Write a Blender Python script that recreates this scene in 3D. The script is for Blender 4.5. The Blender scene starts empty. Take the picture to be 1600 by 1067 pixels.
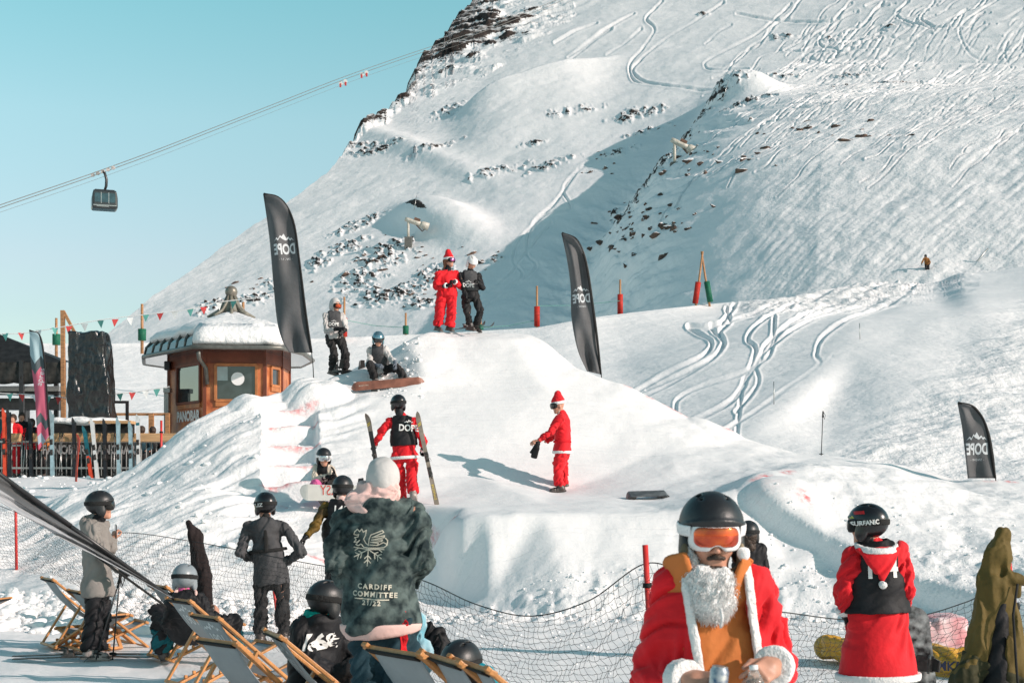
import bpy, bmesh, math, random
import numpy as np
from mathutils import Vector, Matrix
from mathutils.geometry import delaunay_2d_cdt
random.seed(7); RNG = np.random.default_rng(11)
R = math.radians
S = bpy.context.scene
C = S.collection

# ---------------------------------------------------------------- camera
F, HX, HY, CH = 2222.2, 800.0, 756.0, 1.9      # focal length in photo pixels, principal point, horizon row, eye height
cam = bpy.data.objects.new('camera', bpy.data.cameras.new('camera')); C.objects.link(cam)
cam.location = (0, 0, CH); cam.rotation_euler = (R(90), 0, 0)
cam.data.lens = 50; cam.data.sensor_width = 36; cam.data.shift_y = (HY - 533.5) / 1600
cam.data.clip_start = 0.1; cam.data.clip_end = 8000
cam.data.dof.use_dof = True; cam.data.dof.focus_distance = 22; cam.data.dof.aperture_fstop = 9
S.camera = cam
# ---------------------------------------------------------------- sky and sun
SUN_A, SUN_E = 66.0, 25.0                       # degrees right of straight behind the camera, elevation
w = bpy.data.worlds.new('World'); S.world = w; w.use_nodes = True
nt = w.node_tree; bg = nt.nodes['Background']
sky = nt.nodes.new('ShaderNodeTexSky'); sky.sky_type = 'NISHITA'; sky.sun_disc = False
SV = Vector((math.sin(R(SUN_A)) * math.cos(R(SUN_E)), -math.cos(R(SUN_A)) * math.cos(R(SUN_E)), math.sin(R(SUN_E))))
sky.sun_elevation = R(SUN_E); sky.sun_rotation = math.atan2(SV.x, SV.y)
sky.altitude = 1500; sky.air_density = 1.0; sky.dust_density = 1.2; sky.ozone_density = 1.0
tint = nt.nodes.new('ShaderNodeMix'); tint.data_type = 'RGBA'; tint.blend_type = 'MULTIPLY'; tint.inputs[0].default_value = 1
wtc = nt.nodes.new('ShaderNodeTexCoord'); wsp = nt.nodes.new('ShaderNodeSeparateXYZ'); wcr = nt.nodes.new('ShaderNodeValToRGB')
nt.links.new(wtc.outputs['Generated'], wsp.inputs[0]); nt.links.new(wsp.outputs[2], wcr.inputs[0])
wcr.color_ramp.elements[0].position = 0.02; wcr.color_ramp.elements[0].color = (.63, .59, .46, 1)
wcr.color_ramp.elements[1].position = 0.9; wcr.color_ramp.elements[1].color = (.46, .62, .48, 1)
for p_, c_ in ((.115, (.85, .72, .76, 1)), (.15, (1.0, .80, .84, 1)), (.243, (1.12, 1.09, 1.04, 1)), (.32, (.95, 1.22, 1.12, 1))):
    e_ = wcr.color_ramp.elements.new(p_); e_.color = (c_[0] * .92, c_[1] * 1.02, c_[2] * .78, 1)
nt.links.new(wcr.outputs[0], tint.inputs[7])
nt.links.new(sky.outputs[0], tint.inputs[6]); nt.links.new(tint.outputs[2], bg.inputs[0])
bg.inputs[1].default_value = 0.15 * 1.0
sl = bpy.data.lights.new('sun', 'SUN'); sl.energy = 3.4; sl.angle = R(0.5); sl.color = (1.0, 0.83, 0.76)
so = bpy.data.objects.new('sun', sl); C.objects.link(so)
so.rotation_euler = SV.to_track_quat('Z', 'Y').to_euler()
S.view_settings.view_transform = 'Standard'; S.view_settings.look = 'None'
S.view_settings.exposure = 0.44; S.view_settings.gamma = 1

# ---------------------------------------------------------------- helpers
def W(px, py, Y):
    """photo pixel and distance -> world point"""
    return Vector(((px - HX) * Y / F, Y, CH + (HY - py) * Y / F))

def Wn(px, py, Y):
    return np.stack([(px - HX) * Y / F, Y + 0 * px, CH + (HY - py) * Y / F], -1)

def hash3(ix, iy, iz, seed):
    h = (ix * 374761393 + iy * 668265263 + iz * 1274126177 + seed * 974634777) & 0xFFFFFFFF
    h = ((h ^ (h >> 13)) * 1274126177) & 0xFFFFFFFF
    h = (h ^ (h >> 16)) & 0xFFFFFF
    return h.astype(np.float32) / float(0xFFFFFF)

def vn(P, seed=0):
    """smooth value noise in 0..1, P (...,3)"""
    P = np.asarray(P, dtype=np.float64); I = np.floor(P).astype(np.int64); f = (P - I)
    f = (f * f * (3 - 2 * f)).astype(np.float32)
    out = 0
    for dx in (0, 1):
        for dy in (0, 1):
            for dz in (0, 1):
                wgt = (f[..., 0] if dx else 1 - f[..., 0]) * (f[..., 1] if dy else 1 - f[..., 1]) * (f[..., 2] if dz else 1 - f[..., 2])
                out = out + wgt * hash3(I[..., 0] + dx, I[..., 1] + dy, I[..., 2] + dz, seed)
    return out

def fbm(P, oct=4, seed=0, gain=0.5):
    P = np.asarray(P, dtype=np.float64)
    a, s, t = 1.0, 0.0, 0.0
    for o in range(oct):
        s = s + a * (vn(P * 2 ** o + 17.3 * o, seed + o) - 0.5) * 2; t += a; a *= gain
    return s / t

MATS = {}
def mat(name, col, rough=0.7, var=0.15, vscale=6, bump=0.0, bscale=40, metal=0.0, spec=0.5, extra=None, coat=0.0, sheen=0.0, col2=None, stretch=None, bdist=0.02):
    if name in MATS: return MATS[name]
    m = bpy.data.materials.new(name); m.use_nodes = True; t = m.node_tree; b = t.nodes['Principled BSDF']
    b.inputs['Roughness'].default_value = rough; b.inputs['Metallic'].default_value = metal
    b.inputs['Specular IOR Level'].default_value = spec; b.inputs['Coat Weight'].default_value = coat
    b.inputs['Sheen Weight'].default_value = sheen
    tc = t.nodes.new('ShaderNodeTexCoord'); mp = t.nodes.new('ShaderNodeMapping')
    t.links.new(tc.outputs['Object'], mp.inputs[0])
    if stretch: mp.inputs['Scale'].default_value = stretch
    n = t.nodes.new('ShaderNodeTexNoise'); n.inputs['Scale'].default_value = vscale; n.inputs['Detail'].default_value = 5
    t.links.new(mp.outputs[0], n.inputs[0])
    cr = t.nodes.new('ShaderNodeValToRGB'); t.links.new(n.outputs[0], cr.inputs[0])
    c2 = col2 or tuple(min(1, c * (1 + var)) for c in col[:3])
    c1 = col if col2 else tuple(c * (1 - var) for c in col[:3])
    cr.color_ramp.elements[0].color = (*c1[:3], 1); cr.color_ramp.elements[1].color = (*c2[:3], 1)
    cr.color_ramp.elements[0].position = 0.35; cr.color_ramp.elements[1].position = 0.65
    t.links.new(cr.outputs[0], b.inputs['Base Color'])
    if bump:
        n2 = t.nodes.new('ShaderNodeTexNoise'); n2.inputs['Scale'].default_value = bscale; n2.inputs['Detail'].default_value = 6
        t.links.new(mp.outputs[0], n2.inputs[0])
        bp = t.nodes.new('ShaderNodeBump'); bp.inputs['Strength'].default_value = bump; bp.inputs['Distance'].default_value = bdist
        t.links.new(n2.outputs[0], bp.inputs['Height']); t.links.new(bp.outputs[0], b.inputs['Normal'])
    if extra: extra(m, t, b)
    MATS[name] = m
    return m

def link(name, me, m=None, parent=None, smooth=True):
    if m is not None and not me.materials:
        for k in (m if isinstance(m, (list, tuple)) else [m]): me.materials.append(k)
    o = bpy.data.objects.new(name, me); C.objects.link(o)
    if parent is not None: o.parent = parent
    if smooth and len(me.polygons): me.polygons.foreach_set('use_smooth', np.ones(len(me.polygons), dtype=bool))
    return o

def tag(o, label=None, cat=None, group=None, kind=None):
    if label: o['label'] = label
    if cat: o['category'] = cat
    if group: o['group'] = group
    if kind: o['kind'] = kind
    return o

def empty(name, loc=(0, 0, 0), rz=0, label=None, cat=None, group=None):
    o = bpy.data.objects.new(name, None); C.objects.link(o); o.location = loc; o.rotation_euler = (0, 0, rz)
    o.empty_display_size = 0.2
    return tag(o, label, cat, group)

def np_mesh(name, V, Q, attrs=None):
    """V (n,3), Q (m,4) quads or (m,3) tris"""
    me = bpy.data.meshes.new(name); V = np.ascontiguousarray(V, dtype=np.float32); Q = np.ascontiguousarray(Q, dtype=np.int32)
    me.vertices.add(len(V)); me.vertices.foreach_set('co', V.ravel())
    k = Q.shape[1]
    me.loops.add(Q.size); me.loops.foreach_set('vertex_index', Q.ravel())
    me.polygons.add(len(Q)); me.polygons.foreach_set('loop_start', np.arange(0, Q.size, k, dtype=np.int32))
    me.update(calc_edges=True)
    for a, v in (attrs or {}).items():
        at = me.attributes.new(a, 'FLOAT', 'POINT'); at.data.foreach_set('value', np.ascontiguousarray(v, dtype=np.float32).ravel())
    return me

def grid_mesh(name, V, attrs=None):
    n, m = V.shape[:2]; idx = np.arange(n * m).reshape(n, m)
    Q = np.stack([idx[:-1, :-1], idx[:-1, 1:], idx[1:, 1:], idx[1:, :-1]], -1).reshape(-1, 4)
    return np_mesh(name, V.reshape(-1, 3), Q, attrs)

class MB:
    """collects boxes, tubes, prisms; build() links them as one mesh object"""
    def __init__(s): s.v = []; s.f = []; s.mi = []; s.cur = 0
    def add(s, vs, fs):
        n = len(s.v); s.v += [tuple(v) for v in vs]; s.f += [tuple(i + n for i in f) for f in fs]; s.mi += [s.cur] * len(fs)
    def box(s, c, d, M=None, taper=1.0):
        x, y, z = d[0] / 2, d[1] / 2, d[2] / 2; c = Vector(c)
        vs = []
        for sz in (-1, 1):
            k = 1.0 if sz < 0 else taper
            for sx, sy in ((-1, -1), (1, -1), (1, 1), (-1, 1)):
                p = Vector((sx * x * k, sy * y * k, sz * z)); vs.append((M @ p if M else p) + c)
        s.add(vs, [(0, 3, 2, 1), (4, 5, 6, 7), (0, 1, 5, 4), (1, 2, 6, 5), (2, 3, 7, 6), (3, 0, 4, 7)])
    def beam(s, a, b, wd, th, up=(0, 0, 1)):
        a, b = Vector(a), Vector(b); d = (b - a); L = d.length; d.normalize()
        u = Vector(up); sd = d.cross(u)
        if sd.length < 1e-4: sd = d.cross(Vector((1, 0, 0)))
        sd.normalize(); u = sd.cross(d)
        vs = []
        for p in (a, b):
            for i, j in ((-1, -1), (1, -1), (1, 1), (-1, 1)): vs.append(p + sd * (i * wd / 2) + u * (j * th / 2))
        s.add(vs, [(0, 3, 2, 1), (4, 5, 6, 7), (0, 1, 5, 4), (1, 2, 6, 5), (2, 3, 7, 6), (3, 0, 4, 7)])
    def tube(s, pts, r, n=8, cap=True):
        pts = [Vector(p) for p in pts]; rs = r if isinstance(r, (list, tuple)) else [r] * len(pts)
        base = len(s.v); prev = None; vs = []; fs = []
        for i, p in enumerate(pts):
            d = (pts[min(i + 1, len(pts) - 1)] - pts[max(i - 1, 0)]).normalized()
            if prev is None:
                a = d.cross(Vector((0, 0, 1)))
                if a.length < 1e-3: a = d.cross(Vector((1, 0, 0)))
            else:
                a = prev - d * prev.dot(d)
            a.normalize(); prev = a; b = d.cross(a)
            for k in range(n):
                t = 2 * math.pi * k / n; vs.append(p + (a * math.cos(t) + b * math.sin(t)) * rs[i])
        for i in range(len(pts) - 1):
            for k in range(n):
                k2 = (k + 1) % n; fs.append((i * n + k, i * n + k2, (i + 1) * n + k2, (i + 1) * n + k))
        if cap:
            fs.append(tuple(range(n - 1, -1, -1))); fs.append(tuple((len(pts) - 1) * n + k for k in range(n)))
        s.add(vs, fs)
    def prism(s, poly, a, b, c, th):
        """poly 2D points in the frame origin a, axes b, c (Vectors); thickness along b x c"""
        a, b, c = Vector(a), Vector(b), Vector(c); nrm = b.cross(c).normalized() * th / 2; n = len(poly)
        f = [a + b * x + c * y + nrm for x, y in poly]; g = [a + b * x + c * y - nrm for x, y in poly]
        s.add(f + g, [tuple(range(n)), tuple(range(2 * n - 1, n - 1, -1))] + [(i, i + n, (i + 1) % n + n, (i + 1) % n) for i in range(n)])
    def lathe(s, prof, n=24, c=(0, 0, 0), M=None):
        c = Vector(c); vs = []; fs = []
        for r, z in prof:
            for k in range(n):
                t = 2 * math.pi * k / n; p = Vector((r * math.cos(t), r * math.sin(t), z)); vs.append((M @ p if M else p) + c)
        for i in range(len(prof) - 1):
            for k in range(n):
                k2 = (k + 1) % n; fs.append((i * n + k, i * n + k2, (i + 1) * n + k2, (i + 1) * n + k))
        s.add(vs, fs)
    def build(s, name, m, parent=None, smooth=False, bevel=0, world=True):
        me = bpy.data.meshes.new(name)
        vs = s.v
        if parent is not None and world:
            MI = tree_matrix(parent).inverted(); vs = [MI @ Vector(v) for v in s.v]
        me.from_pydata([tuple(v) for v in vs], [], s.f); me.update()
        ms = m if isinstance(m, (list, tuple)) else [m]
        for k in ms: me.materials.append(k)
        if len(ms) > 1: me.polygons.foreach_set('material_index', s.mi)
        bm = bmesh.new(); bm.from_mesh(me); bmesh.ops.recalc_face_normals(bm, faces=bm.faces); bm.to_mesh(me); bm.free()
        o = link(name, me, None, parent, smooth)
        if bevel:
            bv = o.modifiers.new('b', 'BEVEL'); bv.width = bevel; bv.segments = 2; bv.limit_method = 'ANGLE'
        if smooth == 'auto':
            me.shade_smooth() if hasattr(me, 'shade_smooth') else None
        return o

def tree_matrix(o):
    M = Matrix.LocRotScale(o.location, o.rotation_euler, o.scale)
    return tree_matrix(o.parent) @ M if o.parent else M

def kids(o): return [c for c in C.objects if c.parent == o]

def copy_tree(o, parent=None, ch=None):
    ch = ch or {}
    if not ch:
        for q in C.objects:
            if q.parent: ch.setdefault(q.parent.name, []).append(q)
    c = o.copy(); C.objects.link(c); c.parent = parent
    for k in ch.get(o.name, []): copy_tree(k, c, ch)
    return c

def catmull(pts, n=8):
    pts = [np.array(p, dtype=float) for p in pts]; P = [2 * pts[0] - pts[1]] + pts + [2 * pts[-1] - pts[-2]]; out = []
    for i in range(1, len(P) - 2):
        for k in range(n):
            t = k / n
            out.append(0.5 * ((2 * P[i]) + (-P[i - 1] + P[i + 1]) * t + (2 * P[i - 1] - 5 * P[i] + 4 * P[i + 1] - P[i + 2]) * t * t + (-P[i - 1] + 3 * P[i] - 3 * P[i + 1] + P[i + 2]) * t ** 3))
    out.append(P[-2]); return out

def interp_tri(pts, vals, gx, gy):
    """piecewise linear interpolation of scattered values onto the grid gx (m,), gy (n,) -> (n,m)"""
    co = [Vector((p[0], p[1])) for p in pts]
    vo, _, fo, ov, _, _ = delaunay_2d_cdt(co, [], [], 0, 1e-6)
    val = [vals[o[0]] if o else 0 for o in ov]
    Z = np.full((len(gy), len(gx)), np.nan)
    for f in fo:
        a, b, c = [vo[i] for i in f]; va, vb, vc = [val[i] for i in f]
        x0, x1 = min(a.x, b.x, c.x), max(a.x, b.x, c.x); y0, y1 = min(a.y, b.y, c.y), max(a.y, b.y, c.y)
        i0, i1 = np.searchsorted(gx, x0 - 1e-9), np.searchsorted(gx, x1 + 1e-9); j0, j1 = np.searchsorted(gy, y0 - 1e-9), np.searchsorted(gy, y1 + 1e-9)
        if i1 <= i0 or j1 <= j0: continue
        X, Y = np.meshgrid(gx[i0:i1], gy[j0:j1])
        det = (b.y - c.y) * (a.x - c.x) + (c.x - b.x) * (a.y - c.y)
        if abs(det) < 1e-12: continue
        l1 = ((b.y - c.y) * (X - c.x) + (c.x - b.x) * (Y - c.y)) / det; l2 = ((c.y - a.y) * (X - c.x) + (a.x - c.x) * (Y - c.y)) / det; l3 = 1 - l1 - l2
        ins = (l1 >= -1e-6) & (l2 >= -1e-6) & (l3 >= -1e-6)
        sub = Z[j0:j1, i0:i1]; sub[ins] = (l1 * va + l2 * vb + l3 * vc)[ins]
    if np.isnan(Z).any(): Z[np.isnan(Z)] = np.nanmean(Z)
    return Z

def blur(Z, n, it=3):
    for _ in range(it):
        for ax in (0, 1):
            P = np.pad(Z, [(n + 1, n) if a == ax else (0, 0) for a in (0, 1)], mode='edge'); c = np.cumsum(P, axis=ax)
            Z = (c[2 * n + 1:] - c[:-2 * n - 1]) / (2 * n + 1) if ax == 0 else (c[:, 2 * n + 1:] - c[:, :-2 * n - 1]) / (2 * n + 1)
    return Z

def bilin(Z, gx, gy, x, y):
    fx = np.clip((x - gx[0]) / (gx[1] - gx[0]), 0, len(gx) - 1.001); fy = np.clip((y - gy[0]) / (gy[1] - gy[0]), 0, len(gy) - 1.001)
    i = fx.astype(int); j = fy.astype(int); fx = fx - i; fy = fy - j
    return Z[j, i] * (1 - fx) * (1 - fy) + Z[j, i + 1] * fx * (1 - fy) + Z[j + 1, i] * (1 - fx) * fy + Z[j + 1, i + 1] * fx * fy

def stamp_dist(lines, x0, x1, y0, y1, st, reach):
    """distance raster to polylines"""
    gx = np.arange(x0, x1, st); gy = np.arange(y0, y1, st); D = np.full((len(gy), len(gx)), 1e3, dtype=np.float32)
    for ln in lines:
        for a, b in zip(ln[:-1], ln[1:]):
            i0 = max(0, int((min(a[0], b[0]) - reach - x0) / st)); i1 = min(len(gx), int((max(a[0], b[0]) + reach - x0) / st) + 1)
            j0 = max(0, int((min(a[1], b[1]) - reach - y0) / st)); j1 = min(len(gy), int((max(a[1], b[1]) + reach - y0) / st) + 1)
            if i1 <= i0 or j1 <= j0: continue
            X, Y = np.meshgrid(gx[i0:i1], gy[j0:j1]); dx, dy = b[0] - a[0], b[1] - a[1]; L = dx * dx + dy * dy + 1e-9
            t = np.clip(((X - a[0]) * dx + (Y - a[1]) * dy) / L, 0, 1)
            d = np.hypot(X - a[0] - t * dx, Y - a[1] - t * dy); D[j0:j1, i0:i1] = np.minimum(D[j0:j1, i0:i1], d)
    return D, gx, gy
# ================================================================ the setting: snow ground, piste, mountain
def snow_material(name, col, s1, s2, b1, b2, d1, d2, rock=False, dye=False, stretch=None):
    m = bpy.data.materials.new(name); m.use_nodes = True; t = m.node_tree; N = t.nodes; L = t.links; b = N['Principled BSDF']
    b.inputs['Roughness'].default_value = 0.65; b.inputs['Specular IOR Level'].default_value = 0.25
    tc = N.new('ShaderNodeTexCoord'); mp = N.new('ShaderNodeMapping'); L.new(tc.outputs['Object'], mp.inputs[0])
    if stretch: mp.inputs['Scale'].default_value = stretch[0]; mp.inputs['Rotation'].default_value = stretch[1]
    def noise(sc, det, src):
        n = N.new('ShaderNodeTexNoise'); n.inputs['Scale'].default_value = sc; n.inputs['Detail'].default_value = det; n.inputs['Roughness'].default_value = 0.6; L.new(src, n.inputs[0]); return n
    n0 = noise(s1 * 0.35, 4, tc.outputs['Object'])
    cr = N.new('ShaderNodeValToRGB'); L.new(n0.outputs[0], cr.inputs[0])
    cr.color_ramp.elements[0].position = 0.3; cr.color_ramp.elements[1].position = 0.7
    cr.color_ramp.elements[0].color = (col[0] * .95, col[1] * .955, col[2] * .96, 1); cr.color_ramp.elements[1].color = (*col, 1)
    colout = cr.outputs[0]
    a = noise(s1, 8, mp.outputs[0]); c = noise(s2, 6, tc.outputs['Object'])
    ch = N.new('ShaderNodeAttribute'); ch.attribute_name = 'chop'
    bp1 = N.new('ShaderNodeBump'); bp1.inputs['Distance'].default_value = d1; L.new(a.outputs[0], bp1.inputs['Height'])
    mul = N.new('ShaderNodeMath'); mul.operation = 'MULTIPLY_ADD'; mul.inputs[1].default_value = b1; mul.inputs[2].default_value = b1 * 0.25; L.new(ch.outputs['Fac'], mul.inputs[0]); L.new(mul.outputs[0], bp1.inputs['Strength'])
    bp2 = N.new('ShaderNodeBump'); bp2.inputs['Distance'].default_value = d2; bp2.inputs['Strength'].default_value = b2; L.new(c.outputs[0], bp2.inputs['Height']); L.new(bp1.outputs[0], bp2.inputs['Normal'])
    last = bp2
    if dye:      # ski and shovel scratches
        for rot, sc in ((.5, 1.6), (-.9, 2.3)):
            m3 = N.new('ShaderNodeMapping'); m3.inputs['Rotation'].default_value = (0, 0, rot); m3.inputs['Scale'].default_value = (.35, 6, 1.5); L.new(tc.outputs['Object'], m3.inputs[0])
            n3 = noise(sc, 5, m3.outputs[0]); r3 = N.new('ShaderNodeMapRange'); r3.inputs[1].default_value = .62; r3.inputs[2].default_value = .56; L.new(n3.outputs[0], r3.inputs[0])
            b3 = N.new('ShaderNodeBump'); b3.inputs['Strength'].default_value = .28; b3.inputs['Distance'].default_value = .015; L.new(r3.outputs[0], b3.inputs['Height']); L.new(last.outputs[0], b3.inputs['Normal']); last = b3
    L.new(last.outputs[0], b.inputs['Normal'])
    if dye:
        at = N.new('ShaderNodeAttribute'); at.attribute_name = 'dye'; mx = N.new('ShaderNodeMix'); mx.data_type = 'RGBA'
        nn = noise(9, 5, tc.outputs['Object']); mr = N.new('ShaderNodeMapRange'); mr.inputs[1].default_value = 0.38; mr.inputs[2].default_value = 0.6; L.new(nn.outputs[0], mr.inputs[0])
        mm = N.new('ShaderNodeMath'); mm.operation = 'MULTIPLY'; L.new(at.outputs['Fac'], mm.inputs[0]); L.new(mr.outputs[0], mm.inputs[1])
        L.new(mm.outputs[0], mx.inputs[0]); L.new(colout, mx.inputs[6]); mx.inputs[7].default_value = (0.74, 0.16, 0.17, 1); colout = mx.outputs[2]
    if rock:
        at = N.new('ShaderNodeAttribute'); at.attribute_name = 'rock'; mx = N.new('ShaderNodeMix'); mx.data_type = 'RGBA'
        nr = noise(0.9, 8, tc.outputs['Object']); rr = N.new('ShaderNodeValToRGB'); L.new(nr.outputs[0], rr.inputs[0])
        rr.color_ramp.elements[0].position = .35; rr.color_ramp.elements[1].position = .7
        rr.color_ramp.elements[0].color = (0.018, 0.017, 0.018, 1); rr.color_ramp.elements[1].color = (0.075, 0.052, 0.042, 1)
        nn = noise(1.3, 6, tc.outputs['Object'])
        ad = N.new('ShaderNodeMath'); ad.operation = 'MULTIPLY_ADD'; ad.inputs[1].default_value = 1.0; L.new(at.outputs['Fac'], ad.inputs[0]); L.new(nn.outputs[0], ad.inputs[2])
        st = N.new('ShaderNodeMapRange'); st.inputs[1].default_value = 1.0; st.inputs[2].default_value = 1.06; L.new(ad.outputs[0], st.inputs[0])
        geo = N.new('ShaderNodeNewGeometry'); sx_ = N.new('ShaderNodeSeparateXYZ'); L.new(geo.outputs['Normal'], sx_.inputs[0])
        lg = N.new('ShaderNodeMapRange'); lg.inputs[1].default_value = .80; lg.inputs[2].default_value = .90; lg.inputs[3].default_value = 1; lg.inputs[4].default_value = .25; L.new(sx_.outputs[2], lg.inputs[0])
        ml = N.new('ShaderNodeMath'); ml.operation = 'MULTIPLY'; L.new(st.outputs[0], ml.inputs[0]); L.new(lg.outputs[0], ml.inputs[1])
        L.new(ml.outputs[0], mx.inputs[0]); L.new(colout, mx.inputs[6]); L.new(rr.outputs[0], mx.inputs[7]); colout = mx.outputs[2]
        m2 = N.new('ShaderNodeMath'); m2.operation = 'MULTIPLY_ADD'; m2.inputs[1].default_value = .3; m2.inputs[2].default_value = .6; L.new(st.outputs[0], m2.inputs[0]); L.new(m2.outputs[0], b.inputs['Roughness'])
    L.new(colout, b.inputs['Base Color'])
    return m

# ---- the near ground with the jump: control points (photo column, row, distance)
CP = []
def cp(*a):
    for px, py, Y in a: v = W(px, py, Y); CP.append((v.x, v.y, v.z))
def cz(*a):
    for x, y, z in a: CP.append((x, y, z))
cz(*[(x, y, 0.0) for x in (-24, -12, -6, 0, 6, 12, 24) for y in (-3, 6, 12, 17)])
# left: rising snow up to the bar terrace
for X0 in (-24, -16, -11.5):
    cz((X0, 19, .1), (X0, 24, .6), (X0, 30, 1.3), (X0, 36.5, 2.04), (X0, 45, 2.15), (X0, 48, 2.2))
cz((-8, 36.5, 2.04), (-8, 40, 2.1), (-8, 45, 2.15), (-8, 48, 2.2), (-3, 41, 2.1), (-3, 48, 2.2), (-9.5, 34, 1.9))
# foot of the left flank
cp((0, 935, 20.3), (80, 948, 20.1), (150, 955, 20), (300, 962, 20), (450, 962, 20.2), (600, 962, 20.6), (690, 950, 20.9))
cp((40, 860, 23.5), (60, 815, 26), (85, 785, 28))
# left flank ridge
RID = [(110, 771, 26.8), (160, 754, 27), (200, 735, 27.2), (250, 700, 27.4), (300, 662, 27.8), (340, 640, 28.2), (375, 628, 28.6), (430, 611, 29.2), (460, 600, 29.6), (510, 590, 30.2)]
cp(*RID)
for px, py, Y in RID: v = W(px, py, Y); cz((v.x - 1.0, v.y + 2.6, max(v.z - 2.2, 1.6)))
cp((300, 760, 25), (200, 812, 23.8), (360, 700, 26.3), (380, 770, 24.0), (110, 850, 23), (300, 850, 22.2), (400, 850, 21.9), (200, 890, 21.3), (430, 690, 26.2), (420, 650, 27.4))
# stairs area base slope (the steps themselves are carved below)
cp((440, 640, 28.6), (490, 645, 28.5), (450, 780, 24.3), (500, 700, 26.6), (520, 650, 28.2), (440, 800, 23.8), (500, 800, 23.8))
cp((400, 905, 21.2), (500, 900, 21.2), (600, 900, 21.6), (560, 860, 22.6), (480, 850, 22.6), (620, 842, 23.2))
# landing table and its rim
cp((610, 800, 23.7), (560, 800, 23.7), (640, 806, 23.4), (716, 812, 21.7), (760, 808, 21.6), (850, 804, 21.7), (950, 801, 21.8), (1050, 799, 21.8))
cp((560, 782, 24.4), (640, 790, 23.8), (720, 793, 22.7), (870, 770, 25.6), (850, 786, 23.3), (1000, 785, 23.4), (1010, 777, 24.4), (1100, 780, 23.6))
cp((510, 740, 25.4), (560, 740, 25.6), (640, 745, 25.6), (750, 745, 25.9), (950, 745, 26.2), (1060, 745, 25.6), (1130, 752, 24.6))
# front face of the table
cp((762, 940, 20.7), (800, 968, 20.2), (900, 972, 19.7), (1000, 972, 19.6), (1100, 972, 19.7))
cp((655, 912, 22.6), (640, 880, 23.2), (690, 938, 21.7), (720, 945, 21.3), (662, 840, 22.85), (690, 826, 22.3))
cz((-0.75, 20.9, 0.05), (-1.6, 21.8, 0.15))
# ramp up to the lip
cp((560, 690, 27.0), (640, 700, 26.9), (750, 695, 27.1), (850, 700, 27.2), (950, 700, 27.5), (1040, 700, 27.6))
cp((540, 640, 28.4), (560, 610, 29.6), (640, 620, 29.1), (660, 590, 29.8), (750, 600, 29.8), (850, 610, 29.5), (930, 640, 28.9), (1000, 660, 28.6))
cp((530, 586, 32.4), (600, 596, 30.4), (620, 560, 31), (640, 535, 31.3), (670, 522, 31.9), (690, 519, 32.3), (830, 521, 32.3), (730, 520, 32.4), (700, 530, 31.6), (800, 530, 31.6))
EDGE = [(830, 520, 32.4), (850, 530, 32), (900, 572, 31), (945, 590, 30.6), (980, 598, 30.4), (1030, 622, 30), (1080, 650, 29.6), (1130, 672, 29.3), (1180, 690, 29), (1240, 706, 28.7), (1300, 716, 28.4), (1360, 722, 28), (1430, 729, 27.6), (1480, 748, 27), (1530, 752, 27)]
cp(*EDGE)
for px, py, Y in EDGE: v = W(px, py, Y); cz((v.x + 1.0, v.y + 2.6, max(v.z - 2.0, .7)))
cp((1090, 700, 27.6), (1180, 712, 27.2), (1240, 722, 26.6), (1300, 727, 26.4))
# back of the top
for px in (560, 640, 700, 760, 830): v = W(px, 540, 34.5); cz((v.x, 34.6, 3.8 if px > 600 else 3.2), (v.x, 38, 1.6))
for X0 in (4, 8, 12, 18, 24): cz((X0, 34, .6), (X0, 38, 1.2), (X0, 48, 1.5))
# right bank: a second, lower table with a cut side and a trench before it
cp((1150, 768, 22.1), (1168, 750, 22.5), (1195, 734, 23.0), (1300, 731, 23.6), (1400, 731, 24), (1440, 742, 24), (1258, 768, 21.9), (1262, 742, 22.9), (1500, 760, 23.6))
cp((1300, 775, 22), (1400, 765, 22.5), (1400, 800, 21.6), (1400, 850, 20.6), (1500, 800, 22), (1500, 870, 20.1), (1600, 800, 22.5), (1600, 880, 19.6), (1600, 780, 23.2), (1700, 790, 23), (1700, 900, 19.2), (1700, 780, 25))
cp((1165, 772, 22.0), (1215, 797, 21.5), (1295, 846, 20.8), (1350, 878, 20.2), (1440, 912, 19.4), (1530, 940, 18.7), (1620, 962, 18.2))
cp((1160, 792, 21.85), (1210, 830, 21.35), (1290, 882, 20.65), (1350, 912, 20.05), (1440, 945, 19.25), (1530, 968, 18.55), (1620, 988, 18.05))
cp((1130, 798, 21.8), (1200, 968, 19.8), (1300, 968, 19.8), (1440, 988, 18.2), (1600, 1012, 16.6), (1190, 850, 21.0), (1240, 890, 20.55), (1290, 925, 20.0), (1370, 950, 19.3))
cz(*[(x, 15.0, 0.0) for x in (3, 5, 7, 10)])
cp((1490, 752, 26.4), (1530, 748, 26.6), (1620, 748, 26.6), (1700, 748, 26.6), (1490, 775, 24.4), (1600, 778, 24.4))
RX = np.arange(-26, 26, 0.05); RY = np.arange(-4, 49, 0.05)
ZR = interp_tri([(p[0], p[1]) for p in CP], [p[2] for p in CP], RX, RY)
ZR = blur(ZR, 1, 3)
XX, YY = np.meshgrid(RX, RY)
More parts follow.
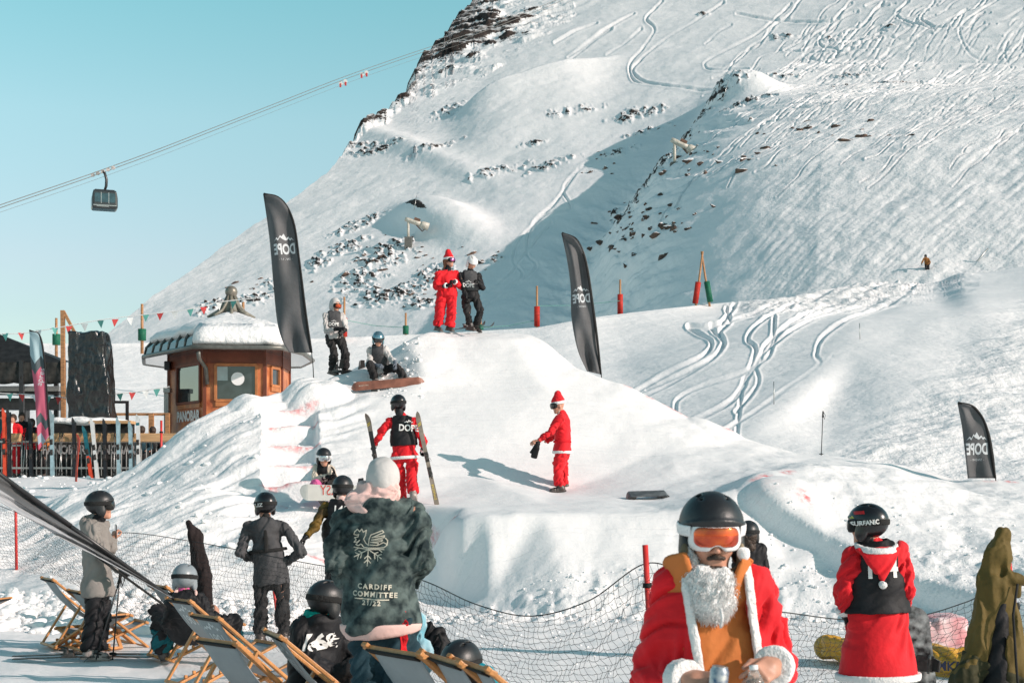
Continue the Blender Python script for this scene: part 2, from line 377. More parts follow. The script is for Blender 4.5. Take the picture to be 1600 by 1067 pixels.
# stairs cut into the flank: treads between photo columns 425..495
SB, ST = W(455, 790, 24.2), W(455, 642, 28.6)
d2 = np.array([ST.x - SB.x, ST.y - SB.y]); L2 = np.linalg.norm(d2); d2 /= L2
al = (XX - SB.x) * d2[0] + (YY - SB.y) * d2[1]; ac = (XX - SB.x) * d2[1] - (YY - SB.y) * d2[0]
al = al + 0.04 * np.sin(ac * 5 + YY * 3)
NS = 5; tt = al / L2 * NS; q = np.floor(tt); fr = tt - q
step = SB.z + (ST.z - SB.z) * (q + np.clip((fr - 0.72) / 0.22, 0, 1)) / NS
mask = np.clip((0.52 - np.abs(ac)) / 0.07, 0, 1) * np.clip((al + 0.05) / 0.1, 0, 1) * np.clip((L2 + .1 - al) / 0.2, 0, 1)
ZR = ZR * (1 - mask) + (step + 0.0) * mask
# raised, lumpy cut block above the stairs
def mound(px, py, Y, rx, ry, h, pw=2):
    global ZR
    v = W(px, py, Y); q = np.sqrt(((XX - v.x) / rx) ** 2 + ((YY - v.y) / ry) ** 2)
    ZR = ZR + h * np.clip(1 - q ** pw, 0, 1)
mound(497, 606, 29.2, .75, .6, .38, 3); mound(395, 640, 28.4, .5, .4, .18, 3); mound(650, 556, 31, .9, 1.3, .05)
mound(1222, 745, 21.9, .55, .5, .14, 3); mound(1120, 660, 29.5, .6, .8, .1)
P3 = np.stack([XX, YY, 0 * XX], -1)
# dye lines sprayed on edges
dye_lines = [[W(*p)[:2] for p in [(830, 520, 32.4), (860, 536, 31.9), (905, 576, 31)]],
             [W(*p)[:2] for p in [(640, 806, 23.3), (712, 803, 22.3)]], 
             [W(*p)[:2] for p in [(470, 872, 22), (500, 885, 21.9), (535, 890, 21.9)]],
             [W(*p)[:2] for p in [(1140, 800, 20.9), (1300, 735, 22.8)]]][:3]
for k in range(NS + 1):
    b0 = SB.to_2d() + Vector(d2) * (L2 * (k - 0.02) / NS); s2 = Vector((d2[1], -d2[0])); dye_lines.append([tuple(b0 - s2 * .5), tuple(b0 + s2 * .5)])
DD, dgx, dgy = stamp_dist(dye_lines, -26, 26, 15, 40, 0.05, 0.4)
# flags on the dye field of the right lip edge
dots = [(983, 600, 30.4), (1018, 614, 30.1), (1045, 632, 29.9), (1056, 640, 29.8), (1068, 646, 29.7), (1138, 676, 29.2), (1195, 731, 22.6), (1182, 738, 22.4), (1230, 728, 22.9), (1258, 750, 21.6), (1580, 748, 26.5), (1545, 748, 26.5)]
def near_noise(X, Y):
    P = np.stack([X, Y, 0 * X], -1)
    gX = np.interp(Y, [0, 17, 20, 30, 46], [.35, .4, 1.0, 1.0, .5])
    smooth = np.clip(1 - np.hypot((X - 0.3) / 3.2, (Y - 27) / 6.0) ** 4, 0, 1)      # groomed ramp
    face = np.clip(1 - np.abs(Y - 21.2) / 1.1, 0, 1) * np.clip(1 - np.abs(X - 1.9) / 3.2, 0, 1) ** .3
    z = 0.10 * fbm(P * .6, 4, 3) * gX * (1 - .7 * np.maximum(smooth, face)) + 0.028 * fbm(P * 2.6, 4, 5) * (1 - .6 * smooth)
    clod = np.clip(1 - np.abs(Y - np.interp(X, [-12, -7, -4, 0, 4, 8], [19.4, 19.6, 19.9, 19.8, 19.6, 19])) / 1.2, 0, 1)
    n = fbm(P * 5.5, 4, 9); z = z + 0.15 * clod * np.clip(n + .1, 0, 1) * 1.3
    # steep streaks on the left flank
    fl = np.clip((-2.6 - X) / 1.2, 0, 1) * np.clip((Y - 20.5) / 1.5, 0, 1) * np.clip((31 - Y) / 2, 0, 1) * np.clip((X + 11.5) / 1.5, 0, 1)
    along = X * .80 + Y * .60; across = X * .60 - Y * .80
    wv = .25 * fbm(P * .7, 3, 24)
    st1 = fbm(np.stack([along * .55, (across + wv) * 3.2, 0 * X], -1), 4, 21); st2 = fbm(np.stack([along * 1.3, (across + wv) * 8.5, 0 * X], -1), 3, 22)
    z = z + fl * (0.15 * (st1 - .3 * np.abs(st1)) + 0.045 * st2 + .12 * fbm(P * .9, 3, 23))
    rb = np.clip((X - 4.2) / .8, 0, 1) * np.clip((Y - 17) / 1.5, 0, 1) * np.clip((27 - Y) / 2, 0, 1)
    z = z + rb * 0.05 * fbm(P * 3.3, 4, 31)
    return z, np.clip(.25 + fl * .9 + clod * 1.0 + rb * .5 - smooth * .2 - face * .2, -.1, 1.3)
NZ, _ = near_noise(XX, YY)
# the bank's cut wall: everything on the camera's side of the line drops
wl = [W(*p)[:2] for p in [(1150, 780, 22.0), (1168, 778, 21.8), (1215, 806, 21.4), (1295, 856, 20.7), (1350, 888, 20.1), (1440, 922, 19.3), (1530, 950, 18.6), (1640, 975, 18.0)]]
sdist = np.full(XX.shape, 9.0); near_d = np.full(XX.shape, 9.0)
for (x0_, y0_), (x1_, y1_) in zip(wl[:-1], wl[1:]):
    dx_, dy_ = x1_ - x0_, y1_ - y0_; L_ = math.hypot(dx_, dy_); tt_ = np.clip(((XX - x0_) * dx_ + (YY - y0_) * dy_) / L_ ** 2, 0, 1)
    dd_ = np.hypot(XX - x0_ - tt_ * dx_, YY - y0_ - tt_ * dy_); sg_ = np.sign((XX - x0_) * dy_ - (YY - y0_) * dx_)
    up_ = dd_ < near_d; sdist = np.where(up_, sg_ * dd_, sdist); near_d = np.where(up_, dd_, near_d)
cutm = np.clip((XX - wl[0][0]) / .4, 0, 1) * np.clip(1.6 - near_d, 0, 1)
ZR = ZR + NZ * (1 - .75 * np.exp(-(near_d / .45) ** 2) * (XX > wl[0][0])) + cutm * np.where(sdist < 0, .13, -.12) * np.clip(np.abs(sdist + .0) / .05, 0, 1) * np.exp(-near_d / np.where(sdist < 0, .7, .25))

def ground_z(x, y):
    return float(bilin(ZR, RX, RY, np.array([x]), np.array([y]))[0])

us = np.linspace(-.50, .50, 1050)
ys = np.concatenate([np.geomspace(2.0, 16, 110)[:-1], np.arange(16, 19, .06), np.arange(19, 33, .042), np.linspace(33, 47.5, 90)])
U, YG = np.meshgrid(us, ys); XG = U * YG
ZG = bilin(ZR, RX, RY, XG, YG)
_, CHOP = near_noise(XG, YG)
DY = np.where((XG > -26) & (YG > 15) & (YG < 39.9), np.clip(1.0 - bilin(DD, dgx, dgy, XG, YG) / 0.075, 0, 1), 0)
for px, py, Y in dots:
    v = W(px, py, Y); DY = np.maximum(DY, np.clip(1.2 - np.hypot((XG - v.x) / .14, (YG - v.y) / .14), 0, 1))
pk = np.clip(1 - np.hypot((XG - 3.9) / .6, (YG - 21.9) / .6), 0, 1); DY = np.maximum(DY, pk * .1)
g = link('snow_ground', grid_mesh('snow_ground', np.stack([XG, YG, ZG], -1), {'chop': CHOP, 'dye': DY}),
         snow_material('snow_near', (.86, .845, .84), 2.6, 22, .55, .28, .10, .015, dye=True))
tag(g, kind='structure')
# the wide flat snow beyond the sheet's edges and behind the camera
me = np_mesh('snow_field', np.array([(-3000, -3000, -.35), (3000, -3000, -.35), (3000, 3000, -.35), (-3000, 3000, -.35)]), np.array([[0, 1, 2, 3]]), None)
tag(link('snow_field', me, snow_material('snow_field', (.86, .845, .84), .8, 4, .5, .3, .3, .05)), kind='structure')
mb = MB()
apr = [(-30, -14), (-.5 * 2.0 * 12, 2.0)]
V = []
gx2 = np.linspace(-26, 26, 60); gy2 = np.linspace(-30, 2.4, 40)
A, B = np.meshgrid(gx2, gy2)
tag(link('snow_apron', grid_mesh('snow_apron', np.stack([A, B, -.03 + 0 * A], -1), {'chop': 0 * A + .2, 'dye': 0 * A}), bpy.data.materials['snow_near']), kind='structure')

# ---- middle distance: the piste, cat track and the bright slope behind the bar
PP = [(-150, 540, 76), (0, 536, 76), (165, 536, 76), (500, 528, 78), (640, 523, 80), (760, 516, 80), (840, 512, 80), (905, 500, 81), (970, 491, 83), (1100, 475, 88), (1180, 468, 88), (1240, 462, 90), (1320, 448, 100), (1400, 434, 116), (1450, 428, 128), (1520, 418, 124), (1600, 412, 112), (1750, 395, 108),
      (-150, 640, 57), (165, 640, 57), (500, 640, 58), (-150, 745, 46), (165, 745, 46), (500, 720, 48), (700, 640, 58), (840, 600, 62), (840, 720, 46), (500, 770, 44), (165, 775, 43), (-150, 775, 43), (840, 800, 40),
      (960, 560, 70), (1100, 560, 63), (1100, 520, 75), (1240, 520, 67), (1000, 640, 53), (1150, 640, 49), (1180, 670, 45), (1250, 615, 50), (1340, 540, 59), (1340, 505, 67), (1420, 480, 73), (1500, 446, 86), (1600, 428, 96), (1750, 410, 93),
      (1290, 640, 50), (1400, 560, 55.5), (1500, 490, 68), (1600, 450, 80), (1750, 430, 80), (1290, 720, 41), (1400, 650, 46), (1500, 600, 50), (1600, 550, 55), (1750, 520, 58), (1400, 740, 39), (1600, 690, 42), (1600, 770, 37), (1750, 700, 41), (1750, 800, 35), (1290, 800, 37)]
ppx = np.arange(-150, 1750, 1.4)
TOP = np.interp(ppx, [p[0] for p in PP[:18]], [p[1] for p in PP[:18]])
gpx = np.arange(-150, 1752, 4.0); gpy = np.arange(390, 804, 4.0)
LY = interp_tri([(p[0], p[1]) for p in PP] + [(-150, 380), (1750, 380), (800, 380), (1300, 380)], [math.log(p[2]) for p in PP] + [math.log(76), math.log(150), math.log(90), math.log(150)], gpx, gpy)
LY = blur(LY, 3, 3)
tv = np.linspace(0, 1, 380)[:, None]; PX = np.repeat(ppx[None, :], 380, 0); PY = TOP[None, :] + (805 - TOP[None, :]) * tv ** 1.15
YP = np.exp(bilin(LY, gpx, gpy, PX, PY))
VP = Wn(PX, PY, YP)
# ski tracks drawn on the piste
tr = [[(1240, 462), (1120, 510), (1075, 512), (1110, 535), (1098, 560), (1030, 590), (965, 625)],
      [(1150, 470), (1128, 505), (1110, 512), (1125, 530), (1130, 545), (1100, 570), (1010, 605)],
      [(1135, 480), (1140, 505), (1125, 520), (1130, 540), (1110, 565), (1040, 600), (990, 625)],
      [(1350, 440), (1240, 475), (1185, 510), (1168, 535), (1180, 550), (1170, 580), (1150, 620), (1075, 660)],
      [(1400, 440), (1260, 500), (1215, 530), (1200, 560), (1165, 585), (1155, 640), (1150, 690)],
      [(1380, 450), (1280, 480), (1200, 540), (1180, 575), (1100, 600), (1060, 620), (1055, 640)],
      [(1420, 455), (1290, 495), (1205, 545), (1175, 580), (1160, 600), (1140, 625), (1080, 655)],
      [(1440, 445), (1300, 520), (1275, 555), (1280, 570), (1240, 600), (1180, 640), (1130, 670)],
      [(1210, 500), (1205, 540), (1180, 570), (1185, 590), (1178, 610), (1150, 640)],
      [(1300, 560), (1220, 640), (1180, 655)]]
rr_ = random.Random(5)
trs = [[tuple(q) for q in catmull(t, 8)] for t in tr]
D1, tx, ty = stamp_dist(trs, -150, 1750, 380, 806, 1.0, 14)
d = bilin(D1, tx, ty, PX, PY)
DZ = np.clip(YP / 80, .5, 2) * (.2 + .9 * vn(VP * .09, 8)) * (-.15 * np.exp(-(d / 2.3) ** 2) + .075 * np.exp(-((d - 4.6) / 1.7) ** 2)) * (1 + .5 * fbm(VP * 1.1, 3, 45))
# moguls / chopped band along the upper edge, sastrugi on the right slope, smooth cat track
def seg_d(PX, PY, pts):
    D = 1e9
    for a, b in zip(pts[:-1], pts[1:]):
        dx, dy = b[0] - a[0], b[1] - a[1]; t = np.clip(((PX - a[0]) * dx + (PY - a[1]) * dy) / (dx * dx + dy * dy), 0, 1); D = np.minimum(D, np.hypot(PX - a[0] - t * dx, PY - a[1] - t * dy))
    return D
road = seg_d(PX, PY, [(1640, 418), (1500, 458), (1380, 515), (1280, 590), (1180, 665)]); road_m = np.clip(1.3 - road / 28, 0, 1)
chopb = np.clip(1.4 - seg_d(PX, PY, [(1180, 475), (1300, 462), (1400, 450), (1500, 432)]) / 24, 0, 1)
right = np.clip((PX * .62 + PY * .78 - 1345) / 60, 0, 1)
N1 = fbm(VP * .55, 4, 41); N2 = fbm(np.stack([(VP[..., 0] + VP[..., 1] * .5) * .25, (VP[..., 0] * .5 - VP[..., 1]) * 1.1, 0 * PX], -1), 4, 43)
DZ = DZ * (1 - road_m) + chopb * N1 * .4 + right * (N2 * .22 + N1 * .12) * (1 - road_m) + .05 * N1 + .45 * fbm(VP * .06, 3, 44)
VP[..., 2] += DZ * np.clip(tv * 40, .3, 1)
fold = VP[:1] + np.array([0, 18, -9.0]); VP2 = np.concatenate([fold, VP], 0)
pad = lambda a: np.concatenate([a[:1], a], 0)
tag(link('piste', grid_mesh('piste', VP2, {'chop': pad(np.clip(.12 + chopb + right * .55 - road_m, 0, 1.2))}),
         snow_material('snow_piste', (.86, .845, .84), .8, 5, .8, .3, .5, .05)), kind='structure')

# ---- the mountain
RG = [(60, 610), (100, 575), (165, 525), (225, 475), (300, 423), (350, 385), (410, 345), (470, 305), (510, 277), (540, 250), (556, 228), (600, 190), (638, 160), (652, 125), (668, 103), (690, 82), (705, 60), (722, 38), (745, 10), (765, -10), (820, -60), (900, -110), (1100, -150), (1800, -150)]
def mdepth(px, py):
    x = (px - 800) / F; k = (756 - py) / F
    return 63.6 / (.489 + .27 * x + np.where(x > 0, .0, .0) - k)
mx = np.arange(60, 1790, 1.35)
rg = np.interp(mx, [p[0] for p in RG], [p[1] for p in RG])
jag = vn(np.stack([mx / 9, 0 * mx, 0 * mx], -1), 3) + .6 * vn(np.stack([mx / 3.5, 0 * mx, 0 * mx], -1), 4)
rg = rg - jag * np.interp(mx, [500, 640, 760, 800], [1.5, 9, 9, 0])
NR = 600
mt = np.linspace(0, 1, NR)[:, None]; MX = np.repeat(mx[None], NR, 0); MY = rg[None] + (860 - rg[None]) * mt ** 1.35
MY = np.maximum(MY, rg[None])
YM = mdepth(MX, MY)
VM = Wn(MX, MY, YM)
NRM = np.array([-.27, -.489, 1.0]); NRM /= np.linalg.norm(NRM)
def blob(px, py, rx, ry, ang=0, p=2):
    c, s = math.cos(R(ang)), math.sin(R(ang)); dx, dy = MX - px, MY - py
    return np.exp(-(((dx * c - dy * s) / rx) ** 2 + ((dx * s + dy * c) / ry) ** 2) ** (p / 2))
def sstep(x): x = np.clip(x, 0, 1); return x * x * (3 - 2 * x)
H = 1.6 * fbm(VM * .02, 3, 51) + .5 * fbm(VM * .09, 4, 52)
# nose of ground on the right whose left side drops into the shaded gully
ln = [(1180, 120), (1128, 172), (1066, 232), (1022, 280), (985, 330), (945, 380), (915, 440), (900, 540), (900, 620)]
lx = np.interp(MY, [p[1] for p in ln], [p[0] for p in ln])       # gully line column at this row
e = MX - lx
amp = np.interp(MY, [100, 165, 230, 320, 480, 620], [0, 3.5, 9, 14, 17, 17])
wid = np.interp(MY, [150, 200, 300, 480], [26, 60, 150, 250])
H = H + amp * (1 - np.exp(-np.log1p(np.exp(np.clip(e / 14, -30, 30))) * 14 / (wid * .55)))
gm = np.exp(-((e - 60) / 110) ** 2) * sstep((MY - 230) / 80)
H = H + gm * 1.6 * fbm(np.stack([(MX + MY * 1.3) / 60, (MX * .4 - MY) / 16, 0 * MX], -1), 4, 58)
# hump under the second snow gun
H = H + 3.4 * blob(1165, 195, 60, 26, 0, 3) + 3.0 * blob(690, 345, 70, 26, -8, 3)
# long diagonal fold high up
f1 = (MY - (105 + (920 - MX) * .37)); H = H + 4.5 * sstep((f1 + 3) / 7) * np.exp(-((MX - 830) / 105) ** 4) * np.exp(-np.clip(f1, 0, 900) / 45)
f2 = (MY - (250 + (640 - MX) * .2)); H = H + 1.2 * blob(640, 235, 120, 16, -20)
# ski tracks
mtr = [[(1035, 0), (1010, 30), (1022, 45), (1005, 75), (985, 100), (988, 122), (1010, 130), (1080, 142), (1160, 148), (1180, 140)],
       [(1130, 0), (1080, 35), (1040, 60), (1000, 95), (990, 115), (1030, 133), (1100, 145)], [(1235, 0), (1180, 50), (1110, 90), (1102, 105), (1120, 113), (1170, 114)],
       [(1185, 150), (1240, 120), (1290, 100), (1280, 118), (1240, 128)], [(1600, 105), (1500, 100), (1400, 118), (1300, 128), (1220, 125)],
       [(1150, 18), (1200, 25), (1290, 30), (1340, 15)], [(1330, 0), (1290, 40), (1270, 55), (1255, 82)], [(1380, 0), (1350, 35), (1330, 60), (1320, 75), (1350, 60)],
       [(1420, 0), (1400, 20), (1420, 40), (1440, 45), (1460, 52)], [(1460, 0), (1440, 30), (1450, 44), (1480, 50), (1560, 40), (1600, 20)],
       [(1560, 0), (1510, 40), (1500, 60), (1520, 90), (1560, 92), (1600, 40)], [(1600, 60), (1570, 80), (1580, 110)], [(1450, 60), (1400, 80), (1370, 110), (1400, 120), (1500, 108)],
       [(1300, 30), (1280, 70), (1310, 85), (1290, 110)], [(1100, 155), (1200, 155), (1250, 165), (1330, 168), (1400, 160)],
       [(920, 255), (890, 280), (880, 300), (888, 318), (850, 330), (810, 368), (800, 400), (815, 425), (790, 450), (750, 490), (715, 530)],
       [(905, 265), (870, 310), (830, 345), (822, 390), (836, 412), (800, 445), (740, 480)], [(860, 340), (815, 395), (800, 420), (770, 450), (735, 475)],
       [(1600, 240), (1480, 330), (1380, 380), (1240, 420), (1150, 462)], [(1600, 270), (1500, 345), (1350, 400), (1200, 440)], [(1600, 200), (1520, 250), (1460, 300), (1330, 370), (1180, 430)],
       [(1440, 150), (1460, 180), (1440, 210), (1500, 260), (1600, 300)], [(1600, 320), (1480, 370), (1330, 420)], [(1600, 350), (1500, 390), (1390, 430)]]
rt = random.Random(3)
for i in range(40):
    x0, y0 = rt.uniform(1240, 1720), rt.uniform(-30, 350); sl_ = rt.uniform(.55, 1.1); p = []; n_ = rt.randint(6, 12); sg = rt.choice((-1, 1)); am = rt.uniform(6, 12)
    for k in range(n_): p.append((x0 - k * 20, y0 + k * 20 * sl_ + (sg if k % 2 else -sg) * am * .5))
    mtr.append(p)
for i in range(10):
    x0, y0 = rt.uniform(880, 1500), rt.uniform(-30, 110); a = rt.uniform(.3, .9); L_ = rt.uniform(40, 120)
    mtr.append([(x0, y0), (x0 - L_ * .5, y0 + L_ * .5 * a + rt.uniform(-4, 4)), (x0 - L_, y0 + L_ * a)])
fine = []
for i in range(230):        # thin tangled tracks on the ridden side
    x0, y0 = rt.uniform(1180, 1760), rt.uniform(-20, 400); a_ = rt.gauss(.85, .28); n_ = rt.randint(5, 14); stp = rt.uniform(9, 17); am = rt.uniform(1.5, 6); ph = rt.uniform(0, 6); p = []
    for k in range(n_): p.append((x0 - k * stp + am * math.sin(k * 1.6 + ph) * .6, y0 + k * stp * a_ + am * math.sin(k * 1.6 + ph)))
    if x0 - n_ * stp > 1120 + rt.uniform(-30, 90): fine.append(p)
for i in range(60):
    x0, y0 = rt.uniform(1250, 1700), rt.uniform(60, 380); L_ = rt.uniform(40, 130); fine.append([(x0, y0), (x0 - L_ * .5, y0 + rt.uniform(-8, 14)), (x0 - L_, y0 + rt.uniform(-10, 30))])
D3, _, _ = stamp_dist([[tuple(q) for q in catmull(t, 5)] for t in fine], 0, 1800, -160, 610, 1.0, 8)
D2, tx, ty = stamp_dist([[tuple(q) for q in catmull(t, 8)] for t in mtr], 0, 1800, -160, 610, 1.0, 12)
d = bilin(D3, tx, ty, MX, MY)
H = H + (YM / 220) * (.2 + 1.2 * vn(VM * .07, 79)) * (-.17 * np.exp(-(d / 1.1) ** 2) + .07 * np.exp(-((d - 2.5) / 1.1) ** 2))
d = bilin(D2, tx, ty, MX, MY)
H = H + (YM / 220) * (.15 + 1.0 * vn(VM * .05, 77)) * (1 + .6 * fbm(VM * .35, 2, 78)) * (-.27 * np.exp(-(d / 1.35) ** 2) + .11 * np.exp(-((d - 3.0) / 1.4) ** 2))
chop = sstep((MX - 1190 + (MY - 200) * .12) / 160) * sstep((MY - 95) / 90)
sk = fbm(np.stack([(MX * .75 + MY * .66) / 7.5, (MX * .66 - MY * .75) / 70, 0 * MX], -1) + .35 * fbm(VM * .05, 2, 59)[..., None], 4, 60)
H = H + chop * .08 * (sk - .4 * np.abs(sk)) * sstep((MY - 120) / 80)
H = H + chop * (.13 * fbm(VM * np.array([.5, .35, .5]), 4, 55) + .45 * fbm(VM * .06, 2, 57)) + .10 * fbm(VM * .5, 3, 56)
# rocks: crag along the ridge, scattered outcrops
crag = np.clip(1.25 - (MY - rg[None]) / np.interp(MX, [500, 550, 640, 680, 760, 830], [4, 8, 18, 60, 75, 10]), 0, 1) * sstep((MX - 520) / 60) * sstep((850 - MX) / 60)
crag = crag + .75 * blob(790, 50, 70, 26, 20) + .5 * blob(740, 75, 60, 30, 30)
rk = np.zeros_like(MX)
RB = [(870, 28, 20, 4, 10), (1390, 45, 30, 6, 5), (1370, 67, 16, 5, 10), (1300, 60, 25, 5, 5), (1220, 55, 30, 6, 5), (1100, 20, 20, 4, 5), (1000, 178, 60, 8, 12), (1010, 205, 45, 5, 12), (960, 240, 50, 6, 15),
      (1220, 147, 60, 5, 3), (1330, 140, 45, 6, 8), (1400, 160, 10, 3, 8), (1130, 215, 80, 16, 15), (1320, 192, 50, 8, 5), (1380, 205, 45, 14, 15), (1180, 250, 60, 14, 15), (1060, 290, 70, 22, 20), (1030, 350, 60, 22, 20), (1060, 330, 40, 15, 20), (990, 375, 60, 16, 15), (1000, 410, 40, 12, 10),
      (1420, 180, 60, 12, 15), (1290, 280, 14, 5, 20), (1200, 330, 12, 4, 20), (960, 330, 14, 6, 20), (900, 180, 60, 6, 15), (860, 260, 60, 6, 18), (780, 270, 70, 7, 15), (680, 240, 60, 6, 20), (590, 240, 60, 7, 12), (570, 235, 50, 5, 0), (830, 230, 30, 4, 10), (700, 175, 40, 8, 25),
      (600, 395, 60, 18, 15), (560, 430, 60, 18, 15), (680, 420, 40, 16, 10), (600, 460, 80, 16, 5), (540, 385, 50, 10, 20), (500, 405, 30, 14, 25), (430, 440, 30, 9, 10), (395, 465, 40, 10, 15), (650, 440, 40, 12, 5), (330, 480, 40, 10, 20), (660, 475, 30, 10, 5), (770, 400, 20, 6, 10), (560, 350, 60, 8, 20), (360, 470, 50, 6, 20)]
for b in RB: rk = np.maximum(rk, blob(b[0], b[1], b[2] * 1.1, b[3] * 1.3, b[4], 3))
rn = fbm(np.stack([MX / 7, MY / 3.2, 0 * MX], -1), 3, 61)
rocky = np.clip(rk * .62 + rn * .42 - .12, 0, .75)
cn = fbm(VM * .22, 4, 62)
cragm = np.clip(crag * .80 + cn * .95 - .12, 0, 1) * (crag > .05)
# earth scar beside the hump
scar = np.maximum(blob(1112, 186, 5, 26, -38, 3), blob(655, 341, 22, 5, -28, 3))
rock = np.maximum(np.maximum(rocky, cragm), scar)
H = H + np.clip(rocky - .35, 0, 1) * 1.6 + cragm * (1.2 + 2.6 * np.abs(fbm(VM * .12, 4, 63)))
VM = VM + NRM * H[..., None]
edge = np.clip((MY - rg[None]) / 6, 0, 1)
fold = VM[:1] + np.array([-20, 60, -50.0]); fold2 = VM[:1] + np.array([-2, 6, -1.5])
VM2 = np.concatenate([fold, fold2, VM], 0); pd = lambda a: np.concatenate([a[:1], a[:1], a], 0)
mm_ = grid_mesh('mountain', VM2, {'chop': pd(np.clip(.35 + chop, 0, 1.2)), 'rock': pd(rock)})
tag(link('mountain', mm_, snow_material('snow_mountain', (.86, .845, .84), .30, 2.2, .45, .40, .8, .14, rock=True)), kind='structure')
_depth = (VM, MX, MY)
def mountain_at(px, py):
    """the surface point of the mountain seen at a photo pixel"""
    j = int(np.clip((px - mx[0]) / 1.35, 0, len(mx) - 1)); col = VM[:, j]
    rows = HY - (col[:, 2] - CH) * F / col[:, 1]
    i = int(np.argmin(np.abs(rows - py))); return Vector(col[i])
def piste_at(px, py):
    j = int(np.clip((px - ppx[0]) / 1.4, 0, len(ppx) - 1)); col = VP[:, j]
    rows = HY - (col[:, 2] - CH) * F / col[:, 1]
    i = int(np.argmin(np.abs(rows - py))); return Vector(col[i])
def ground_at(px, py, Ymin=3, Ymax=40):
    ys_ = np.arange(Ymin, Ymax, .02); x = (px - HX) * ys_ / F; z = bilin(ZR, RX, RY, x, ys_); r = HY - (z - CH) * F / ys_
    k = np.where(r <= py)[0]; i = k[0] if len(k) else int(np.argmin(np.abs(r - py))); return Vector((x[i], ys_[i], z[i]))
# ================================================================ signed-distance modelling of clothes and bodies
from mathutils.bvhtree import BVHTree
A3 = lambda v: np.array(tuple(v), dtype=np.float32)
def cap(P, a, b, ra, rb, side=None, k=1.0):
    a, b = A3(a), A3(b); ab = b - a; L = float(ab @ ab) + 1e-9
    q = P - a; t = np.clip((q @ ab) / L, 0, 1); q = q - t[..., None] * ab; r = ra + (rb - ra) * t
    if side is None: return np.sqrt((q * q).sum(-1)) - r
    s = A3(side); u = q @ s; v2 = (q * q).sum(-1) - u * u
    return np.sqrt(np.maximum((u / k) ** 2 + v2, 0)) - r
def ell(P, c, r, M=None):
    q = P - A3(c)
    if M is not None: q = q @ M            # columns of M = axes
    r = A3(r); k0 = np.sqrt(((q / r) ** 2).sum(-1)); k1 = np.sqrt(((q / (r * r)) ** 2).sum(-1)) + 1e-9
    return k0 * (k0 - 1) / k1
def rbox(P, c, h, r=.01, M=None):
    q = P - A3(c)
    if M is not None: q = q @ M
    q = np.abs(q) - (A3(h) - r); return np.sqrt((np.maximum(q, 0) ** 2).sum(-1)) + np.minimum(q.max(-1), 0) - r
def smin(a, b, k):
    h = np.clip(.5 + .5 * (b - a) / k, 0, 1); return b + (a - b) * h - k * h * (1 - h)
def smax(a, b, k): return -smin(-a, -b, k)

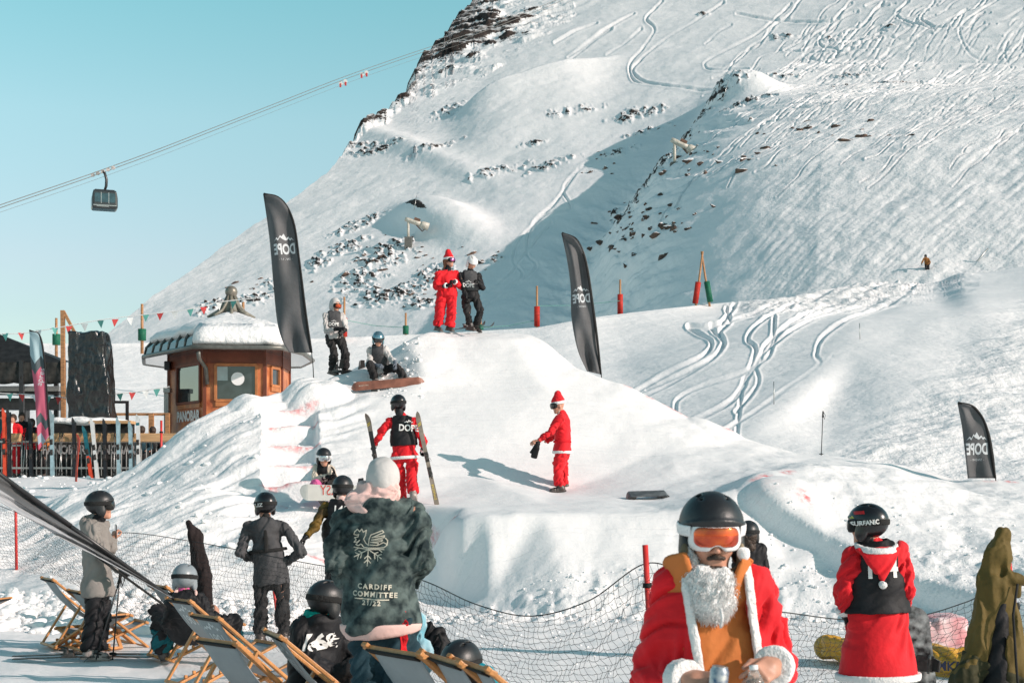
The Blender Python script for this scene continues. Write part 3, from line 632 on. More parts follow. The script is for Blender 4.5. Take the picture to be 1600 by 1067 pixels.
def surf(f, lo, hi, h):
    """surface nets of f over the box, evaluated only near the surface"""
    lo = np.array(lo, dtype=np.float32) - 2 * h; hi = np.array(hi, dtype=np.float32) + 2 * h; B = 8
    nb = np.maximum(1, np.ceil((hi - lo) / (h * B)).astype(int)); n = nb * B + 1
    ctr = [lo[i] + (np.arange(nb[i]) + .5) * B * h for i in range(3)]
    G = np.stack(np.meshgrid(*ctr, indexing='ij'), -1).astype(np.float32); v = f(G.reshape(-1, 3)).reshape(nb)
    act = np.argwhere(np.abs(v) < B * h * 1.25)
    V = np.repeat(np.repeat(np.repeat(np.sign(v) * .1, B, 0), B, 1), B, 2)
    V = np.pad(V, ((0, 1), (0, 1), (0, 1)), mode='edge').astype(np.float32)
    o = np.stack(np.meshgrid(*[np.arange(B + 1)] * 3, indexing='ij'), -1).reshape(-1, 3)
    for s in range(0, len(act), 600):
        I = (act[s:s + 600, None, :] * B + o[None]); Pp = (lo + I * h).astype(np.float32).reshape(-1, 3)
        V[I[..., 0].ravel(), I[..., 1].ravel(), I[..., 2].ravel()] = f(Pp)
    N = V < 0
    c = N[:-1, :-1, :-1].astype(np.int8)
    for i, j, k in ((1, 0, 0), (0, 1, 0), (1, 1, 0), (0, 0, 1), (1, 0, 1), (0, 1, 1), (1, 1, 1)):
        c = c + N[i:n[0] - 1 + i, j:n[1] - 1 + j, k:n[2] - 1 + k]
    cells = np.argwhere((c > 0) & (c < 8))
    idx = -np.ones(c.shape, dtype=np.int32); idx[cells[:, 0], cells[:, 1], cells[:, 2]] = np.arange(len(cells))
    acc = np.zeros((len(cells), 3), np.float32); cnt = np.zeros(len(cells), np.float32)
    cor = [(0, 0, 0), (1, 0, 0), (0, 1, 0), (1, 1, 0), (0, 0, 1), (1, 0, 1), (0, 1, 1), (1, 1, 1)]
    vals = [V[cells[:, 0] + a, cells[:, 1] + b, cells[:, 2] + d] for a, b, d in cor]
    for a, b in ((0, 1), (2, 3), (4, 5), (6, 7), (0, 2), (1, 3), (4, 6), (5, 7), (0, 4), (1, 5), (2, 6), (3, 7)):
        m = (vals[a] < 0) != (vals[b] < 0); t = np.where(m, vals[a] / (vals[a] - vals[b] + 1e-12), 0)[:, None]
        p = np.array(cor[a]) + t * (np.array(cor[b]) - np.array(cor[a])); acc += np.where(m[:, None], p, 0); cnt += m
    X = lo + (cells + acc / np.maximum(cnt, 1)[:, None]) * h
    Q = []
    for ax in range(3):
        u, w_ = [(1, 2), (2, 0), (0, 1)][ax]
        sl0 = [slice(None)] * 3; sl1 = [slice(None)] * 3; sl0[ax] = slice(0, n[ax] - 1); sl1[ax] = slice(1, n[ax])
        a, b = N[tuple(sl0)], N[tuple(sl1)]
        e = np.argwhere(a != b); e = e[(e[:, u] > 0) & (e[:, w_] > 0) & (e[:, u] < n[u] - 1) & (e[:, w_] < n[w_] - 1)]
        fl = a[e[:, 0], e[:, 1], e[:, 2]]
        def at(du, dw):
            q = e.copy(); q[:, u] -= du; q[:, w_] -= dw; return idx[q[:, 0], q[:, 1], q[:, 2]]
        q = np.stack([at(0, 0), at(1, 0), at(1, 1), at(0, 1)], -1); q[~fl] = q[~fl][:, ::-1]; Q.append(q)
    Q = np.concatenate(Q); Q = Q[(Q >= 0).all(1)]
    return X.astype(np.float32), Q

def grad(f, X, e=.004):
    g = np.stack([f(X + A3(d) * e) - f(X - A3(d) * e) for d in ((1, 0, 0), (0, 1, 0), (0, 0, 1))], -1)
    return g / (np.linalg.norm(g, axis=1, keepdims=True) + 1e-9)

def folds(X, limbs, seed, amp):
    """cloth folds: noise that runs round each limb, laid over the surface; limbs = (a, b, frequency, weight)"""
    tot = 0; wsum = 1e-6
    for i, (a, b, fq, am) in enumerate(limbs):
        a, b = A3(a), A3(b); ab = b - a; L = np.linalg.norm(ab) + 1e-6; ax = ab / L
        q = X - a; u = q @ ax; r = q - u[:, None] * ax; d = np.linalg.norm(r, axis=1) + np.maximum(0, np.maximum(-u, u - L)) * 1.5
        rn = r / (np.linalg.norm(r, axis=1, keepdims=True) + 1e-6)
        w_ = np.exp(-d / .035)
        c = np.stack([u * fq + rn[:, 0] * 1.0 + rn[:, 2] * .7 - rn[:, 1] * .6, rn[:, 0] * .75 + rn[:, 1] * .75 + u * 1.5, rn[:, 2] * .75 + i * 7], -1)
        n = fbm(c, 2, seed + 13 * i); v = np.minimum(np.abs(n) * 3.2, 1.1) - .75 + fbm(c * .4 + 9, 2, seed + 5) * 1.2 + fbm(c * 2.3, 2, seed + 8) * .25
        tot = tot + w_ * v * am; wsum = wsum + w_
    return tot / wsum * amp

def sdf_obj(name, f, lo, hi, h, m, parent=None, limbs=None, seed=1, amp=0, M=None, noise=0, nfreq=20):
    X, Q = surf(f, lo, hi, h)
    if limbs is not None and amp: X = X + grad(f, X) * folds(X, limbs, seed, amp)[:, None]
    if noise: X = X + grad(f, X) * (fbm(X * nfreq, 3, seed) * noise)[:, None]
    if parent is not None and M is None:
        MI = np.array(tree_matrix(parent).inverted()); X = X @ MI[:3, :3].T + MI[:3, 3]
    me = np_mesh(name, X, Q); o = link(name, me, m, parent)
    if M is not None: o.matrix_local = (tree_matrix(parent).inverted() @ M) if parent is not None else M
    return o

# ---- cloth, skin and gear materials
def cloth(name, col, rough=.85, var=.12, bump=.35, bscale=30, **k): return mat(name, col, rough, var, 5, bump, bscale, spec=.2, bdist=.012, **k)
RED = cloth('red_cloth', (.66, .012, .02), .7, .15, sheen=.1)
RED2 = cloth('red_fleece', (.58, .010, .018), .8, .2)
WHT = cloth('white_fur', (.78, .77, .76), .95, .06, .8, 90)
BLK = cloth('black_cloth', (.014, .014, .016), .6, .4)
BLK2 = cloth('charcoal_trousers', (.026, .025, .026), .8, .3)
GRY = cloth('grey_jacket', (.235, .215, .20), .85, .12)
DGR = cloth('dark_grey_jacket', (.062, .062, .066), .7, .2)
LGR = cloth('light_grey_jacket', (.50, .48, .47), .85, .1)
TIE = mat('tie_dye_cloth', (.010, .020, .023), .75, .0, 15, .35, 30, spec=.2, bdist=.012, col2=(.10, .135, .13))
PINK = cloth('pink_cloth', (.74, .50, .46), .9, .06)
HPNK = cloth('bright_pink_cloth', (.62, .12, .30), .8, .1)
NAVY = cloth('navy_cloth', (.018, .045, .06), .8, .3)
ORG = cloth('orange_cloth', (.52, .165, .045), .8, .1)
OLV = cloth('olive_cloth', (.115, .080, .024), .75, .15)
OLVD = cloth('dark_olive_cloth', (.042, .040, .020), .8, .2)
GOLD = cloth('gold_black_cloth', (.014, .012, .01), .6, .0, col2=(.16, .095, .02))
CRM = cloth('cream_cloth', (.62, .54, .45), .85, .1)
BRN = cloth('dark_brown_cloth', (.020, .014, .014), .8, .3)
TEAL = cloth('teal_cloth', (.0, .30, .25), .7, .2)
TEALD = cloth('dark_teal_cloth', (.01, .10, .12), .8, .2)
GLV = cloth('glove_leather', (.012, .012, .013), .45, .4, .4, 60)
CAMO = cloth('camo_cloth', (.10, .08, .05), .9, .0, col2=(.32, .26, .18))
SKIN = mat('skin', (.50, .25, .17), .5, .10, 20, .15, 120, bdist=.003)
HAIR = mat('ginger_hair', (.14, .045, .018), .5, .5, 30, .6, 60, stretch=(1, 1, .2))
HAIRB = mat('brown_hair', (.035, .018, .010), .55, .5, 30, .6, 60)
SHB = mat('black_shell', (.012, .012, .014), .28, .2, 9, .05, 60, coat=.2)
SHM = mat('matte_black_shell', (.016, .017, .019), .42, .25, 14, .06, 90)
SHG = mat('grey_shell', (.22, .25, .27), .35, .1, 9)
SHW = mat('white_shell', (.74, .73, .72), .3, .05, 9)
SHC = mat('chrome_blue_shell', (.20, .34, .40), .12, .2, 6, metal=.7)
PAD = mat('black_foam', (.01, .01, .01), .9, .2)
FRW = mat('white_plastic', (.78, .77, .77), .35, .04)
LNO = mat('orange_lens', (.42, .02, .004), .10, .5, 14, metal=.75, coat=1, col2=(.80, .14, .015))
LNP = mat('purple_lens', (.35, .08, .25), .08, .5, 9, metal=.85, coat=1)
LND = mat('dark_lens', (.02, .022, .025), .08, .2, 9, metal=.6, coat=1)
LNC = mat('silver_lens', (.42, .45, .48), .12, .3, 9, metal=.85, coat=1)
BOOT = mat('boot_plastic', (.07, .055, .05), .4, .3, 12, .2, 40)
BOOTL = mat('light_boot_plastic', (.30, .25, .23), .4, .3, 12, .2, 40)
WPRT = mat('white_print', (.75, .74, .72), .7, .04)
METAL = mat('brushed_metal', (.45, .45, .44), .35, .1, 20, metal=.8)

# ---- local-frame gear; x right, y forward, z up, origin at the eyes' level in the middle of the head
_cache = {}
def local_mesh(key, f, lo, hi, h, noise=0, nf=30):
    if key not in _cache:
        X, Q = surf(f, lo, hi, h)
        if noise: X = X + grad(f, X) * (fbm(X * nf, 3, 5) * noise)[:, None]
        _cache[key] = np_mesh(key, X, Q)
    return _cache[key]
def put(name, me, m, parent, M):
    me2 = me
    if me.materials and me.materials[0] != m or not me.materials:
        key = me.name + '|' + m.name
        if key in _cache: me2 = _cache[key]
        else: me2 = me.copy(); me2.materials.clear(); me2.materials.append(m); _cache[key] = me2
    o = link(name, me2, None, parent); o.matrix_local = tree_matrix(parent).inverted() @ M
    return o
def shell0(P, g=0): return ell(P, (0, -.012, .045), (.112 + g, .138 + g, .118 + g))
def f_helmet(P):
    d = shell0(P)
    front = rbox(P, (0, .14, -.08), (.3, .115, .125), .02)
    d = smax(d, -front, .012); d = smax(d, -(P[..., 2] + .088), .015)
    d = smax(d, -(shell0(P, -.012)), .004)
    for s in (-1, 1):
        d = smin(d, ell(P, (s * .090, -.005, -.035), (.024, .044, .055)), .02)
        for y in (-.06, .0, .055): d = smax(d, -rbox(P, (s * .045, y, .165), (.007, .022, .03), .006), .006)
    d = smin(d, smax(np.abs(shell0(P)) - .005, np.abs(P[..., 2] - .045 - .25 * (P[..., 1] - .02)) - .006 + 9 * (P[..., 1] < -.0), .004), .006)
    return d
def f_strap(P):
    zz = P[..., 2] - .035 + .05 * P[..., 1]
    return smax(smax(np.abs(shell0(P, .004)) - .003, np.abs(zz) - .021, .003), P[..., 1] - .085, .004)
def f_gframe(P):
    z = P[..., 2] - .012; e = ell(P, (0, -.02, .01), (.104, .138, .13))
    d = smax(np.abs(e) - .011, rbox(P, (0, .13, .012), (.089, .12, .047), .03), .008)
    nose = cap(P, (0, .08, -.05), (0, .16, -.03), .024, .024)
    return smax(d, -nose, .012)
def f_glens(P):
    e = ell(P, (0, -.02, .01), (.104, .138, .13))
    d = smax(np.abs(e - .012) - .004, rbox(P, (0, .13, .015), (.077, .12, .034), .024), .004)
    return smax(d, -cap(P, (0, .08, -.045), (0, .16, -.028), .022, .022), .008)
def f_head(P, face=True):
    d = ell(P, (0, -.012, .03), (.076, .098, .10))
    d = smin(d, ell(P, (0, .022, -.045), (.060, .072, .082)), .04)
    d = smin(d, cap(P, (-.012, .066, -.105), (.012, .066, -.105), .022, .022), .03)
    if face:
        d = smin(d, cap(P, (-.035, .080, .018), (.035, .080, .018), .012, .012), .018)
        for s in (-1, 1):
            d = smax(d, -ell(P, (s * .032, .103, -.002), (.019, .016, .013)), .012)
            d = smin(d, ell(P, (s * .031, .078, -.002), (.0135, .0135, .0125)), .004)
            d = smin(d, ell(P, (s * .038, .068, -.035), (.022, .022, .018)), .02)
            d = smin(d, ell(P, (s * .077, -.008, -.02), (.010, .020, .032)), .006)
            d = smin(d, ell(P, (s * .011, .099, -.035), (.009, .009, .008)), .006)
        d = smin(d, cap(P, (0, .088, .008), (0, .112, -.03), .008, .0115), .010)
        d = smin(d, cap(P, (-.019, .085, -.063), (.019, .085, -.063), .0065, .0065), .007)
        d = smin(d, cap(P, (-.016, .083, -.075), (.016, .083, -.075), .0075, .0075), .007)
        d = smax(d, -cap(P, (-.02, .097, -.0690), (.02, .097, -.0690), .003, .003), .003)
    return d
def frame(origin, look, up=(0, 0, 1), s=1.0):
    y = Vector(look).normalized(); x = y.cross(Vector(up)).normalized(); z = x.cross(y)
    M = Matrix((x, y, z)).transposed().to_4x4(); M.translation = Vector(origin)
    return M @ Matrix.Diagonal((s, s, s, 1))
def hand_sdf(P, side, curl, r, spread=1.0, point=False):
    """local hand: wrist at origin, +y to the fingertips, +x*side to the thumb, +z back of the hand; curl in radians per joint"""
    d = rbox(P, (0, .048, 0), (.038 + r * .3, .05, .012 + r * .35), .012)
    d = smin(d, cap(P, (0, -.03, 0), (0, .02, 0), .026 + r * .3, .030), .02)
    for i, (x, L) in enumerate(((.029, .074), (.0095, .082), (-.0105, .077), (-.029, .060))):
        x *= side * spread; p = Vector((x, .090 - abs(i - 1.2) * .006, 0)); ang = 0; c = curl if not (point and i == 0) else .08
        fx = x * .9
        for j, fr in enumerate((.45, .32, .25)):
            ang += c * (1.0, 1.1, .8)[j]
            q = p + Vector((fx * fr * (1 if c < .5 else .2), math.cos(ang) * L * fr, -math.sin(ang) * L * fr))
            d = smin(d, cap(P, p, q, r * (1 - .08 * j), r * (.94 - .1 * j)), .005); p = q
    a = Vector((side * .030, .018, -.006)); b = Vector((side * .056, .050, -.018 - curl * .012)); c = Vector((side * (.064 - curl * .018), .082, -.03 - curl * .022))
    d = smin(d, cap(P, a, b, r * 1.35, r * 1.1), .012); d = smin(d, cap(P, b, c, r * 1.08, r * .9), .005)
    return d
def glove_mesh(side, curl, mitten=False):
    if mitten:
        f = lambda P: smin(smin(rbox(P, (0, .075, -.008), (.048, .085, .026), .024), cap(P, (0, -.06, 0), (0, .0, 0), .043, .038), .03), cap(P, (side * .035, .03, 0), (side * .062, .085, -.012), .019, .016), .01)
        return local_mesh('mitten%d' % side, f, (-.1, -.12, -.08), (.1, .19, .07), .008)
    f = lambda P: smin(hand_sdf(P, side, curl, .0125), cap(P, (0, -.075, 0), (0, -.01, 0), .040, .034), .02)
    return local_mesh('glove%d_%.1f' % (side, curl), f, (-.11, -.13, -.13), (.11, .2, .06), .0065)
def f_boot(P):
    d = cap(P, (0, -.04, .05), (0, .15, .04), .050, .045); d = smin(d, cap(P, (0, -.02, .06), (0, .01, .23), .056, .060), .04)
    d = smax(d, -(P[..., 2] - .0), .008)
    d = smin(d, rbox(P, (0, .055, .012), (.048, .16, .014), .006), .004)
    for z in (.12, .17, .21): d = smin(d, smax(np.abs(cap(P, (0, -.02, .06), (0, .01, .23), .058, .062)) - .006, np.abs(P[..., 2] - z + .1 * P[..., 1]) - .010, .004), .004)
    for y in (.06, .11): d = smin(d, smax(np.abs(cap(P, (0, -.04, .05), (0, .15, .04), .052, .047)) - .006, np.abs(P[..., 1] - y) - .009, .004), .004)
    return d

def person(label, D, J, jacket=None, trousers=None, boots=BOOT, gloves=None, look=(0, 1, 0), up=(0, 0, 1), head='helmet', helmet=SHM, goggles=None, gdir=0,
           bib=None, bibl=.70, skirt=0.0, fat=1.0, legfat=1.0, h=.013, hood=None, hem=None, cuff=None, seed=1, group=None, curl=.5, hair=None, barehand=(), face=True, s=1.0,
           collar=None, sleeve=None, belt=None, legs=True, bodyh=None, mitts=False, foot=None, bareparts=None, jopen=None, hands=None, fold=.019, gaiter=BLK, gs=1.07, torso_k=1.42, trim=None):
    """J: joint -> (column, row[, metres deeper]); a = the side left in the picture"""
    p = {}
    for k, v in J.items(): p[k] = v if isinstance(v, Vector) else W(v[0], v[1], D + (v[2] if len(v) > 2 else 0))
    for k in 'ab': p['sh_' + k] = p['sh_' + k] + (p['head'] - (p['hip_a'] + p['hip_b']) / 2).normalized() * .032 * s
    base = (p['ank_a'] + p['ank_b']) / 2 if 'ank_a' in p else p['hip_a'].copy(); base = Vector((base.x, base.y, base.z - .08))
    root = empty('person', base, 0, label, 'person', group)
    side = (p['sh_b'] - p['sh_a']).normalized()
    sc = (p['sh_a'] + p['sh_b']) / 2; hc = (p['hip_a'] + p['hip_b']) / 2
    hside = (p['hip_b'] - p['hip_a']).normalized()
    hs = s * 1.05; HM = frame(p['head'], look, up, hs); HR = np.array(HM.to_3x3(), dtype=np.float32) / hs; HO = A3(p['head'])
    toh = lambda P: ((P - HO) @ HR) / hs
    spine = hc.lerp(sc, .5)
    arms = []
    for k in 'ab': arms += [(p['sh_' + k], p['el_' + k]), (p['el_' + k], p['wr_' + k])]
    lg = []
    for k in 'ab': lg += [(p['hip_' + k], p['kn_' + k]), (p['kn_' + k], p['ank_' + k])]
    allp = np.array([tuple(v) for v in p.values()]); LO, HI = allp.min(0) - .3 * s, allp.max(0) + .3 * s
    def hand_frames():
        out = {}
        for k in 'ab':
            w_ = p['wr_' + k]; d = (p['ha_' + k] - w_).normalized() if 'ha_' + k in p else (w_ - p['el_' + k]).normalized()
            out[k] = (w_, d)
        return out
    HF = hand_frames()
    def hand_M(k):
        w_, d = HF[k]; palm = hands.get(k) if hands and k in hands else None
        # back of the hand looks outward / up
        out = Vector(palm) if palm else ((side * (-1 if k == 'a' else 1)) + Vector((0, 0, .6)))
        z = (out - d * out.dot(d)).normalized(); x = d.cross(z); M = Matrix((x, d, z)).transposed().to_4x4(); M.translation = w_
        return M @ Matrix.Diagonal((s, s, s, 1))
    # which side is the thumb on: thumbs point towards the body's front / inside
    fwd = Vector((0, 0, 1)).cross(side); fwd = -fwd if Vector(look).dot(fwd) < 0 else fwd
    def tside(k):
        x = hand_M(k).to_3x3().col[0]; inward = (fwd * .8 + (side if k == 'a' else -side) * .3 + Vector((0, 0, .5)))
        return 1 if x.dot(inward) > 0 else -1
    def f_body(P):
        d = f_head(toh(P), face) * s
        d = smin(d, cap(P, p['head'] + Vector(HM.to_3x3() @ Vector((0, -.02, -.06))), sc + Vector((0, 0, .02 * s)), .052 * s, .062 * s), .03)
        d = smin(d, cap(P, sc - Vector((0, 0, .05)), hc, .088 * s, .088 * s, side, 1.4), .05)
        d = smin(d, cap(P, p['sh_a'], p['sh_b'], .045 * s, .045 * s), .05); d = smin(d, cap(P, p['hip_a'], p['hip_b'], .075 * s, .075 * s), .05)
        for i, (a, b) in enumerate(arms): d = smin(d, cap(P, a, b, (.040, .032)[i % 2] * s, (.033, .024)[i % 2] * s), .02)
        for i, (a, b) in enumerate(lg): d = smin(d, cap(P, a, b, (.066, .046)[i % 2] * s, (.046, .034)[i % 2] * s), .03)
        for k in barehand:
            M = hand_M(k); MI = np.array(M.inverted(), dtype=np.float32)
            q = P @ MI[:3, :3].T + MI[:3, 3]; d = smin(d, hand_sdf(q, tside(k), curl if not isinstance(curl, dict) else curl[k], .0095) * s, .008)
        return d
    bh = bodyh or (.007 if barehand else h * 1.4)
    body = sdf_obj('body', f_body, LO, HI, bh, SKIN, root)
    limbsA = [(a, b, 15, 1.2) for a, b in arms] + [(sc, hc, 6, .8)]
    limbsL = [(a, b, 13, 1.2) for a, b in lg]
    ft = fat * s
    hemz = (hc - Vector((0, 0, skirt)))
    hdir = (hc - sc).normalized()
    hem_pt = hc + hdir * (.04 + skirt)
    def f_torso(P):
        d = cap(P, sc + hdir * .05, spine, .122 * ft, .118 * ft, side, torso_k)
        d = smin(d, cap(P, spine, hc, .118 * ft, .144 * ft, hside, torso_k), .06)
        if skirt: d = smin(d, cap(P, hc, hc + hdir * skirt, .15 * ft, (.15 + skirt * .14) * ft, hside, torso_k * .93), .06)
        d = smin(d, cap(P, p['sh_a'].lerp(p['sh_b'], .08), p['sh_b'].lerp(p['sh_a'], .08), .066 * ft, .066 * ft), .06)
        d = smin(d, cap(P, sc, sc - hdir * .09 * s, .088 * ft, .068 * s), .035)
        for k in 'ab': d = smin(d, cap(P, sc - hdir * .06 * s, p['sh_' + k], .062 * s, .055 * s), .03)
        return d
    def f_sleeves(P):
        d = None
        for i, (a, b) in enumerate(arms):
            c = cap(P, a, b if i % 2 == 0 else b.lerp(a, .06), (.068, .060)[i % 2] * ft, (.060, .047)[i % 2] * ft)
            if i % 2: c = smax(c, (P - A3(b.lerp(a, .04 if not jopen else .10))) @ A3((b - a).normalized()), .006)
            d = c if d is None else smin(d, c, .02)
        return d
    def f_jacket(P):
        d = smin(f_torso(P), f_sleeves(P), .03)
        if not hood and collar is None: d = smin(d, cap(P, sc, sc.lerp(p['head'], .42), .075 * s, .066 * s), .02)
        q = (P - A3(hem_pt)) @ A3(hdir); d = smax(d, q, .012)
        if hood == 'down':
            c = sc - hdir * .05 * s - fwd * .085 * s; d = smin(d, cap(P, c + side * .07 * s, c - side * .07 * s, .055 * s, .055 * s), .03)
            d = smin(d, cap(P, c, c + hdir * .14 * s - fwd * .03, .075 * s, .035 * s, side, 1.5), .04)
        if hood == 'up':
            hp = toh(P); hd = ell(hp, (0, -.025, .03), (.105, .128, .14)) * s
            hd = smax(hd, -rbox(hp, (0, .15, -.01), (.075, .115, .10), .05) * s, .02); d = smin(d, hd, .03)
            d = smin(d, cap(P, p['head'] + Vector(HM.to_3x3() @ Vector((0, -.05, -.05))), sc, .08 * s, .09 * s), .04)
        if jopen: d = smax(d, -jopen(P), .01)
        return d
    zlo = LO.copy()
    jk = None
    if jacket: jk = sdf_obj('jacket', f_jacket, LO, HI, h, jacket, root, limbsA, seed, fold * s * min(1.15, ft))
    def jband(name, m, reg, off=.010):
        return sdf_obj(name, lambda P: smax(smin(f_torso(P), f_sleeves(P) if name == 'cuff' else 9 + 0 * P[..., 0], .03) - off - .012, reg(P), .006), LO, HI, h, m, root, noise=.004 if m == WHT else 0, nfreq=60)
    if hem: jband('hem_band', hem, lambda P: np.abs((P - A3(hem_pt)) @ A3(hdir) + .01) - .026)
    if belt: jband('belt', belt, lambda P: np.abs((P - A3(sc.lerp(hc, .72))) @ A3(hdir)) - .022, .006)
    if cuff:
        for k in 'ab':
            b, a = p['wr_' + k], p['el_' + k]; dd = (b - a).normalized(); c = b - dd * .022
            sdf_obj('cuff', lambda P: smax(cap(P, a, b, .064 * ft, .055 * ft), np.abs((P - A3(c)) @ A3(dd)) - .022, .008), A3(c) - .12, A3(c) + .12, h * .8, cuff, root, noise=.004, nfreq=60)
    if bib:
        # sleeveless numbered vest over the jacket
        top = sc - hdir * .035; bot = sc.lerp(hc, bibl)
        wdt = (p['sh_b'] - p['sh_a']).length / 2
        def f_bib(P):
            d = f_torso(P) - .026; q = (P - A3(bot)) @ A3(hdir); d = smax(d, q, .01)
            u = np.abs((P - A3(sc)) @ A3(side)); t = -((P - A3(sc)) @ A3(hdir))
            d = smax(d, u - (wdt * .74 + np.clip(-t - .10, 0, .2) * .9), .012); d = smax(d, -(cap(P, sc - hdir * .12, sc - hdir * .3, .085, .085)), .01)
            return d
        sdf_obj('bib', f_bib, LO, HI, h * .9, bib, root, [(sc, hc, 9, 1)], seed + 3, .008 * s)
    if trousers:
        lf = legfat * s
        def f_tr(P):
            d = cap(P, p['hip_a'], p['hip_b'], .108 * s, .108 * s)
            d = smin(d, cap(P, hc, hc - hdir * .12, .105 * s, .10 * s, hside, 1.35), .04)
            for i, (a, b) in enumerate(lg):
                if i % 2: b = b + (a - b).normalized() * .06 * s
                d = smin(d, cap(P, a, b, (.096, .074)[i % 2] * (lf if i % 2 else (1 + lf) / 2), (.076, .082)[i % 2] * lf), .025)
            for k in 'ab':
                b = p['ank_' + k]; a = p['kn_' + k]; dd = (b - a).normalized(); d = smax(d, ((P - A3(b)) @ A3(dd)) + .02 - 9 * (np.linalg.norm(P - A3(b), axis=-1) > .22 * s), .005)
            return d
        sdf_obj('trousers', f_tr, LO, HI, h, trousers, root, limbsL, seed + 9, (fold + .004) * s)
    for k in 'ab':
        if boots is not None:
            a = p['ank_' + k]; fd = Vector(foot[k] if foot and k in foot else (foot['*'] if foot else fwd)); fd = Vector((fd.x, fd.y, fd.z if foot else 0)).normalized()
            shin = (p['kn_' + k] - a).normalized(); fd = (fd - shin * fd.dot(shin) * .85).normalized()
            M = frame(a - shin * (.085 * s), fd, shin, s)
            b = put('boot', local_mesh('boot', f_boot, (-.1, -.13, -.02), (.1, .24, .36), .009), boots, root, M)
        if gloves is not None and k not in barehand:
            cu = curl if not isinstance(curl, dict) else curl[k]
            put('glove', glove_mesh(tside(k), cu, mitts), gloves, root, hand_M(k))
    hmesh = .006
    if gaiter is not None:
        sdf_obj('neck_gaiter', lambda P: cap(P, p['head'] + Vector(HM.to_3x3() @ Vector((0, -.015, -.075))), sc + Vector((0, 0, .02)), .064 * s, .085 * s), A3(sc) - .3, A3(p['head']) + .2, h, gaiter, root, [(p['head'], sc, 14, 1)], seed + 2, .012)
    HM = HM @ Matrix.Diagonal((gs, gs, gs, 1))
    if head == 'helmet':
        hl = put('helmet', local_mesh('helmet', f_helmet, (-.14, -.17, -.12), (.14, .15, .19), hmesh if h > .008 else .0045), helmet, root, HM)
        lin = sdf_obj('helmet_lining', lambda P: smax(smax(shell0(P, -.010), -rbox(P, (0, .14, -.08), (.3, .112, .122), .02), .01), -(P[..., 2] + .084), .01), (-.14, -.17, -.12), (.14, .15, .19), .01, PAD, root, M=HM)
    if head == 'santa':
        sdf_obj('santa_hat', lambda P: smax(smin(ell(P, (0, -.015, .06), (.092, .115, .105)), cap(P, (0, -.02, .11), (.0, -.03, .19), .075, .055), .04), -(P[..., 2] - .03), .01), (-.14, -.17, -.02), (.14, .15, .28), .008, RED, root, M=HM, noise=.012, nfreq=22)
        sdf_obj('hat_brim', lambda P: smax(ell(P, (0, -.015, .04), (.100, .122, .10)), np.abs(P[..., 2] - .048) - .026, .012), (-.14, -.17, -.02), (.14, .15, .12), .007, WHT, root, M=HM, noise=.004, nfreq=60)
    if goggles:
        fr, le = goggles
        put('goggle_frame', local_mesh('gframe', f_gframe, (-.12, 0, -.07), (.12, .15, .09), .005 if h > .008 else .0035), fr, root, HM)
        put('goggle_lens', local_mesh('glens', f_glens, (-.12, 0, -.07), (.12, .15, .09), .004 if h > .008 else .003), le, root, HM)
        if head == 'helmet': put('goggle_strap', local_mesh('strap', f_strap, (-.14, -.17, -.04), (.14, .12, .1), .005), PAD if fr != FRW else FRW, root, HM)
    if hair:
        hm, lng = hair
        sdf_obj('hair', lambda P: smax(smin(smax(ell(P, (0, -.022, .032), (.088, .108, .108)), -rbox(P, (0, .13, -.06), (.066, .085, .10), .03), .02),
                cap(P, (0, -.07, -.02), (0, -.07, -.02 - lng), .062, .05, (1, 0, 0), 1.5) if lng else 9 + 0 * P[..., 0], .04), -cap(P, (0, .1, -.04), (0, .1, -.1), .05, .05), .02), (-.17, -.2, -.12 - lng), (.17, .12, .17), .008, hm, root, M=HM, noise=.012, nfreq=45)
    root['_'] = 0; del root['_']
    return root, dict(p=p, HM=HM, sc=sc, hc=hc, side=side, fwd=fwd, hdir=hdir, LO=LO, HI=HI, f_jacket=f_jacket, f_torso=f_torso, f_sleeves=f_sleeves, jacket=jk, hand_M=hand_M)

# ---- writing laid onto surfaces
def text_mesh(txt, size=1.0, bold=0.0, space=1.0, align='CENTER'):
    cu = bpy.data.curves.new('t', 'FONT'); cu.body = txt; cu.size = size; cu.align_x = align; cu.align_y = 'CENTER'; cu.offset = bold; cu.space_character = space; cu.resolution_u = 3
    o = bpy.data.objects.new('t', cu); C.objects.link(o); dg = bpy.context.evaluated_depsgraph_get(); dg.update()
    me = bpy.data.meshes.new_from_object(o.evaluated_get(dg)); bpy.data.objects.remove(o); bpy.data.curves.remove(cu)
    return me
def poly_print(name, polys, M, m, parent, targets=None, off=.004, cut=.03, thick=.0):
    """flat 2D polygons (list of vertex lists) laid in the frame M (x right, y up, z out), wrapped onto the target meshes"""
    bm = bmesh.new()
    for pl in polys:
        vs = [bm.verts.new((x, y, 0)) for x, y in pl]
        try: bm.faces.new(vs)
        except ValueError: pass
    return _wrap(name, bm, M, m, parent, targets, off, cut)
def text_print(name, txt, size, M, m, parent, targets=None, off=.004, cut=.03, bold=0.0, sx=1.0, space=1.0, mirror=False):
    me = text_mesh(txt, size, bold, space); bm = bmesh.new(); bm.from_mesh(me); bpy.data.meshes.remove(me)
    for v in bm.verts: v.co.x *= sx * (-1 if mirror else 1)
    return _wrap(name, bm, M, m, parent, targets, off, cut)
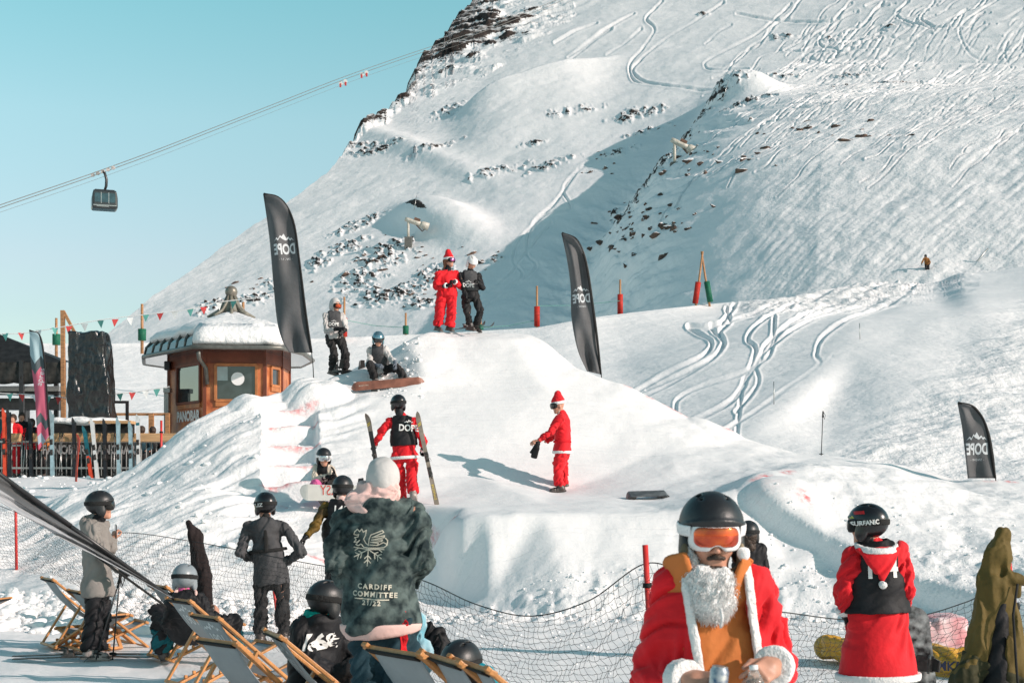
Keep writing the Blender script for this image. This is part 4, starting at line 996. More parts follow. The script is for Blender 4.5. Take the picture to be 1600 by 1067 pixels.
def _wrap(name, bm, M, m, parent, targets, off, cut):
    bmesh.ops.triangulate(bm, faces=bm.faces)
    if targets:
        for _ in range(5):
            es = [e for e in bm.edges if e.calc_length() > cut]
            if not es: break
            bmesh.ops.subdivide_edges(bm, edges=es, cuts=1); bmesh.ops.triangulate(bm, faces=[f for f in bm.faces if len(f.verts) > 3])
        trees = []
        for t in targets:
            MW = tree_matrix(t)
            vs = [MW @ v.co for v in t.data.vertices]; trees.append(BVHTree.FromPolygons(vs, [tuple(q.vertices) for q in t.data.polygons]))
        zd = (M.to_3x3() @ Vector((0, 0, 1))).normalized()
        gone = []
        for v in bm.verts:
            o = M @ v.co + zd * .35; best = None
            for tr in trees:
                hit = tr.ray_cast(o, -zd, .9)
                if hit[0] is not None and (best is None or hit[3] < best): best = hit[3]
            if best is None: gone.append(v)
            v.co = o - zd * (best if best is not None else .35) + zd * off
        bmesh.ops.delete(bm, geom=gone, context='VERTS')
    else:
        for v in bm.verts: v.co = M @ v.co + (M.to_3x3() @ Vector((0, 0, 1))).normalized() * off
    MI = tree_matrix(parent).inverted()
    for v in bm.verts: v.co = MI @ v.co
    me = bpy.data.meshes.new(name); bm.to_mesh(me); bm.free(); return link(name, me, m, parent, smooth=False)
def plane_M(o, right, upv):
    x = Vector(right).normalized(); y = Vector(upv); y = (y - x * y.dot(x)).normalized(); M = Matrix((x, y, x.cross(y))).transposed().to_4x4(); M.translation = Vector(o); return M
MTN = [[(-.5, 0), (-.36, .16), (-.30, .10), (-.22, .22), (-.12, .14), (0, .36), (.10, .22), (.16, .28), (.26, .10), (.34, .18), (.5, 0), (.36, .10), (.28, .02), (.17, .20), (.09, .12), (.0, .26), (-.06, .04), (-.13, .06), (-.22, .13), (-.30, .02), (-.37, .08)]]
def kid(root, name): return [c for c in C.objects if c.parent == root and c.name.split('.')[0] == name]
# ================================================================ people
def jd(s):
    """'head 622,634; sh_a 609,662,-.1' -> joint table"""
    out = {}
    for q in s.split(';'):
        k, v = q.split(); out[k] = tuple(float(x) for x in v.split(','))
    return out
def team_print(r, i, px, py, D, word='DOPE', size=.15, back=True, up=(0, 0, 1), em=.17):
    t = kid(r, 'bib') + kid(r, 'jacket'); sd = i['side']
    text_print('vest_print', word, size, plane_M(W(px, py, D - .35), sd, up), WPRT, r, t, bold=size * .03, sx=.85, off=.006)
    if em: poly_print('vest_emblem', [[(x * em, y * em) for x, y in MTN[0]]], plane_M(W(px, py, D - .35) + Vector((0, 0, size * .55)), sd, up), WPRT, r, t, off=.006)
# skier in red with the team vest, walking away, a ski in each hand
rL, iL = person('person in red suit and black vest walking away with a ski in each hand', 23.8,
    jd('head 622,633; sh_a 608,662; sh_b 650,664; el_a 591,684,-.05; wr_a 584,695,.1; el_b 661,690,-.05; wr_b 662,704,.08; ha_a 580,702,.2; ha_b 663,712,.2; hip_a 621,712; hip_b 643,712; kn_a 626,748,.05; kn_b 643,746,-.05; ank_a 629,783,.05; ank_b 646,772,-.15'),
    RED, RED, boots=BOOTL, gloves=GLV, look=(-.45, 1, -.05), helmet=SHB, goggles=(PAD, LND), bib=BLK, hem=WHT, cuff=WHT, fat=1.05, legfat=1.15, seed=3, curl=1.0)
team_print(rL, iL, 637, 668, 23.8)
# boarder in the santa suit pointing at the snow
rM, iM = person('person in red santa suit and red hat standing sideways, pointing down at the snow', 25.7,
    jd('head 872,634; sh_a 876,656,-.16; sh_b 882,656,.16; el_a 860,675,-.25; wr_a 840,689,-.3; ha_a 834,691,-.32; el_b 872,678,.2; wr_b 852,690,.2; ha_b 846,694,.2; hip_a 877,704,-.09; hip_b 880,704,.09; kn_a 872,735,-.12; kn_b 879,735,.10; ank_a 875,761,-.12; ank_b 881,757,.16'),
    RED, RED, boots=BOOT, gloves=None, barehand=('a',), look=(-1, -.25, -.2), head='santa', goggles=(PAD, LND), hem=WHT, belt=RED2, fat=1.12, legfat=1.25, seed=4, curl=.5, foot={'*': (-1, -.15, 0)}, gaiter=CRM, torso_k=1.2)
# the pair on the lip
rN, iN = person('person in baggy red suit and red hat with pink goggles standing on the jump lip', 32.2,
    jd('head 702,408; sh_a 684,431,-.1; sh_b 713,431,.1; el_a 682,449,-.1; wr_a 698,446,-.28; ha_a 704,444,-.3; el_b 720,447,.05; wr_b 710,440,-.2; ha_b 704,438,-.28; hip_a 690,461; hip_b 706,461; kn_a 687,490,-.05; kn_b 706,488,-.05; ank_a 684,511; ank_b 702,511'),
    RED, RED, boots=BOOT, gloves=GLV, look=(.8, -.6, 0), head='santa', goggles=(PAD, LNP), cuff=WHT, fat=1.15, legfat=1.5, seed=5, curl=.9, gaiter=BLK, hair=(HAIR, .14), foot={'*': (.5, -.8, 0)}, h=.015)
rO, iO = person('person in black clothes and white helmet looking down beside the red figure on the lip', 32.3,
    jd('head 737,412,-.05; sh_a 720,432,-.05; sh_b 748,434,.05; el_a 724,450,-.12; wr_a 728,466,-.15; ha_a 729,474,-.15; el_b 754,450,0; wr_b 748,442,-.2; ha_b 744,438,-.25; hip_a 727,464,.05; hip_b 743,464,.05; kn_a 731,489,-.1; kn_b 750,486,-.1; ank_a 733,510; ank_b 744,510,.05'),
    BLK, BLK2, boots=BOOT, gloves=GLV, look=(.35, -.65, -.65), head='helmet', helmet=SHW, bib=DGR, fat=1.02, legfat=1.05, seed=6, curl=.8, foot={'*': (.55, -.7, 0)}, h=.015)
team_print(rO, iO, 735, 444, 32.3, size=.12, em=.15)
# standing and sitting boarders at the left of the lip
rP, iP = person('person in pale jacket with hood up and orange goggles standing left of the lip', 30.8,
    jd('head 524,478; sh_a 509,496,-.05; sh_b 535,497,.05; el_a 510,517,-.15; wr_a 528,514,-.32; ha_a 536,513,-.35; el_b 541,514,-.05; wr_b 537,517,-.22; ha_b 532,520,-.3; hip_a 516,527; hip_b 530,527; kn_a 522,553,-.12; kn_b 539,552,-.05; ank_a 519,579; ank_b 540,578'),
    LGR, BLK2, boots=BOOT, gloves=GLV, look=(.75, -.65, -.25), head='none', goggles=(PAD, LNO), hood='up', bib=DGR, fat=1.0, legfat=1.1, seed=7, mitts=True, foot={'*': (.8, -.6, 0)}, h=.015)
team_print(rP, iP, 524, 505, 30.8, size=.10, em=.12)
rQ, iQ = person('person in pale jacket with blue mirrored helmet sitting strapped to a wooden snowboard', 30.3,
    jd('head 591,531,-.2; sh_a 578,549,-.08; sh_b 603,549,-.08; el_a 577,566,-.2; wr_a 590,571,-.42; ha_a 597,573,-.5; el_b 611,561,-.2; wr_b 618,569,-.45; ha_b 619,574,-.5; hip_a 585,578,.08; hip_b 602,578,.08; kn_a 578,570,-.45; kn_b 619,573,-.42; ank_a 586,592,-.32; ank_b 633,590,-.32'),
    LGR, BLK2, boots=BOOTL, gloves=mat('dark_blue_glove', (.10, .12, .15), .6), look=(.2, -1, -.35), head='helmet', helmet=SHC, goggles=(PAD, LND), bib=DGR, legfat=1.15, seed=8, curl=.6, foot={'*': (.15, -1, .25)}, h=.014)
# girl sitting behind the white board
rK, iK = person('person in cream and black jacket with pink trousers sitting behind a white snowboard', 24.1,
    jd('head 506,716,-.1; sh_a 494,734; sh_b 516,735; el_a 492,750,-.15; wr_a 512,745,-.38; ha_a 521,742,-.42; el_b 522,750,-.15; wr_b 522,742,-.36; ha_b 522,736,-.4; hip_a 500,765,.1; hip_b 515,765,.1; kn_a 494,758,-.42; kn_b 540,756,-.40; ank_a 500,776,-.30; ank_b 552,776,-.28'),
    CRM, HPNK, boots=BOOT, gloves=GLV, look=(.35, -1, -.12), helmet=SHM, goggles=(FRW, LNC), bib=BLK, legfat=1.2, seed=9, curl=.35, hair=(HAIR, .10), gaiter=None, foot={'*': (.1, -1, .3)}, h=.013)
text_print('vest_print', 'DOPE', .13, plane_M(W(508, 756, 23.7), (1, 0, 0), (0, 0, 1)), WPRT, rK, kid(rK, 'bib'), off=.006, sx=.85)
# watcher with hands on the hips
rF, iF = person('person in dark grey jacket with black chest harness standing, hands on hips, back turned', 16.9,
    jd('head 414,792; sh_a 388,829; sh_b 444,827; el_a 375,863,-.06; wr_a 401,876,.12; ha_a 407,880,.2; el_b 470,862,-.06; wr_b 447,877,.12; ha_b 440,881,.2; hip_a 409,908; hip_b 439,908; kn_a 408,952,-.02; kn_b 441,952,-.02; ank_a 407,996; ank_b 444,996'),
    DGR, BLK2, boots=BOOT, gloves=GLV, look=(-.6, .9, 0), helmet=SHB, goggles=(PAD, LND), hood='down', gaiter=BLK, fat=1.05, legfat=1.0, seed=10, h=.010, curl=.6)
sc_, hc_, sd_, hd_ = iF['sc'], iF['hc'], iF['side'], iF['hdir']
c1 = sc_.lerp(hc_, .42)
sdf_obj('harness', lambda P: smin(smax(iF['f_torso'](P) - .026, np.abs((P - A3(c1)) @ A3(hd_)) - .018, .004),
        smax(smax(iF['f_torso'](P) - .036, np.abs((P - A3(c1)) @ A3(sd_)) - .022, .004), ((P - A3(c1)) @ A3(hd_)), .004), .004), iF['LO'], iF['HI'], .009, PAD, rF)
text_print('strap_print', 'BLIZ', .055, plane_M(W(408, 790, 16.5), (1, .35, .12), (0, 0, 1)), WPRT, rF, kid(rF, 'helmet') + kid(rF, 'goggle_strap'), off=.004, cut=.015, bold=.002)
# watcher in the pale grey coat filming with a phone
rG, iG = person('person in pale grey ski coat and black helmet holding up a phone, ski poles hanging', 15.4,
    jd('head 158,792; sh_a 141,829,-.12; sh_b 158,826,.14; el_a 163,868,-.2; wr_a 188,888,-.24; ha_a 196,892,-.24; el_b 174,857,.22; wr_b 177,842,.28; ha_b 179,834,.3; hip_a 150,921,-.08; hip_b 156,921,.09; kn_a 147,968,-.1; kn_b 160,966,.08; ank_a 143,1018,-.12; ank_b 152,1016,.1'),
    GRY, BLK, boots=BOOTL, gloves=GLV, barehand=('b',), look=(1, .35, .08), helmet=SHM, goggles=(PAD, LND), hood='down', gaiter=BLK, skirt=.03, fat=1.10, legfat=1.2, seed=11, h=.010, curl=.75, torso_k=1.25, foot={'*': (1, .02, 0)}, hands={'b': (-.6, -.8, 0)})
# olive and black jacket, reaching out to the left
rE, iE = person('person in gold and black jacket and black helmet reaching an arm to the left', 17.6,
    jd('head 536,765; sh_a 508,797; sh_b 553,799; el_a 491,823,-.1; wr_a 478,838,-.15; ha_a 472,844,-.18; el_b 562,832,.05; wr_b 556,858,-.1; ha_b 556,868,-.12; hip_a 521,868; hip_b 545,868; kn_a 521,918; kn_b 545,918; ank_a 520,964; ank_b 545,964'),
    GOLD, BLK, boots=BOOT, gloves=GLV, look=(.1, 1, 0), helmet=SHM, goggles=(PAD, LND), bib=BLK, fat=1.02, seed=12, h=.011, gaiter=PINK)
text_print('vest_print', '140', .13, plane_M(W(528, 797, 17.2), iE['side'], (0, 0, 1)), WPRT, rE, kid(rE, 'bib') + kid(rE, 'jacket'), off=.006, bold=.003)
# the tall watcher in tie-dye
rD, iD = person('person in dark green tie-dye jacket with a pink hood, back turned, behind the deckchairs', 8.3,
    jd('head 598,757; sh_a 540,822,.02; sh_b 646,812,-.02; el_a 524,882,-.04; wr_a 552,918,.24; ha_a 570,926,.3; el_b 659,876,-.04; wr_b 640,908,.22; ha_b 622,916,.28; hip_a 576,974; hip_b 618,970; kn_a 567,1090,-.02; kn_b 631,1085,-.02; ank_a 566,1192; ank_b 634,1190'),
    TIE, NAVY, boots=BOOT, gloves=None, look=(-.15, 1, .0), head='none', hood='down', gaiter=None, fat=1.17, legfat=1.38, seed=13, h=.0085, fold=.024, face=True, torso_k=1.38, curl=.4)
HMd = iD['HM']; sc_, hc_, sd_, hd_, fw_ = iD['sc'], iD['hc'], iD['side'], iD['hdir'], iD['fwd']
sdf_obj('beanie', lambda P: smax(ell(P, (0, -.012, .035), (.088, .108, .110)), -rbox(P, (0, .14, -.08), (.3, .09, .1), .03), .02), (-.15, -.17, -.12), (.15, .15, .2), .006, cloth('pale_grey_knit', (.50, .49, .48), .9, .06), rD, M=HMd, noise=.006, nfreq=16)
def f_ph(P):
    c = sc_ - fw_ * .06 - hd_ * .13
    d = smin(cap(P, c - sd_ * .12 + hd_ * .03, c + sd_ * .085, .066, .060), cap(P, c - sd_ * .05 - hd_ * -.07 - fw_ * .045, c + sd_ * .05 + hd_ * .05 - fw_ * .045, .055, .05), .04)
    d = smin(d, cap(P, sc_ - hd_ * .06 + fw_ * .05 - sd_ * .07, sc_ - hd_ * .06 + fw_ * .05 + sd_ * .07, .06, .06), .05)
    return smin(d, smax(np.abs(cap(P, sc_ - hd_ * .08, sc_ - hd_ * .20, .105, .10)) - .018, np.abs((P - A3(sc_ - hd_ * .15)) @ A3(hd_)) - .06, .02), .03)
sdf_obj('pink_hood', f_ph, A3(sc_) - .32, A3(sc_) + .38, .008, PINK, rD, [(sc_ - sd_ * .12 - fw_ * .1 - hd_ * .12, sc_ + sd_ * .12 - fw_ * .1 - hd_ * .14, 7, 1)], 31, .018)
sdf_obj('shirt_hem', lambda P: smax(smax(iD['f_torso'](P) - .010, ((P - A3(hc_)) @ A3(hd_ + sd_ * .10)) - .085, .02), -((P - A3(hc_)) @ A3(hd_)) + .0, .01), iD['LO'], iD['HI'], .009, PINK, rD, [(sc_, hc_, 8, 1)], 33, .008)
tD = kid(rD, 'jacket'); GP = mat('pale_gold_print', (.56, .53, .44), .7, .05)
def bk(px, py): return plane_M(W(px, py, 8.13), (1, -.04, -.05), (0, 0, 1))
text_print('back_print', 'CARDIFF', .040, bk(584, 917), GP, rD, tD, space=1.35, off=.005, cut=.02, bold=.0015)
text_print('back_print', 'COMMITTEE', .040, bk(584, 929), GP, rD, tD, space=1.25, off=.005, cut=.02, bold=.0015)
text_print('back_print', '21/22', .038, bk(580, 942), GP, rD, tD, space=1.3, off=.005, cut=.02, bold=.0015)
def strokes(lines, wd, sc=1.0, ox=0, oy=0):
    out = []
    for ln in lines:
        for (x0, y0), (x1, y1) in zip(ln[:-1], ln[1:]):
            d = Vector((x1 - x0, y1 - y0)); n = Vector((-d.y, d.x)).normalized() * wd / 2; e = d.normalized() * wd * .3
            out.append([((x0 + ox) * sc - n.x - e.x, (y0 + oy) * sc - n.y - e.y), ((x1 + ox) * sc - n.x + e.x, (y1 + oy) * sc - n.y + e.y), ((x1 + ox) * sc + n.x + e.x, (y1 + oy) * sc + n.y + e.y), ((x0 + ox) * sc + n.x - e.x, (y0 + oy) * sc + n.y - e.y)])
    return out
# winged dragon over half a snowflake, traced from the jacket (image units 320..465 x 375..540 of the zoom)
drag = [[(-62, 70), (-50, 82), (-40, 72), (-30, 84), (-24, 70), (-10, 80), (-14, 56), (-22, 40), (-12, 22), (0, 14)], [(-62, 70), (-66, 58), (-52, 56), (-44, 60), (-48, 48), (-64, 44), (-56, 36), (-66, 24), (-50, 26), (-40, 34)], [(-40, 34), (-58, 14), (-46, 10), (-34, 18), (-20, 4), (0, 2)],
        [(0, 14), (2, 40), (10, 60), (60, 82), (66, 74), (14, 48)], [(14, 48), (70, 60), (68, 52), (12, 38)], [(12, 38), (62, 42), (58, 34), (8, 28)], [(8, 28), (44, 26), (40, 16), (6, 16)], [(40, 16), (66, 30), (82, 22), (84, 40), (74, 50)], [(40, 4), (70, 8), (84, 22)], [(0, 2), (40, 4)],
        [(0, -2), (0, -76)], [(-14, -62), (0, -48), (14, -62)], [(-14, -44), (0, -30), (14, -44)], [(0, -4), (-62, -40)], [(-60, -22), (-42, -28), (-46, -50)], [(-44, -14), (-28, -20), (-32, -42)], [(0, -4), (62, -40)], [(60, -22), (42, -28), (46, -50)], [(44, -14), (28, -20), (32, -42)], [(-66, 2), (0, -4), (70, 0)], [(-62, -12), (-44, 0)], [(62, -12), (44, 0)]]
poly_print('back_emblem', strokes(drag, .0056, .00132), bk(574, 857), GP, rD, tD, off=.005, cut=.02)
poly_print('back_print', [[(-.10, -.003), (.10, -.003), (.10, .003), (-.10, .003)]], bk(580, 936), GP, rD, tD, off=.005, cut=.02)
poly_print('side_stripe', [[(-.016, .14), (.016, .14), (.022, -.5), (-.012, -.5)]], plane_M(W(645, 995, 8.1), (.8, .6, 0), (0, 0, 1)), RED, rD, kid(rD, 'trousers'), off=.006, cut=.03)
# long red robe with vest, at the right
rC, iC = person('person in long red hooded robe and black vest, black helmet, back turned at the right', 10.6,
    jd('head 1354,824; sh_a 1331,877; sh_b 1407,874; el_a 1319,925,-.05; wr_a 1320,958,.02; ha_a 1323,972,.03; el_b 1418,920,-.05; wr_b 1408,945,.2; ha_b 1398,952,.3; hip_a 1354,964; hip_b 1386,964; kn_a 1352,1056; kn_b 1390,1056; ank_a 1352,1138; ank_b 1391,1138'),
    RED, BLK, boots=BOOT, gloves=GLV, look=(-.75, .65, .02), helmet=SHB, goggles=(PAD, LND), bib=BLK, bibl=.92, skirt=.41, hem=WHT, cuff=WHT, fat=1.12, seed=14, h=.009, curl=.55, fold=.022, torso_k=1.35)
sc_, hc_, sd_, hd_, fw_ = iC['sc'], iC['hc'], iC['side'], iC['hdir'], iC['fwd']
def f_hd(P):
    a = sc_ - hd_ * .03 - fw_ * .10
    u = (P - A3(sc_)) @ A3(sd_); t = (P - A3(sc_)) @ A3(hd_); d = smax(iC['f_torso'](P) - .048, -t - .075, .015)
    return smax(smax(d, np.abs(u) - np.clip(.165 - (t + .05) * .70, -.03, .17), .02), (P - A3(sc_)) @ A3(fw_) + .0, .02)
sdf_obj('robe_hood', f_hd, A3(sc_) - .36, A3(sc_) + .3, .008, RED, rC, [(sc_, hc_, 9, 1)], 41, .012)
sdf_obj('hood_trim', lambda P: smax(np.abs(cap(P, sc_ - hd_ * .02 - fw_ * .03, sc_ - hd_ * .11 - fw_ * .02, .135, .12, sd_, 1.15)) - .016, np.abs((P - A3(sc_ - hd_ * .085)) @ A3(hd_ + fw_ * .25)) - .022, .01), A3(sc_) - .3, A3(sc_) + .3, .008, WHT, rC, noise=.005, nfreq=40)
pm = sc_ + hd_ * .20 - fw_ * .19
sdf_obj('pompom', lambda P: ell(P, A3(pm) + A3(sd_) * -.0, (.030, .030, .030)), A3(pm) - .05, A3(pm) + .05, .006, WHT, rC, noise=.006, nfreq=60)
text_print('vest_number', '1  4', .20, plane_M(W(1380, 889, 10.4), sd_, (0, 0, 1)), WPRT, rC, kid(rC, 'bib'), off=.005, cut=.02, bold=.008, sx=.8)
hM = iC['HM']
text_print('strap_print', 'SURFANIC', .047, plane_M(W(1354, 817, 10.45), (1, 0, .12), (0, 0, 1)), WPRT, rC, kid(rC, 'helmet') + kid(rC, 'goggle_strap'), off=.003, cut=.012, bold=.002, sx=.85)
poly_print('sticker', [[(-.032, -.012), (.032, -.012), (.032, .012), (-.032, .012)]], plane_M(W(1346, 801, 10.45), (1, 0, .1), (0, 0, 1)), mat('red_sticker', (.6, .02, .02), .4), rC, kid(rC, 'helmet'), off=.003, cut=.015)
poly_print('sticker', [[(-.018, -.02), (.018, -.02), (.0, .02)]], plane_M(W(1335, 806, 10.45), (1, 0, .1), (0, 0, 1)), mat('yellow_sticker', (.6, .5, .08), .4), rC, kid(rC, 'helmet'), off=.003, cut=.015)
# the black-jacketed youngster half hidden behind the front figure
rB, iB = person('person in black jacket and black helmet half hidden behind the white-bearded figure', 15.2,
    jd('head 1170,836; sh_a 1156,860; sh_b 1190,862; el_a 1150,896; wr_a 1152,925,-.1; el_b 1196,898; wr_b 1193,926,-.08; hip_a 1163,926; hip_b 1183,926; kn_a 1163,974; kn_b 1184,974; ank_a 1163,1021; ank_b 1185,1021'),
    BLK, BLK2, boots=BOOT, gloves=GLV, look=(.25, 1, 0), helmet=SHM, goggles=(PAD, LND), fat=.95, seed=15, s=.88, h=.011, hair=(HAIRB, .12))
# seated racer 168
rH, iH = person('person in black jacket numbered 168 with teal collar and black helmet sitting low', 10.5,
    jd('head 512,944; sh_a 470,990,-.06; sh_b 522,986,.12; el_a 488,1038,-.2; wr_a 535,1052,-.16; ha_a 548,1054,-.12; el_b 548,1030,.22; wr_b 560,1046,0; ha_b 566,1048,-.05; hip_a 468,1090,-.05; hip_b 505,1090,.15; kn_a 545,1048,-.2; kn_b 572,1052,.22; ank_a 560,1128,-.15; ank_b 590,1125,.22'),
    BLK, BLK2, boots=BOOT, gloves=GLV, look=(.75, .65, -.1), helmet=SHM, goggles=(PAD, LND), hood='down', gaiter=TEAL, fat=1.2, legfat=1.2, seed=16, h=.009, foot={'*': (1, .3, 0)}, fold=.011)
text_print('back_number', '168', .15, plane_M(W(464, 1010, 10.1), (.90, -.42, 0), (0, 0, 1)), WPRT, rH, kid(rH, 'jacket'), off=.006, cut=.02, bold=.007, sx=.8)
sc_, fw_, sd_, hd_ = iH['sc'], iH['fwd'], iH['side'], iH['hdir']
sdf_obj('teal_collar', lambda P: smax(np.abs(cap(P, sc_ - hd_ * .03, sc_ - hd_ * .12, .10, .09, sd_, 1.1)) - .014, np.abs((P - A3(sc_ - hd_ * .09)) @ A3(hd_)) - .045, .01), A3(sc_) - .3, A3(sc_) + .3, .009, TEAL, rH, [(sc_ - sd_ * .1, sc_ + sd_ * .1, 12, 1)], 51, .014)
# lounging, seen from behind over the chair
rI, iI = person('person with pale grey helmet and pink scarf lounging in a deckchair, back turned', 14.4,
    jd('head 289,908; sh_a 270,942,.02; sh_b 312,942,.02; el_a 262,972,.1; wr_a 296,958,.4; ha_a 312,953,.46; el_b 330,972,.1; wr_b 338,958,.4; ha_b 338,950,.46; hip_a 280,988,.35; hip_b 308,988,.35; kn_a 246,955,.62; kn_b 366,972,.62; ank_a 256,1018,.72; ank_b 366,1020,.72'),
    BLK, BLK, boots=BOOT, gloves=None, barehand=('b',), look=(.05, 1, -.1), helmet=SHG, goggles=(PAD, LND), hood='down', gaiter=HPNK, fat=1.05, legfat=1.2, seed=17, h=.012, foot={'*': (-.2, 1, 0)})
sdf_obj('pink_scarf', lambda P: smax(np.abs(cap(P, iI['sc'] - iI['hdir'] * .04, iI['sc'] - iI['hdir'] * .12, .105, .095)) - .026, np.abs((P - A3(iI['sc'] - iI['hdir'] * .08)) @ A3(iI['hdir'])) - .06, .02), A3(iI['sc']) - .3, A3(iI['sc']) + .3, .01, PINK, rI, [(iI['sc'] - iI['side'] * .1, iI['sc'] + iI['side'] * .1, 12, 1)], 52, .03)
for k in 'ab':
    a, b = iI['p']['kn_' + k], iI['p']['ank_' + k]
    sdf_obj('trouser_panel', lambda P: smax(cap(P, a.lerp(b, .35), a.lerp(b, .9), .112, .112), np.abs((P - A3(a.lerp(b, .66))) @ A3((b - a).normalized())) - .13, .01), A3(a.lerp(b, .6)) - .32, A3(a.lerp(b, .6)) + .32, .011, TEALD, rI, [(a, b, 14, 1)], 53, .02)
# far skier on the slope
v_ = piste_at(1447, 427) if False else mountain_at(1447, 428)
DS = v_.y; kx = F / DS * .82
def fs(px, py, dd=0): return (1447 + (px) * kx, 428 - py * kx, dd)
rR, iR = person('lone skier in orange-brown jacket and black trousers far off on the tracked slope', DS,
    {k: fs(*v) for k, v in dict(head=(-.05, 1.62), sh_a=(-.18, 1.38), sh_b=(.2, 1.36), el_a=(-.34, 1.12, -.1), wr_a=(-.42, .92, -.3), el_b=(.36, 1.12, -.1), wr_b=(.34, .9, -.3), hip_a=(-.02, .88, .1), hip_b=(.2, .86, .1), kn_a=(.0, .5, -.1), kn_b=(.22, .48, -.1), ank_a=(.08, .1), ank_b=(.28, .1)).items()},
    cloth('rust_cloth', (.24, .10, .03)), BLK, boots=BOOT, gloves=GLV, look=(-.6, -1, -.2), helmet=SHM, goggles=(PAD, LND), s=.82, seed=18, h=.03, bodyh=.03, fat=1.2, legfat=1.3)
# guests of the bar, behind the rail
def bar_guest(px, py, Y, label, jk, tr, look, seed, hair=HAIRB, head='none', sit=False, hh=1.0, **kw):
    k = F / Y; zf = HY - (2.1 - CH) * k; d = lambda x, z, dd=0: (px + x * k, zf - z * k * hh, dd); hs = (zf - py) / k / hh
    o = hs - 1.62
    return person(label, Y, dict(head=d(0, 1.62 + o), sh_a=d(-.19, 1.38 + o), sh_b=d(.19, 1.38 + o), el_a=d(-.27, 1.1 + o, -.05), wr_a=d(-.1, 1.02 + o, -.28), el_b=d(.27, 1.1 + o, -.05), wr_b=d(.1, 1.02 + o, -.28), hip_a=d(-.09, .92 + o), hip_b=d(.09, .92 + o),
        kn_a=d(-.1, .5 + o * .4, -.05 if not sit else -.4), kn_b=d(.1, .5 + o * .4, -.05 if not sit else -.4), ank_a=d(-.11, .09), ank_b=d(.11, .09)), jk, tr, look=look, head=head, hair=(hair, .0) if head == 'none' else None, seed=seed, h=.017, bodyh=.012, **kw)
rS, iS = bar_guest(20, 655, 39.6, 'person in red santa jacket with white trim and brown hair smiling behind the bar rail', RED, RED, (0, -1, 0), 21, gloves=None, gaiter=None, barehand=('a', 'b'), hem=WHT, legfat=1.2)
sdf_obj('white_lapel', lambda P: smax(smax(iS['f_torso'](P) - .022, np.abs((P - A3(iS['sc'])) @ A3(iS['side']) - .0) - .035, .01), (P - A3(iS['sc'])) @ A3((0, 1, 0)), .01), iS['LO'], iS['HI'], .016, WHT, rS)
bar_guest(34, 652, 41.2, 'person in black jacket with dark hair behind the bar rail beside the santa jacket', BLK, BLK2, (.3, -1, 0), 22, gloves=None, gaiter=None)
bar_guest(50, 662, 40.4, 'person in red top turned away behind the bar rail under the pink flag', RED, BLK2, (0, 1, 0), 23, gloves=None, gaiter=None, bib=BLK)
bar_guest(64, 664, 41.5, 'person in yellow and brown jacket behind the bar rail, right of the pink flag', ORG, BLK2, (.2, -1, 0), 24, gloves=None, gaiter=None)
bar_guest(3, 650, 40.6, 'person in teal and purple jacket at the left end of the bar rail', TEALD, BLK2, (1, -.4, 0), 25, gloves=None, gaiter=None)
bar_guest(222, 673, 42.5, 'person with dark hair seen low behind the rail near the wooden kiosk', NAVY, BLK2, (0, 1, 0), 26, gloves=None, gaiter=None)
bar_guest(239, 674, 42.9, 'person with black beanie seen low behind the rail, beside the wooden kiosk', BLK, BLK2, (0, 1, 0), 27, gloves=None, gaiter=None)
# ================================================================ the white-bearded figure in front
def jo(P):
    s0, sd, fw, hd = FM['sc'], FM['side'], FM['fwd'], FM['hd']
    q = P - A3(s0); u = q @ A3(sd); v = q @ A3(fw); t = q @ A3(hd)
    L = -.10 + .115 * np.clip(t, 0, .6); Rr = .125 + .10 * np.clip(t, 0, .6)
    d = np.maximum(L - u, u - Rr); d = np.maximum(d, -(v - .0)); return np.minimum(d, cap(P, s0 - hd * .2, s0 + hd * -.02, .12, .115))
J = jd('head 1112,841; sh_a 1045,932,.02; sh_b 1174,928,.02; el_a 1014,1056,.04; wr_a 1076,1062,-.20; ha_a 1104,1064,-.25; el_b 1222,1040,.04; wr_b 1207,1040,-.22; ha_b 1186,1054,-.30; hip_a 1078,1128; hip_b 1150,1128; kn_a 1074,1335,-.02; kn_b 1156,1335,-.02; ank_a 1070,1520; ank_b 1160,1520')
P0 = {k: W(v[0], v[1], 5.15 + (v[2] if len(v) > 2 else 0)) for k, v in J.items()}
_sc = (P0['sh_a'] + P0['sh_b']) / 2; _hc = (P0['hip_a'] + P0['hip_b']) / 2; _sd = (P0['sh_b'] - P0['sh_a']).normalized()
FM = dict(sc=_sc, side=_sd, hd=(_hc - _sc).normalized(), fwd=Vector((0, -1, 0)))
rA, iA = person('person in open red santa jacket with white beard, orange-lens goggles and black helmet in front', 5.15, J,
    RED, BLK, boots=BOOT, gloves=None, barehand=('a', 'b'), look=(.02, -1, -.06), helmet=SHM, goggles=(FRW, LNO), cuff=None, fat=1.07, legfat=1.15, seed=61, h=.0075, bodyh=.0055, fold=.020,
    curl={'a': .75, 'b': .62}, hands={'a': (-.1, -.75, .7), 'b': (.5, -.6, .6)}, gaiter=None, collar=1, jopen=jo, gs=1.0, torso_k=1.5, skirt=.08)
sc_, hc_, sd_, hd_, fw_ = iA['sc'], iA['hc'], iA['side'], iA['hdir'], Vector((0, -1, 0))
tors = iA['f_torso']
